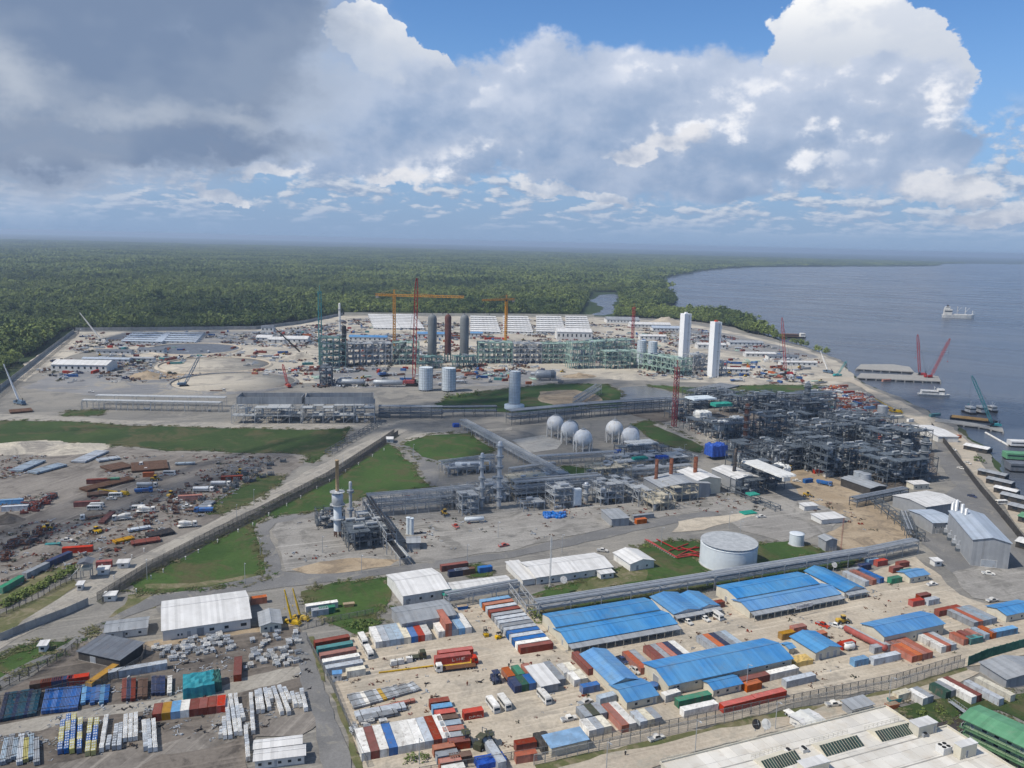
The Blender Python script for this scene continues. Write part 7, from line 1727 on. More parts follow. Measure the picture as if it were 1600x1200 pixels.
for i in range(16):
    c = 'yellow' if i == 7 else ('white' if i == 3 else ('pale' if i % 4 == 2 else 'grey'))
    bundle((556 + i * 6.6, 1110 - i * 1.9), (545 + i * 6.6, 1089 - i * 1.2), 1.3, 2, c, '%s beam bundle, %s of the row on the sand yard' % (CNAME[c], nth(i, 16) if i not in (6, 7, 8, 9) else ('seventh from left', 'eighth from left', 'eighth from right', 'seventh from right')[i - 6]), 'beam bundles on the sand yard')
for i, (f, b, c, w) in enumerate((((555, 1123), (633, 1108), 'pale', 3.2), ((560, 1130), (620, 1117), 'grey', 2.6), ((572, 1116), (648, 1098), 'salmon', 1.4), ((165, 735), (200, 728), 'brown', 14), ((205, 733), (262, 728), 'brown', 20), ((122, 724), (160, 707), 'pale', 9), ((152, 722), (186, 717), 'pale', 6), ((25, 738), (62, 722), 'bgrey', 8), ((50, 741), (98, 728), 'bgrey', 8), ((274, 727), (305, 726), 'bgrey', 3),
                                  ((130, 768), (205, 750), 'brown', 8), ((136, 776), (175, 772), 'brown', 6), ((178, 850), (208, 843), 'ochre', 4), ((205, 852), (250, 845), 'rust', 5), ((200, 832), (235, 826), 'pale', 3), ((230, 840), (270, 832), 'black', 7), ((158, 820), (176, 803), 'rust', 3), ((15, 645), (50, 642), 'brown', 12), ((310, 800), (330, 786), 'grey', 5), ((1088, 614), (1140, 602), 'grey', 22), ((1100, 624), (1145, 612), 'grey', 14))):
    bundle(f, b, w, 2, c, '%s pipe stack %s' % (CNAME[c], ('along the front of the beam bundles', 'below the pale one near the lane fence', 'behind the beam bundles', 'left of the dark brown field of pipe', 'forming the dark brown field at the yard top', 'left of the dark brown field, crossed beams', 'below the crossed beams', 'on bare ground, left of two', 'on bare ground, right of two', 'alone near the parked white lorry',
        'under the red and green cabins', 'left of the yellow lying crane', 'beside the hedge, ochre ends', 'in front of the black pipes', 'silver, behind the ochre one', 'beside the perimeter road', 'behind the parked tractor lorry', 'at the left edge below the pale crane', 'on the lorry lot by the weeds', 'by the grass strip, rear', 'by the grass strip, front')[i]), None, max(3, int(w / .55)))
def spools(n, box, group, lab, s=1.0, name='spool_rack', m=None, seed=1):
    r = random.Random(seed); kinds = []
    for k in range(5):
        t = MB()
        for i in range(5): y = (i % 3) * .7; z = .2 + (i // 3) * .4; t.tube((r.uniform(-.3, 0), y, z), (r.uniform(2.0, 3.0), y, z), r.uniform(.1, .2), 6)
        for i in range(4): t.tube((r.uniform(0, 2.4), -.2, r.uniform(.3, 1.6)), (r.uniform(0, 2.4), 1.7, r.uniform(.3, 1.6)), .13, 6); t.lathe([(.3, 0), (.3, .14)], 8, r.uniform(0, 2.5), r.uniform(0, 1.5), r.uniform(.4, 1.7))
        f = MB()
        for x in (0, 2.4):
            for y in (-.2, 1.6): f.bar((x, y, 0), (x, y, 1.5), .14)
            f.bar((x, -.2, 1.4), (x, 1.6, 1.4), .2); f.bar((0, x * .6 - .1, .1), (2.4, x * .6 - .1, .1), .1)
        if name == 'spool_rack': [f.bar((-.4, -.2 + q * .45, 1.45 + .02 * k), (2.8, -.2 + q * .45, 1.5), .17) for q in range(5)]
        kinds.append((t.mesh('pipes', m or m_pipe), f.mesh('rack', paint(('white', 'pale', 'grey')[k % 3]) if name == 'spool_rack' else m_dsteel)))
    for i in range(n):
        u, v = r.random(), r.random(); (ax, ay), (bx, by), (cx, cy) = box; px = ax + (bx - ax) * u + (cx - ax) * v; py = ay + (by - ay) * u + (cy - ay) * v; p = G(px, py); k = kinds[i % 5]
        o = thing(name, lab, name.replace('_', ' '), (p.x, p.y, .3), R(20) + r.choice((0, math.pi / 2)) + r.uniform(-.25, .25), group); o.scale = (s * r.uniform(.8, 1.3),) * 3
        link('pipes', k[0], o); link('rack', k[1], o)
spools(80, ((255, 1038), (365, 1018), (238, 1012)), 'grey spool racks above the teal stack', 'grey steel spool rack in the laydown above the teal stack', .62, m=m_steel)
spools(70, ((385, 1050), (460, 1042), (400, 995)), 'grey spool racks beside the asphalt lane', 'grey steel spool rack in the laydown beside the asphalt lane', .62, m=m_steel, seed=2)
spools(14, ((556, 1150), (600, 1135), (548, 1128)), 'small spool racks in the sand yard', 'small steel spool rack at the lane side of the sand yard', .7, seed=3)
spools(30, ((0, 880), (60, 850), (5, 858)), 'scrap heaps in the storage yard', 'heap of dark scrap steel left of the teal container', 1.1, 'scrap_heap', m_rustpipe, 4)
spools(26, ((20, 815), (75, 790), (40, 795)), 'rusty scrap along the storage yard', 'rusty red scrap steel near the left border of the storage yard', 1.3, 'scrap_heap', mat('red lead steel', (.26, .07, .05), rough=.8), 5)
spools(30, ((300, 790), (420, 745), (330, 760)), 'steel oddments in the storage yard', 'steel oddments at the weedy corner of the storage yard', 1.2, 'scrap_heap', m_dsteel, 6)
spools(24, ((210, 835), (320, 790), (215, 790)), 'steel oddments mid yard', 'steel oddments between the parked lorries', 1.0, 'scrap_heap', m_rustpipe, 7)
for i, (px, py, s, h, m, lab) in enumerate(((12, 815, 16, 5, g_dark, 'dark gravel heap at the left border of the storage yard'), (230, 588, 40, 6, g_brown, 'ochre sand mound on the slate ground'), (470, 560, 50, 7, g_far, 'pale spoil heap left of the teal frame'), (985, 590, 50, 5, g_far, 'pale rubble bank under the braced green blocks'), (905, 588, 40, 4, g_brown, 'earth bank left of the braced green blocks'), (1040, 505, 80, 12, g_sand, 'big pale sand heap near the far shore'), (30, 700, 60, 4, g_far, 'rubble bank along the grass strip, left'), (110, 702, 50, 4, g_far, 'rubble bank along the grass strip, centre'), (80, 858, 26, 3, g_left, 'earth heap beside the scrap'))):
    p = G(px, py); r = random.Random(i); t = MB(); n = 13; v = []; f = []
    for a in range(n):
        for b in range(n):
            x, y = (a / (n - 1) - .5) * 2, (b / (n - 1) - .5) * 2; z = max(0, 1 - math.hypot(x, y)) * h * r.uniform(.6, 1.25); v.append((x * s / 2, y * s / 3, z - .1))
    f = [(a * n + b, (a + 1) * n + b, (a + 1) * n + b + 1, a * n + b + 1) for a in range(n - 1) for b in range(n - 1)]
    tag(t.add(v, f, True).build('heap', m, None, (p.x, p.y, 0), R(22)), lab, None, None, 'stuff')

drum('long red vessel lying beside the apart blue roofed shed', 1351, 1004, 1.3, 17, paint('red'), R(-62), z=.6)
drum('short white tank beside the long red vessel', 1326, 1016, 1.2, 3.5, paint('white'), R(20), z=.5)
tw2 = truck(paint('white'), paint('white'), 10, None, 2); place(tw2, 1247, 1127, R(-62), 'white box lorry parked behind the white roofed building')
S2('sun_roof', 'white fabric roof beside the white box lorry', 'shelter', (1262, 1135), (1290, 1127), (1246, 1116), 2.8, .7, m_wtarp, m_wwall, heading=R(26), ridge='y')
for px, py, c, lab in ((1393, 1106, 'orange', 'orange skip beside the cream cabin on the creek road'), (1397, 1097, 'teal', 'teal skip beside the cream cabin on the creek road'), (545, 948, 'ochre', 'ochre skip alone on the grass by the yellow cranes'), (722, 952, 'blue', 'blue skip on the sand right of the open store')):
    p = G(px, py); t = thing('skip', lab, 'skip', (p.x, p.y, 0), R(20)); MB().prism([(-1.6, 0), (1.6, 0), (2.2, 1.5), (-2.2, 1.5)], -1, 1).build('body', paint(c), t); MB().box(-2.05, -.9, 1.5, 2.05, .9, 1.54).build('load', g_brown, t)
for px, py, c, L, lab in ((478, 958, 'white', 12.19, 'white stripped cabin on the grass by the yellow cranes'), (488, 965, 'pale', 6.06, 'pale cabin in front of the stripped cabin'), (499, 962, 'green', 6.06, 'pale green cabin in front of the stripped cabin'), (1092, 957, 'rust', 12.19, 'rust container between the small blue blocks and the name board hall'), (1272, 1003, 'orange', 6.06, 'orange container left of the pickups near the open store'), (1222, 1002, 'ochre', 6.06, 'ochre container behind the open blue store'), (1240, 992, 'salmon', 6.06, 'salmon container heaped with scrap behind the open store'), (1467, 965, 'rust', 12.19, 'rust container near the bare lot, right of the pale one')):
    container(lab, G(px, py), A23, L, c, 'odd containers')
t = thing('kiosk', 'white kiosk with a blue flat top by the gate of the sand yard', 'kiosk', tuple(G(520, 1066)), R(14)); MB().box(0, 0, 0, 2.8, 2.2, 2.6).build('wall', m_wwall, t); MB().box(-.2, -.2, 2.6, 3, 2.4, 2.8).build('roof', m_croof, t); window_part(t, .9, -.005, 1.1, .9, .9); window_part(t, 2.1, -.005, .1, .8, 2.0, 0, True)
for px, py, lab in ((616, 1040, 'white generator set on the sand left of the red trailer'), (627, 1038, 'second white generator set left of the red trailer'), (640, 1035, 'white pump set nearest to the olive machine')):
    p = G(px, py); t = thing('generator_set', lab, 'generator', (p.x, p.y, 0), R(20)); MB().box(-1.4, -.8, 0, 1.4, .8, .4).build('skid', m_dsteel, t); MB().box(-1.2, -.7, .4, .9, .7, 2.0).build('casing', paint('white'), t); MB().tube((.3, 0, 2), (.3, 0, 2.6), .12, 6).build('exhaust', m_black, t)
fo2 = truck(paint('olive'), paint('olive'), 6, None, 1); place(fo2, 652, 1030, R(15), 'olive lorry beside the white pump set')
t = thing('long_beam', 'long yellow beam lying on the sand left of the trailer', 'beam', tuple(G(592, 1053)), R(17)); MB().bar((0, 0, .4), (18, 0, .4), .5).build('beam', paint('yellow'), t)
s_ = MB()
for k in range(8): s_.box(1 + k * 2.2, -.4, 0, 1.3 + k * 2.2, .4, .15)
s_.build('bearer', m_dwall, t)
pw = pickup(paint('white')); VP = 'white pickups'
E_ = A23
for px, py, a, lab in ((1025, 1156, E_ + R(4), 'white pickup driving on the sand road outside the fence'), (889, 1126, E_, 'white pickup parked on the sand above the faded blue shelter'), (914, 1100, E_ + R(15), 'white pickup beside the mid blue lettered container'), (993, 1050, R(-62), 'white pickup between the gabled block and the largest blue shed'), (1074, 974, R(-62), 'white pickup at the left of three vehicles by the small blue blocks'), (1101, 969, R(-62), 'white pickup in the middle of three vehicles by the small blue blocks'),
    (1456, 915, R(20), 'white pickup right of the little gatehouse'), (1550, 940, R(18), 'white pickup on the edge of the bare grey lot'), (1302, 1103, R(12), 'white pickup behind the white roofed building'), (1305, 980, R(-35), 'white pickup beside the yellow machine near the open blue store'), (941, 862, R(-8), 'white pickup behind the long white office'), (798, 882, R(70), 'white pickup on the road above the covered way'), (1189, 809, R(15), 'white car parked beside the green sheet'),
    (228, 735, R(14), 'white pickup at the head of the storage yard'), (292, 793, R(8), 'white pickup in the middle of the storage yard'), (174, 781, R(8), 'white pickup in front of the parked minibuses'), (104, 846, R(8), 'white pickup behind the red container by the hedge'), (278, 782, R(5), 'white pickup beside the salmon container in the storage yard'), (1245, 753, R(-10), 'white pickup on the dirt lot beside the blue box'),
    (1489, 704, R(-65), 'white pickup on the river road, farthest'), (1511, 725, R(-60), 'white pickup on the river road, second'), (1502, 733, R(-60), 'white car beside the dark fence of the river road'), (1363, 624, R(-50), 'white pickup at the pier junction'), (142, 613, R(5), 'white pickup on the slate ground of the far site'), (1544, 898, R(-15), 'white pickup on the grey lot by the turbine hall')):
    place(pw, px, py, a, lab, VP)
pd = pickup(paint('navy'), True); place(pd, 972, 1034, R(-62), 'dark blue pickup parked by the salmon container'); place(pd, 1519, 777, R(-60), 'dark pickup beside the fence of the river road')
pr = pickup(paint('red')); place(pr, 1285, 979, R(-50), 'red pickup beside the white one near the open blue store'); place(pr, 712, 824, R(-60), 'red and white service pickup on the process yard'); place(pr, 787, 854, R(30), 'small red vehicle on the process yard')
bw = bus(paint('white'))
for px, py, lab in ((770, 1107, 'left of two white minibuses side by side on the sand'), (788, 1103, 'right of two white minibuses side by side on the sand'), (850, 1094, 'white minibus with a blue front below the white sun roof'), (567, 1004, 'rear of two white minibuses by the hedge block'), (576, 1024, 'front of two white minibuses by the hedge block'), (1119, 965, 'white minibus at the right of three vehicles by the small blue blocks')): place(bw, px, py, R(-66), lab, 'white minibuses')
for px, py, lab in ((152, 793, 'rear white minibus of the pair in the storage yard'), (148, 797, 'front white minibus of the pair in the storage yard'), (181, 777, 'white minibus above the pair in the storage yard'), (217, 797, 'white minibus right of the mixer lorry'), (265, 742, 'white minibus at the top of the storage yard'), (1565, 788, 'white minibus between the market roofs')): place(bw, px, py, R(10), lab, 'white minibuses')
tw = truck(paint('white'), paint('brown'), 13.5, None, 3)
for px, py, a, lab in ((712, 1047, R(196), 'white cab lorry with a brown flat trailer beside the red container'), (149, 810, R(215), 'white cab lorry loaded low in the storage yard'), (310, 799, R(10), 'lorry loaded with white pipes by the perimeter road'), (205, 730, R(15), 'white cab lorry under the dark brown pipe field'), (340, 612, R(4), 'lorry on the far slate ground')): place(tw, px, py, a, lab, 'flat lorries')
tt = truck(paint('red'), paint('yellow'), 14.5, None, 3)
p = G(713, 1041); o = place(tt, 0, 0, R(17), 'yellow skeleton trailer carrying the big red lettered container', None, 0, None, p)
t = cside((681, 1046), (735, 1039), 'red', 'big red container with white letters loaded on the yellow trailer', z=1.25, L=12.19); lettering('LINE', .9, .8, paint('white'), t, 5.8, .03, .9)
tm = truck(paint('white'), paint('white'), 9, 'mixer', 2); place(tm, 191, 813, R(205), 'white concrete mixer lorry in the storage yard'); place(tm, 228, 801, R(15), 'white mixer lorry behind the minibus in the storage yard'); place(tm, 293, 824, R(20), 'white mixer lorry with raised chute by the perimeter road')
tk = truck(paint('white'), paint('grey'), 11, 'tank', 2); place(tk, 230, 762, R(10), 'white tank lorry beside the yellow lying crane'); place(tk, 318, 769, R(8), 'white tank lorry in the right row of the storage yard'); place(tk, 345, 760, R(8), 'pale tank lorry behind the right row of the storage yard')
tb = truck(paint('blue'), paint('blue'), 9, 'dump', 2); place(tb, 225, 770, R(20), 'blue tipper lorry beside the tank lorry'); place(tb, 318, 801, R(190), 'blue tipper lorry at the storage yard exit'); place(tb, 1288, 758, R(-40), 'blue tipper lorry on the dirt lot')
ly = loader(paint('yellow'))
for px, py, a, lab in ((75, 828, R(10), 'yellow wheel loader near the gravel heap'), (150, 833, R(160), 'yellow wheel loader behind the red container'), (267, 776, R(80), 'yellow wheel loader beside the salmon container'), (695, 805, R(-60), 'yellow loader on the process yard beside the pale frame'), (1235, 735, R(60), 'yellow loader at the corner of the dirt lot'), (1262, 776, R(-20), 'yellow loader by the sand bund'), (1317, 974, R(10), 'yellow loader behind the white pickup near the open store'), (375, 741, R(190), 'yellow loader at the far corner of the storage yard'), (243, 751, R(15), 'yellow loader beside the orange container'), (1030, 570, R(100), 'yellow machine at the foot of the pale drums'), (1250, 575, R(20), 'yellow loader on the far shore road')): place(ly, px, py, a, lab, 'yellow loaders')
fy = forklift(paint('yellow')); place(fy, 759, 994, R(110), 'yellow forklift on the sand beside the white container row'); place(fy, 1016, 808, R(-60), 'yellow forklift beside the orange container on the process yard'); place(fy, 780, 998, R(30), 'yellow attachment forklift right of the other one')
fn = forklift(paint('navy'), True); place(fn, 775, 1067, R(-68), 'big dark blue forklift with forks lowered on the open sand')
fo = forklift(paint('olive'), True); place(fo, 752, 1168, R(60), 'olive forklift by the pale container at the bottom'); place(fo, 765, 1165, R(-70), 'second olive machine beside the pale container at the bottom'); place(fo, 728, 1163, R(-70), 'green forklift at the end of the stepped line')
o = boom_crane(paint('yellow'), m_ycr, 9, 38, False, False); o.scale = (.6,) * 3; pp = G(955, 782); o.location = (pp.x, pp.y, 0); o.rotation_euler = (0, 0, R(120)); tag(o, 'yellow boom machine leaning between the process frames', 'crane')

def person(px, py, shirt, lab, rz=0.0):
    p = G(px, py); o = thing('person', lab, 'person', (p.x, p.y, 0), rz, 'people walking on the yards')
    key = ('person', shirt)
    if key not in WIN:
        b = MB(); b.smooth = True
        for s in (-1, 1): b.tube((s * .1, .06 * s, .04), (s * .1, 0, .88), .075, 7, .1); b.tube((s * .24, .03 * s, .82), (s * .21, 0, 1.42), .045, 6, .06); b.box(s * .1 - .05, -.16, 0, s * .1 + .05, .12, .08)
        b.lathe([(.13, .84), (.18, .95), (.16, 1.1), (.21, 1.36), (.13, 1.48), (.06, 1.52), (.06, 1.58)], 10); b.lathe([(.05, 1.55), (.1, 1.62), (.105, 1.7), (.08, 1.78), (.02, 1.81)], 10)
        h = MB().lathe([(.125, 1.7), (.12, 1.76), (.08, 1.83), (.02, 1.85)], 10); WIN[key] = (b.mesh('body', paint(shirt)), h.mesh('helmet', paint('yellow' if shirt != 'black' else 'white')))
    link('body', WIN[key][0], o); link('helmet', WIN[key][1], o)
for px, py, s, lab in ((813, 1036, 'black', 'person in dark clothes walking on the sand below the long blue hall'), (977, 1181, 'black', 'person on the sand road near the pickup'), (1234, 1063, 'black', 'person standing by the pale cabins inside the fence'), (996, 1050, 'blue', 'person beside the white pickup between the blue roofs'), (1173, 1117, 'black', 'person walking outside the perimeter fence'), (730, 1072, 'rust', 'person crossing the open sand'), (890, 804, 'orange', 'person in orange beside the blue barrels'), (1191, 799, 'black', 'person near the parked white car'), (798, 1037, 'navy', 'person beside the red container on the sand'), (795, 1043, 'black', 'person at the container corner on the sand')): person(px, py, s, lab)

def fence(label, pts, h, m, bay=3.0, mesh=True, solid=False, bars=8, name='fence', pm=None, post=.14, cat='fence', coil=True):
    """one thing per run: every post a part, every bay's netting a part"""
    P0 = G(*pts[0]); o = thing(name, label, cat, (P0.x, P0.y, 0)); pm = pm or m
    for a, b in zip(pts, pts[1:]):
        A, B = G(*a) - P0, G(*b) - P0; d = B - A; L = d.length; n = max(1, round(L / bay)); w = L / n; ang = math.atan2(d.y, d.x)
        kp = ('fpost', h, post, pm.name); kb = ('fpan', round(w, 2), h, m.name, solid, bars)
        if kp not in WIN: WIN[kp] = MB().bar((0, 0, 0), (0, 0, h), post).bar((0, 0, h), (0, -.35, h + .35), post * .8).mesh('post', pm)
        if kb not in WIN:
            t = MB()
            if solid: t.box(.08, -.06, 0, w - .08, .06, h - .1)
            else:
                for i in range(bars): x = w * (i + .5) / bars; t.bar((x, 0, .1), (x, 0, h - .05), .045)
                for i in range(6): z = .15 + (h - .3) * i / 5; t.bar((.07, .03, z), (w - .07, .03, z), .05)
                if coil: t.bar((0, -.18, h + .15), (w, -.18, h + .15), .05); t.bar((0, -.34, h + .32), (w, -.34, h + .32), .05)
            WIN[kb] = t.mesh('panel', m)
        for i in range(n):
            s = A + d * (i / n); link('post', WIN[kp], o, s, ang); link('panel', WIN[kb], o, s, ang)
        link('post', WIN[kp], o, B, ang)
    return o
m_wfence = mat('pale fence steel', (.42, .41, .38), (.34, .33, .31), rough=.8, scale=1, rnd=.06)
fence('pale wire fence with leaning tops along the sand road, outer line', [(834, 1197), (1000, 1160), (1200, 1116), (1400, 1075.5), (1506, 1043)], 3.4, m_wfence, 3.2, bars=13, pm=m_wfence)
fence('pale wire fence inside the outer one', [(655, 1213), (850, 1180), (1000, 1147), (1200, 1105), (1400, 1064), (1500, 1034)], 2.6, m_mesh, 3.2, bars=9)
fence('dark green mesh fence behind the grey arched roof', [(1512, 1041), (1540, 1029), (1600, 1012), (1640, 1003)], 3.6, mat('green fence mesh', (.03, .14, .10), rough=.8, scale=.8), 3.5, solid=True)
m_dkf = mat('dark fence wire', (.10, .10, .10), (.07, .07, .07), rough=.9, rnd=.05)
fence('dark wire fence between the perimeter road and the grass field, inner line', [(160, 942), (236, 893), (320, 850), (420, 800), (520, 748), (600, 694), (622, 679)], 3.2, m_dkf, 3.5, bars=22)
fence('dark wire fence along the perimeter road, outer line', [(152, 938), (230, 889), (312, 847), (410, 798), (510, 746), (594, 692), (616, 677)], 3.0, m_dkf, 3.5, bars=16)
fence('dark double fence along the lower left road', [(0, 1079), (60, 1050), (103, 1027), (122, 1012)], 3.0, m_dkf, 3.2, bars=10)
fence('dark fence round the compound, long side', [(-20, 1105), (60, 1092), (108, 1080), (160, 1076), (220, 1040), (228, 1022)], 3.0, m_dkf, 3.2, bars=8)
fence('grey concrete wall beside the left gate road', [(0, 1002), (40, 985), (103, 961), (138, 945)], 3.0, m_concrete, 4, solid=True, name='wall', cat='wall')
fence('low fence beside the yellow cranes', [(468, 985), (520, 972), (583, 960)], 2.2, m_mesh, 3, bars=6)
fence('wire fence along the asphalt lane', [(480, 1002), (520, 1075), (545, 1135), (575, 1200)], 2.4, m_mesh, 3, bars=6)
fence('wire fence beside the hedge of the storage yard', [(0, 965), (60, 935), (120, 904)], 2.4, m_dkf, 3, bars=6)
fence('dark wall along the river road', [(1455, 668), (1480, 700), (1530, 766), (1575, 820), (1640, 905)], 4.2, m_dwall, 5, solid=True, name='wall', cat='wall')
fence('long grey perimeter wall at the left, outer of two', [(-30, 633), (30, 586), (80, 546), (116, 519)], 4.5, m_concrete, 9, solid=True, name='wall', cat='wall')
fence('long grey perimeter wall at the left, inner of two', [(-20, 640), (40, 592), (90, 550), (124, 521)], 4.5, m_mesh, 9, bars=14)
fence('far grey perimeter wall from the corner to the inlet', [(118, 517), (260, 516), (400, 514.5), (470, 506), (536, 492.5)], 5, m_concrete, 12, solid=True, name='wall', cat='wall')
fence('far pale perimeter wall behind the barracks', [(538, 492), (640, 493), (800, 494), (928, 495.5)], 5, m_cwall, 12, solid=True, name='wall', cat='wall')
for i, (px, py) in enumerate(((236, 905), (255, 895), (290, 875), (310, 864), (340, 848), (372, 832), (395, 822), (420, 806), (448, 791), (470, 779), (495, 764), (515, 753), (540, 738), (560, 727), (582, 714), (600, 704), (213, 926), (160, 887), (178, 905), (171, 893), (206, 872), (225, 862))):
    p = G(px, py); o = thing('marker_post', 'small white marker post standing in the grass along the fence', 'marker post', (p.x, p.y, 0), 0, 'white marker posts along the fence'); MB().tube((0, 0, 0), (0, 0, 1.3), .18, 6).build('post', paint('white'), o); MB().cbox(0, 0, 1.3, .5, .5, .4).build('cap', paint('white'), o)
for px, py, h, lab in ((230, 906, 9, 'lamp post at the corner of the grass field'), (383, 912, 9, 'lamp post on the lower grass bank'), (397, 790, 9, 'lamp post beside the perimeter road, middle'), (370, 812, 8, 'lamp post beside the perimeter road, left'), (536, 733, 9, 'lamp post at the grass field edge'), (595, 697, 9, 'lamp post near the gatehouse'), (646, 715, 9, 'lamp post at the path junction'), (407, 868, 8, 'lamp post left of the ring road'), (504, 864, 8, 'lamp post on the bare process ground'), (565, 895, 8, 'lamp post by the ring road bend'), (730, 881, 9, 'lamp post above the covered way'), (778, 840, 8, 'lamp post on the open process yard'), (878, 864, 9, 'lamp post on the yard road, left'), (1033, 852, 9, 'lamp post by the red pipe manifold'), (1139, 826, 9, 'lamp post behind the big tank'), (1156, 838, 8, 'lamp post at the green bank behind the tank'), (900, 745, 8, 'lamp post by the little lawn'), (1069, 712, 8, 'lamp post on the right grass patch'),
    (1388, 1104, 10, 'lamp post at the back corner of the white roof'), (1086, 1176, 10, 'lamp post on the sand road near the dishes'), (947, 1212, 10, 'twin lamp post on the sand road at the bottom'), (1166, 1078, 9, 'lamp post beside the small blue cabin'), (1211, 1140, 9, 'lamp post left of the truck roof'), (655, 1195, 8, 'lamp post before the front container row'), (187, 1002, 6, 'lamp post by the lower left road'), (1300, 700, 9, 'lamp post among the dark frames'), (1325, 580, 16, 'tall lamp mast by the shore road'), (1448, 598, 20, 'tall lamp mast on the pier')): light_pole(px, py, h, lab)
t = thing('pipe_manifold', 'red pipe manifold zigzagging on the grass beside the big tank', 'manifold', (0, 0, 0)); rp = mat('red pipe', (.38, .04, .035), rough=.6)
for pts in (((1008, 845), (1055, 872), (1092, 865)), ((1026, 845), (1060, 862), (1092, 858)), ((1045, 863), (1075, 852)), ((1060, 870), (1088, 856)), ((1070, 868), (1094, 872)), ((1064, 858), (1090, 866)), ((1012, 846), (1058, 874), (1093, 868))):
    w_ = [Vector((*G(*q_)[:2], .8)) for q_ in pts]; MB().path(w_, .3, 7).build('pipe', rp, t)
sp = MB()
for k in range(14): p = G(1012 + k * 3.2, 847.5 + k * 1.9); sp.cbox(p.x, p.y, 0, .6, .6, .6)
sp.build('support', m_concrete, t)

GBk = 'long white barracks of the far camp'
BK = {}
def barrack(px, py, L, w, h, m, lab, group, rz=0.0, name='barrack', cat='barrack', wall=None):
    key = (L, w, h, m.name)
    if key not in BK:
        wl = MB().box(0, 0, 0, L, w, h)
        n = max(2, int(L / 6)); wd = MB()
        for i in range(n): wd.box(L * (i + .3) / n, -.06, h * .4, L * (i + .62) / n, .02, h * .75)
        rf = MB().prismx([(-.6, h), (w + .6, h), (w / 2, h + w * .13)], -.5, L + .5); BK[key] = (wl.mesh('wall', wall or m_wwall), wd.mesh('window', m_glass), rf.mesh('roof', m))
    p = G(px, py); o = thing(name, lab, cat, (p.x, p.y, 0), rz, group)
    for nm, me in zip(('wall', 'window', 'roof'), BK[key]): link(nm, me, o)
for r in range(9):
    for c in range(2): barrack((583, 620)[c] + r * -1.0, 515 - r * 2.5, 42, 11, 3.4, m_wroof, 'long white roofed barrack in the %s block behind the orange crane, row %s from front' % (('left', 'right')[c], ('one', 'two', 'three', 'four', 'five', 'six', 'seven', 'eight', 'nine')[r]), GBk)
for r in range(8):
    for c in range(4): barrack((735, 786, 838, 884)[c], 521 - r * 3.3, 46 if c < 3 else 40, 12, 3.6, m_wroof, 'long white roofed barrack behind the reactors, %s column, row %s' % (('first', 'second', 'third', 'fourth')[c], ('one', 'two', 'three', 'four', 'five', 'six', 'seven', 'eight')[r]), GBk)
for r in range(5):
    for c in range(2): barrack((190, 243)[c] + r * 4, 536 - r * 3.2, 52, 9, 3, m_sroof if r < 4 else m_groof, 'pale %s stores shed in the far left rows, row %s from the front' % (('left', 'right')[c], ('one', 'two', 'three', 'four', 'five')[r]), 'rows of pale sheds at the far left')
for px, py, L, w, h, m, lab in ((870, 531, 52, 30, 12, m_wroof, 'white hall with a row of dark bays in the far camp'), (545, 533, 52, 16, 6, m_croof, 'blue roofed shed behind the left green frames'), (652, 529, 46, 18, 7, m_croof, 'blue roofed hall left of the reactors'), (735, 527, 18, 14, 6, m_croof, 'blue roofed shed right of the reactors'), (80, 580, 55, 26, 7, m_wroof, 'white roofed workshop with red doors at the far left'), (440, 536, 34, 22, 6, m_wroof, 'white shed at the left of the teal frame'), (400, 533, 20, 20, 5, m_wroof, 'small white shed left of the white one'), (418, 536, 22, 20, 5, m_wroof, 'small white shed between the larger ones'), (408, 519, 18, 14, 8, m_droof, 'dark tank house by the far wall'), (948, 505, 60, 30, 7, m_groof, 'long grey shed with a pale gable near the inlet'),
    (985, 512, 70, 24, 6, m_wroof, 'pale flat shed near the inlet'), (1020, 518, 50, 22, 6, m_sroof, 'pale blue shed right of the far red mast'), (1000, 531, 40, 14, 6, m_wroof, 'white store left of the white columns'), (1090, 545, 40, 16, 6, m_wroof, 'white store between the white columns'), (1140, 540, 50, 16, 5, m_groof, 'grey store right of the white columns'), (1220, 572, 45, 10, 5, m_wroof, 'long white cabin block by the shore road'), (1200, 562, 40, 12, 5, m_droof, 'dark store by the shore road'), (1165, 558, 40, 12, 5, m_wroof, 'white cabin block left of the shore crane'), (1130, 583, 30, 9, 5, m_wroof, 'white cabins at the foot of the right column'), (150, 553, 40, 10, 4, m_droof, 'dark roofed store in the left far yard'), (205, 565, 24, 8, 4, m_groof, 'grey store in the left far yard'), (128, 566, 50, 10, 4, m_sroof, 'pale blue roofed store in the left far yard'), (215, 552, 30, 12, 5, m_droof, 'dark pallet shed in the left far yard')):
    barrack(px, py, L, w, h, m, lab, 'large stores of the far site', R(3), 'store_hall', 'hall')
def ring(label, px, py, r, m=None, two=False):
    p = G(px, py); o = thing('tank_foundation', label, 'foundation', (p.x, p.y, 0), 0, 'round tank foundations')
    MB().lathe([(r + 3, 0), (r + 1, 1.6), (r - 1, 1.6), (r - 1.2, .4)], 48).build('ring_wall', m or g_sand, o)
    MB().lathe([(r - 1.1, .3), (r - 1.1, .5), (.1, .9)], 48).build('base', g_far if not two else g_slate, o)
    if two: MB().lathe([(r - 1.3, .55), (.2, 1.0)], 48).build('liner', m_droof, o)
ring('round tank foundation with a dark liner, farthest', 303, 546, 55, None, True); ring('round pale tank foundation in the middle', 336, 571, 58); ring('round grey tank foundation, nearest', 366, 598, 58, g_slate)
FARB = MB(); FARC = []
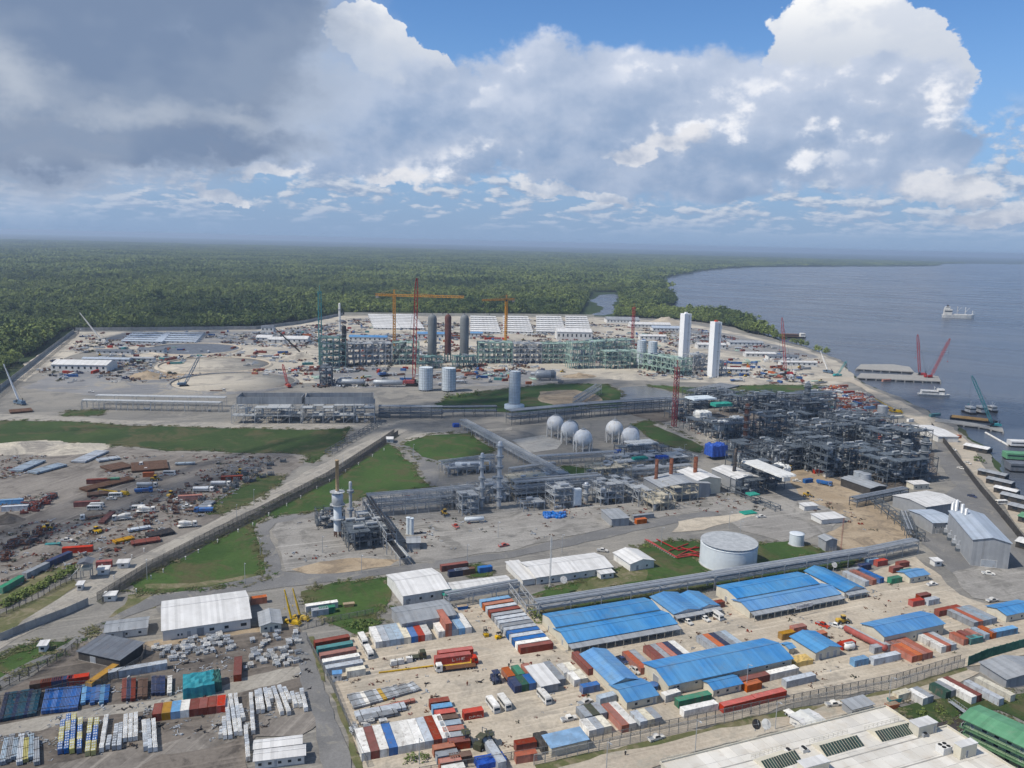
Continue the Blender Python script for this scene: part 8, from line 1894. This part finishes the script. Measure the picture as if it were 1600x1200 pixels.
def scatter_far(poly, n, seed, where, hot=.5):
    r = random.Random(seed); W = wpoly(poly); xs = [q_[0] for q_ in W]; ys = [q_[1] for q_ in W]; k = 0
    while k < n:
        c = np.array([[r.uniform(min(xs), max(xs)), r.uniform(min(ys), max(ys))]])
        if not inside(c, W)[0]: continue
        k += 1; p = Vector((c[0][0], c[0][1], 0)); u = r.random(); a = R(r.choice((0, 20, 22, 90, 112)) + r.uniform(-6, 6))
        if u < hot:
            cl = r.choice(('red', 'rust', 'white', 'orange', 'grey', 'blue', 'rust', 'white', 'salmon', 'teal', 'pale'))
            if cl not in FARC: FARC.append(cl)
            FARB.k = FARC.index(cl); L = r.choice((6.06, 12.19)); ca, sa = math.cos(a), math.sin(a); q = MB().box(0, .02, .05, L, 2.42, 2.55); q.box(.1, .1, 2.55, L - .1, 2.34, 2.6)
            for x in (0, L - .12): q.box(x - .01, 0, 0, x + .13, 2.44, .12); q.box(x - .01, 0, 2.5, x + .13, 2.44, 2.62)
            FARB.add([(p.x + x * ca - y * sa, p.y + x * sa + y * ca, z) for x, y, z in q.v], q.f)
        elif u < hot + .2: dup(r.choice((tw, tb, tk)), (p.x, p.y, 0), a, 'lorry parked on the construction ground %s' % where, 'lorries %s' % where)
        elif u < hot + .27: dup(ly, (p.x, p.y, 0), a, 'yellow loader on the construction ground %s' % where, 'loaders %s' % where)
        elif u < hot + .34: dup(pw, (p.x, p.y, 0), a, 'white pickup on the construction ground %s' % where, 'pickups %s' % where)
        else:
            t = MB(); L = r.uniform(5, 14)
            for i in range(6): t.tube((0, i * .9, .5), (L, i * .9 + r.uniform(-.6, .6), .5 + r.random() * 1.4), .35, 6)
            tag(t.build('pipe_pile', r.choice((m_pipe, m_dsteel, m_rustpipe, m_green)), None, (p.x, p.y, 0), a), 'loose pipe pile on the construction ground %s' % where, 'pipe pile', 'pipe piles %s' % where)
scatter_far([(110, 545), (240, 540), (330, 552), (240, 585), (90, 590)], 70, 1, 'at the far left', .35)
scatter_far([(440, 575), (500, 600), (880, 605), (880, 580), (560, 576)], 90, 2, 'below the green frames', .2)
scatter_far([(590, 525), (720, 525), (860, 532), (860, 538), (600, 538)], 60, 3, 'behind the green frames', .6)
scatter_far([(540, 500), (580, 498), (578, 520), (540, 522)], 14, 4, 'left of the barracks', .5)
scatter_far([(940, 520), (1060, 522), (1060, 545), (990, 548), (940, 540)], 50, 5, 'near the far red mast', .4)
scatter_far([(1125, 560), (1240, 562), (1290, 600), (1150, 600), (1125, 588)], 80, 6, 'right of the white columns', .4)
scatter_far([(1240, 610), (1310, 612), (1380, 635), (1380, 650), (1280, 640)], 26, 7, 'beside the pier road', .3)
scatter_far([(1090, 515), (1200, 545), (1260, 558), (1230, 570), (1100, 535)], 36, 8, 'along the far shore', .25)
scatter_far([(360, 545), (480, 555), (470, 585), (390, 590)], 40, 9, 'right of the tank foundations', .4)
scatter_far([(130, 522), (480, 517), (480, 526), (140, 530)], 24, 10, 'along the far wall', .5)

tag(FARB.build('far_containers', [cpaint(c) for c in FARC]), 'small containers of every colour scattered over the far construction site', None, None, 'stuff')
def pier(label, pts, z=1.6):
    P = [G(*q_) for q_ in pts]; o = thing('pier', label, 'pier', (P[0].x, P[0].y, 0)); O = P[0]; v = [(p.x - O.x, p.y - O.y) for p in P]; n = len(v)
    t = MB(); t.add([(x, y, z) for x, y in v] + [(x, y, z - .9) for x, y in v], [tuple(range(n))] + [(i, i + n, (i + 1) % n + n, (i + 1) % n) for i in range(n)]); t.build('deck', m_concrete, o)
    pm = MB().tube((0, 0, -2), (0, 0, z - .9), .6, 8).mesh('pile', m_concrete)
    for i in range(n):
        a, b = Vector(v[i]), Vector(v[(i + 1) % n]); k = max(1, int((b - a).length / 9))
        for j in range(k): q_ = a + (b - a) * (j / k); link('pile', pm, o, (q_.x, q_.y, 0))
    return o
pier('concrete pier on round piles carrying the two red cranes', [(1338, 592), (1400, 595), (1470, 598), (1466, 590), (1428, 584), (1424, 588), (1345, 585)])
pier('upper pier deck with machinery behind the red crane pier', [(1337, 578), (1390, 581), (1428, 583), (1421, 575), (1395, 571), (1345, 571)])
pier('low quay with a jetty in front of the white tent', [(1460, 660), (1530, 668), (1568, 676), (1566, 670), (1505, 660), (1462, 655)], 1.0)
def ship(label, cat, px, py, rz, L, B, hm, houses=(), z=1.6, deck=None, masts=(), name='boat'):
    p = G(px, py, -.97); o = thing(name, label, cat, (p.x, p.y, -.97), rz); h = MB()
    st = [(-.5, .8), (-.42, 1), (.25, 1), (.4, .7), (.5, .06)]
    v = []
    for s, w in st: v += [(s * L, -B / 2 * w, z + max(0, s - .2) * z * 1.2), (s * L * .96, -B / 2 * w * .7, -.6), (s * L * .96, B / 2 * w * .7, -.6), (s * L, B / 2 * w, z + max(0, s - .2) * z * 1.2)]
    f = [(0, 3, 2, 1)]
    for i in range(4): a, b = i * 4, i * 4 + 4; f += [(a, a + 1, b + 1, b), (a + 1, a + 2, b + 2, b + 1), (a + 2, a + 3, b + 3, b + 2), (a + 3, a, b, b + 3)]
    h.add(v, f).build('hull', hm, o)
    for x0, x1, w, z0, z1, m in houses:
        MB().box(x0 * L, -w * B / 2, z0, x1 * L, w * B / 2, z1).build('deck_house', m, o)
        MB().box(x0 * L + .3, -w * B / 2 - .05, z0 + (z1 - z0) * .5, x1 * L + .06, w * B / 2 + .05, z0 + (z1 - z0) * .72).build('window_band', m_glass, o)
    for x, hh in masts:
        t = MB().tube((x * L, 0, z), (x * L, 0, z + hh), L * .008, 8); t.bar((x * L, -L * .05, z + hh), (x * L, L * .05, z + hh), L * .018); t.bar((x * L, 0, z + hh * .4), (x * L + hh * .5, 0, z + hh), L * .01); t.build('mast', paint('white'), o)
    return o
W_ = paint('white')
ship('white cargo ship with two deck posts alone on the river', 'ship', 1497, 497, R(-16), 64, 14, W_, ((-.46, -.22, .9, 7, 19, W_), (-.44, -.28, .7, 19, 24, W_), (-.38, -.33, .3, 24, 28, paint('black')), (-.15, .28, .8, 6.9, 8.6, paint('white'))), 7, None, ((-.05, 17), (.2, 16), (.42, 9)), 'cargo_ship')
ship('dark barge with a white wheelhouse near the far shore', 'barge', 1239, 528, R(0), 42, 11, paint('black'), ((-.45, .18, .9, 2.2, 6.5, paint('brown')), (.26, .44, .7, 2.2, 8, W_)), 2.2)
ship('white river launch moored at the small jetty', 'launch', 1459, 618, R(-12), 30, 8, W_, ((-.4, .1, .9, 1.5, 5, W_), (.1, .3, .7, 1.5, 7, W_)), 1.5, None, ((0, 7),))
ship('white tug behind the crane barge, left of three', 'tug', 1515, 646, R(-80), 16, 7, paint('black'), ((-.2, .25, .8, 1.6, 6.5, W_),), 1.6, None, ((0, 9),)); ship('white tug behind the crane barge, middle of three', 'tug', 1532, 646, R(-80), 16, 7, paint('black'), ((-.2, .25, .8, 1.6, 7, W_),), 1.6, None, ((0, 10),)); ship('white tug behind the crane barge, right of three', 'tug', 1549, 643, R(-80), 15, 6, paint('black'), ((-.2, .25, .8, 1.6, 5.5, W_),), 1.6, None, ((0, 7),))
ship('ochre decked barge in front of the tugs', 'barge', 1521, 657, R(-30), 36, 14, paint('black'), ((-.46, .3, .9, 1.5, 1.9, paint('ochre')),), 1.5)
crane('teal lattice crane standing at the outer end of the low quay', 1552, 668, 44, 63, R(172), m_tcr, m_tcr, True, True, 1.2)
tb_ = MB()
for k in range(7): a, b = G(1540 + k * 5.2, 676 + k * 2.9, -.7), G(1545.2 + k * 5.2, 678.9 + k * 2.9, -.7); tb_.tube(a, b, .8, 8)
tag(tb_.build('floating_boom', W_), 'string of white floats curving from the quay to the moored boats', 'floating boom')
ship('green roofed houseboat at the right edge beside the floats', 'houseboat', 1600, 719, R(-8), 26, 9, paint('black'), ((-.5, .45, .95, 1.2, 5.2, m_grroof),), 1.2); ship('white roofed houseboat behind the green one', 'houseboat', 1598, 698, R(-6), 20, 8, paint('black'), ((-.5, .45, .95, 1.2, 4.6, m_wroof),), 1.2); ship('dark houseboat in front of the green one', 'houseboat', 1606, 737, R(-8), 26, 10, paint('black'), ((-.5, .45, .95, 1.2, 6, m_droof),), 1.2)
for px, py, L, w, m, lab in ((1527, 742, 16, 7, m_groof, 'first market roof along the river road, from the quay'), (1540, 755, 14, 7, m_groof, 'second market roof along the river road'), (1552, 769, 12, 6, m_wroof, 'white third market roof along the river road'), (1562, 780, 14, 7, m_groof, 'cream fourth market roof along the river road'), (1574, 797, 16, 7, m_groof, 'fifth market roof beside the white minibus'), (1505, 702, 16, 9, m_wroof, 'white roofed kiosk behind the orange container'), (1586, 855, 30, 9, m_wroof, 'low white roof beyond the dark wall, right of the turbine hall'), (1590, 815, 18, 10, m_grroof, 'green market roof at the right edge')):
    barrack(px, py, L, w, 3.2, m, lab, 'market roofs along the river road', R(-52), 'market_stall', 'stall', m_dwall)
for i in range(9): barrack(985 + i * 5.6, 475.8 + (i % 3) * .8, 9, 7, 3, (m_wroof, m_sroof, m_rustpipe)[i % 3], 'small hut of the fishing village on the river point, %s' % nth(i, 9), 'fishing village huts', R(10), 'village_hut', 'hut')
def bush(label, px, py, w, h, seed, name='bush', sc=1.0):
    p = G(px, py); o = tag(crown(seed, w, h, 14, 9, .5 * sc, 0).build(name, m_leaf, None, (p.x, p.y, -.2)), label, name); return o
for i in range(14): bush('leafy bush in the hedge beside the fence of the storage yard', 6 + i * 8.2, 947 - i * 4.2, 5, 2.6, 300 + i)['group'] = 'hedge bushes'
for i, (px, py, w) in enumerate(((560, 978, 6), (572, 982, 6), (584, 985, 5), (1110, 612, 9), (1180, 500, 20), (1530, 722, 8), (700, 622, 8), (720, 620, 8), (745, 617, 8), (835, 962, 5), (840, 972, 5), (1010, 855, 4), (1048, 847, 4), (660, 1188, 4), (640, 1190, 4), (1440, 1118, 4), (1470, 1112, 4))): bush('%s bush %s' % (('large', 'small')[w < 6], ('beside the minibuses by the hedge, left', 'beside the minibuses by the hedge, middle', 'beside the minibuses by the hedge, right', 'on the pond bank by the grey pipes', 'on the river point', 'on the river bank by the quay', 'on the far field edge, left', 'on the far field edge, middle', 'on the far field edge, right', 'at the pipe rack corner, upper', 'at the pipe rack corner, lower', 'by the manifold, left', 'by the manifold, right', 'before the front container row, right', 'before the front container row, left', 'on the creek bank, left', 'on the creek bank, right')[i]), px, py, w, w * .5, 400 + i, sc=w / 6)

def chips(name, cols, seed, n=5, s=1.0):
    out = []
    for k, c in enumerate(cols):
        r = random.Random(seed + k); t = MB()
        for i in range(n):
            x, y = r.uniform(-1.5, 1.5) * s, r.uniform(-1.5, 1.5) * s; u = r.random()
            if u < .4: t.bar((x, y, .15), (x + r.uniform(-2.4, 2.4) * s, y + r.uniform(-2.4, 2.4) * s, .2 + r.random() * .3), .22 * s, .18 * s)
            else: t.cbox(x, y, 0, r.uniform(.3, 1.1) * s, r.uniform(.3, 1.1) * s, r.uniform(.2, .8) * s)
        out.append(t.mesh(name, paint(c)))
    return out
RINGS = [(G(303, 546), 58), (G(336, 571), 61), (G(366, 598), 61)]
def litter(name, poly, n, meshes, label, smin=.5, smax=1.3, clump=30):
    W = wpoly(poly); a = np.array(W); p = rng.random((n * 4, 2)) * (a.max(0) - a.min(0)) + a.min(0); p = p[inside(p, W)]
    v = vnoise(p, clump, 21) * .6 + vnoise(p, clump * .35, 22) * .4
    p = p[v > .47]
    for c, r in RINGS: p = p[np.hypot(p[:, 0] - c[0], p[:, 1] - c[1]) > r]
    p = p[:n]
    scatter(name, p, smin + (smax - smin) * rng.random(len(p)) ** 2, meshes, label, .3)
CH = chips('chips', ('brown', 'brown', 'grey', 'black', 'grey', 'rust', 'brown', 'olive', 'pale'), 500)
litter('yard_litter', [(0, 712), (260, 712), (440, 715), (330, 800), (180, 872), (60, 900), (0, 930)], 1500, CH, 'scrap, timber and steel offcuts strewn over the storage yard', .3, 1.1, 45)
litter('site_litter', [(60, 585), (130, 525), (400, 520), (540, 500), (930, 500), (1090, 515), (1240, 550), (1310, 575), (1270, 600), (960, 590), (700, 600), (560, 606), (440, 606), (330, 600), (100, 600)], 5200, chips('chips', ('grey', 'pale', 'black', 'grey', 'rust', 'brown', 'white', 'olive', 'grey', 'pale', 'brown', 'navy'), 540, 6, 1.5), 'small plant, timber and steel lying about the construction site', .6, 2.2, 60)
litter('plant_litter', [(450, 880), (440, 825), (580, 780), (1000, 745), (1200, 760), (1320, 790), (1420, 840), (1180, 800), (1000, 815), (800, 858)], 700, CH, 'odd pallets and pipe ends lying about the process yard', .3, .9, 22)
litter('laydown_litter', [(0, 1090), (110, 1075), (230, 1010), (470, 985), (490, 1090), (400, 1150), (0, 1200)], 420, CH[2:5] + CH[8:], 'dunnage and offcuts lying about the dark laydown yard', .25, .8, 16)
litter('sand_litter', [(560, 1190), (500, 1010), (760, 940), (860, 990), (1350, 905), (1500, 930), (1600, 990), (1500, 1030), (1000, 1150)], 500, CH, 'odd timber and crates lying about the sand yard', .2, .7, 14)
litter('river_litter', [(1240, 612), (1320, 600), (1400, 640), (1450, 660), (1440, 685), (1330, 660)], 900, chips('chips', ('rust', 'red', 'white', 'grey', 'orange', 'navy', 'cream'), 580, 6, 1.3), 'goods and machine parts packed between the riverside stores', .5, 1.6, 40)
litter('unit_litter', [(1060, 660), (1140, 640), (1300, 650), (1450, 700), (1460, 750), (1330, 755), (1200, 740), (1110, 690)], 900, chips('chips', ('white', 'pale', 'navy', 'grey', 'rust'), 600, 4, 1.0), 'crates and sheeted gear lying between the dark frames', .3, 1.0, 30)
tuft = []
for k in range(4):
    r = random.Random(k + 40); t = MB()
    for i in range(26):
        x, y = r.gauss(0, .8), r.gauss(0, .8); h = r.uniform(.06, .2); a = r.uniform(0, 6.3); w = r.uniform(.25, .6)
        t.add([(x - w * math.cos(a), y - w * math.sin(a), 0), (x + w * math.cos(a), y + w * math.sin(a), 0), (x + .2, y + .1, h)], [(0, 1, 2)])
        t.add([(x - w * math.sin(a), y + w * math.cos(a), .02), (x + w, y, .05), (x, y - w, .1)], [(0, 1, 2)])
    tuft.append(t.mesh('tuft', g_grass if k == 3 else g_weed))
tp = []
for pts in GRASS_EDGE:
    for a, b in zip(pts, pts[1:] + pts[:1]):
        d = b - a; n = min(60, int(d.length / (2.0 if a.length < 500 else 2.4)))
        for i in range(n):
            q = a + d * random.random(); tp.append((q.x + random.gauss(0, 1.5), q.y + random.gauss(0, 1.5)))
tp = np.array(tp); scatter('grass_tufts', tp, .5 + rng.random(len(tp)) * 1.1, tuft, 'ragged tufts along the borders of the grass', .3)

NEAR = ['nearest', 'second nearest', 'third nearest', 'fourth nearest', 'fifth nearest', 'sixth nearest', 'seventh nearest', 'eighth nearest', 'ninth nearest', 'tenth nearest', 'eleventh nearest', 'twelfth nearest']
def nth_word(i): return '%d%s' % (i + 1, 'th' if 3 < i + 1 < 21 else {1: 'st', 2: 'nd', 3: 'rd'}.get((i + 1) % 10, 'th'))
same = {}
for o in scene.objects:
    if o.parent is None and o.get('category') and o.get('label'): same.setdefault(o['label'], []).append(o)
for lab, obs in same.items():
    n = len(obs)
    if n < 2 or n > 100: continue
    if obs[0].name.startswith('crate'):
        for i, o in enumerate(sorted(obs, key=lambda o: o.location.length)): o['label'] = (NEAR[i] if i < 12 else nth_word(i) + ' nearest') + ' ' + lab
    else:
        for i, o in enumerate(sorted(obs, key=lambda o: o.location.x / max(1, o.location.y))): o['label'] = lab + ', %s from left' % nth_word(i)
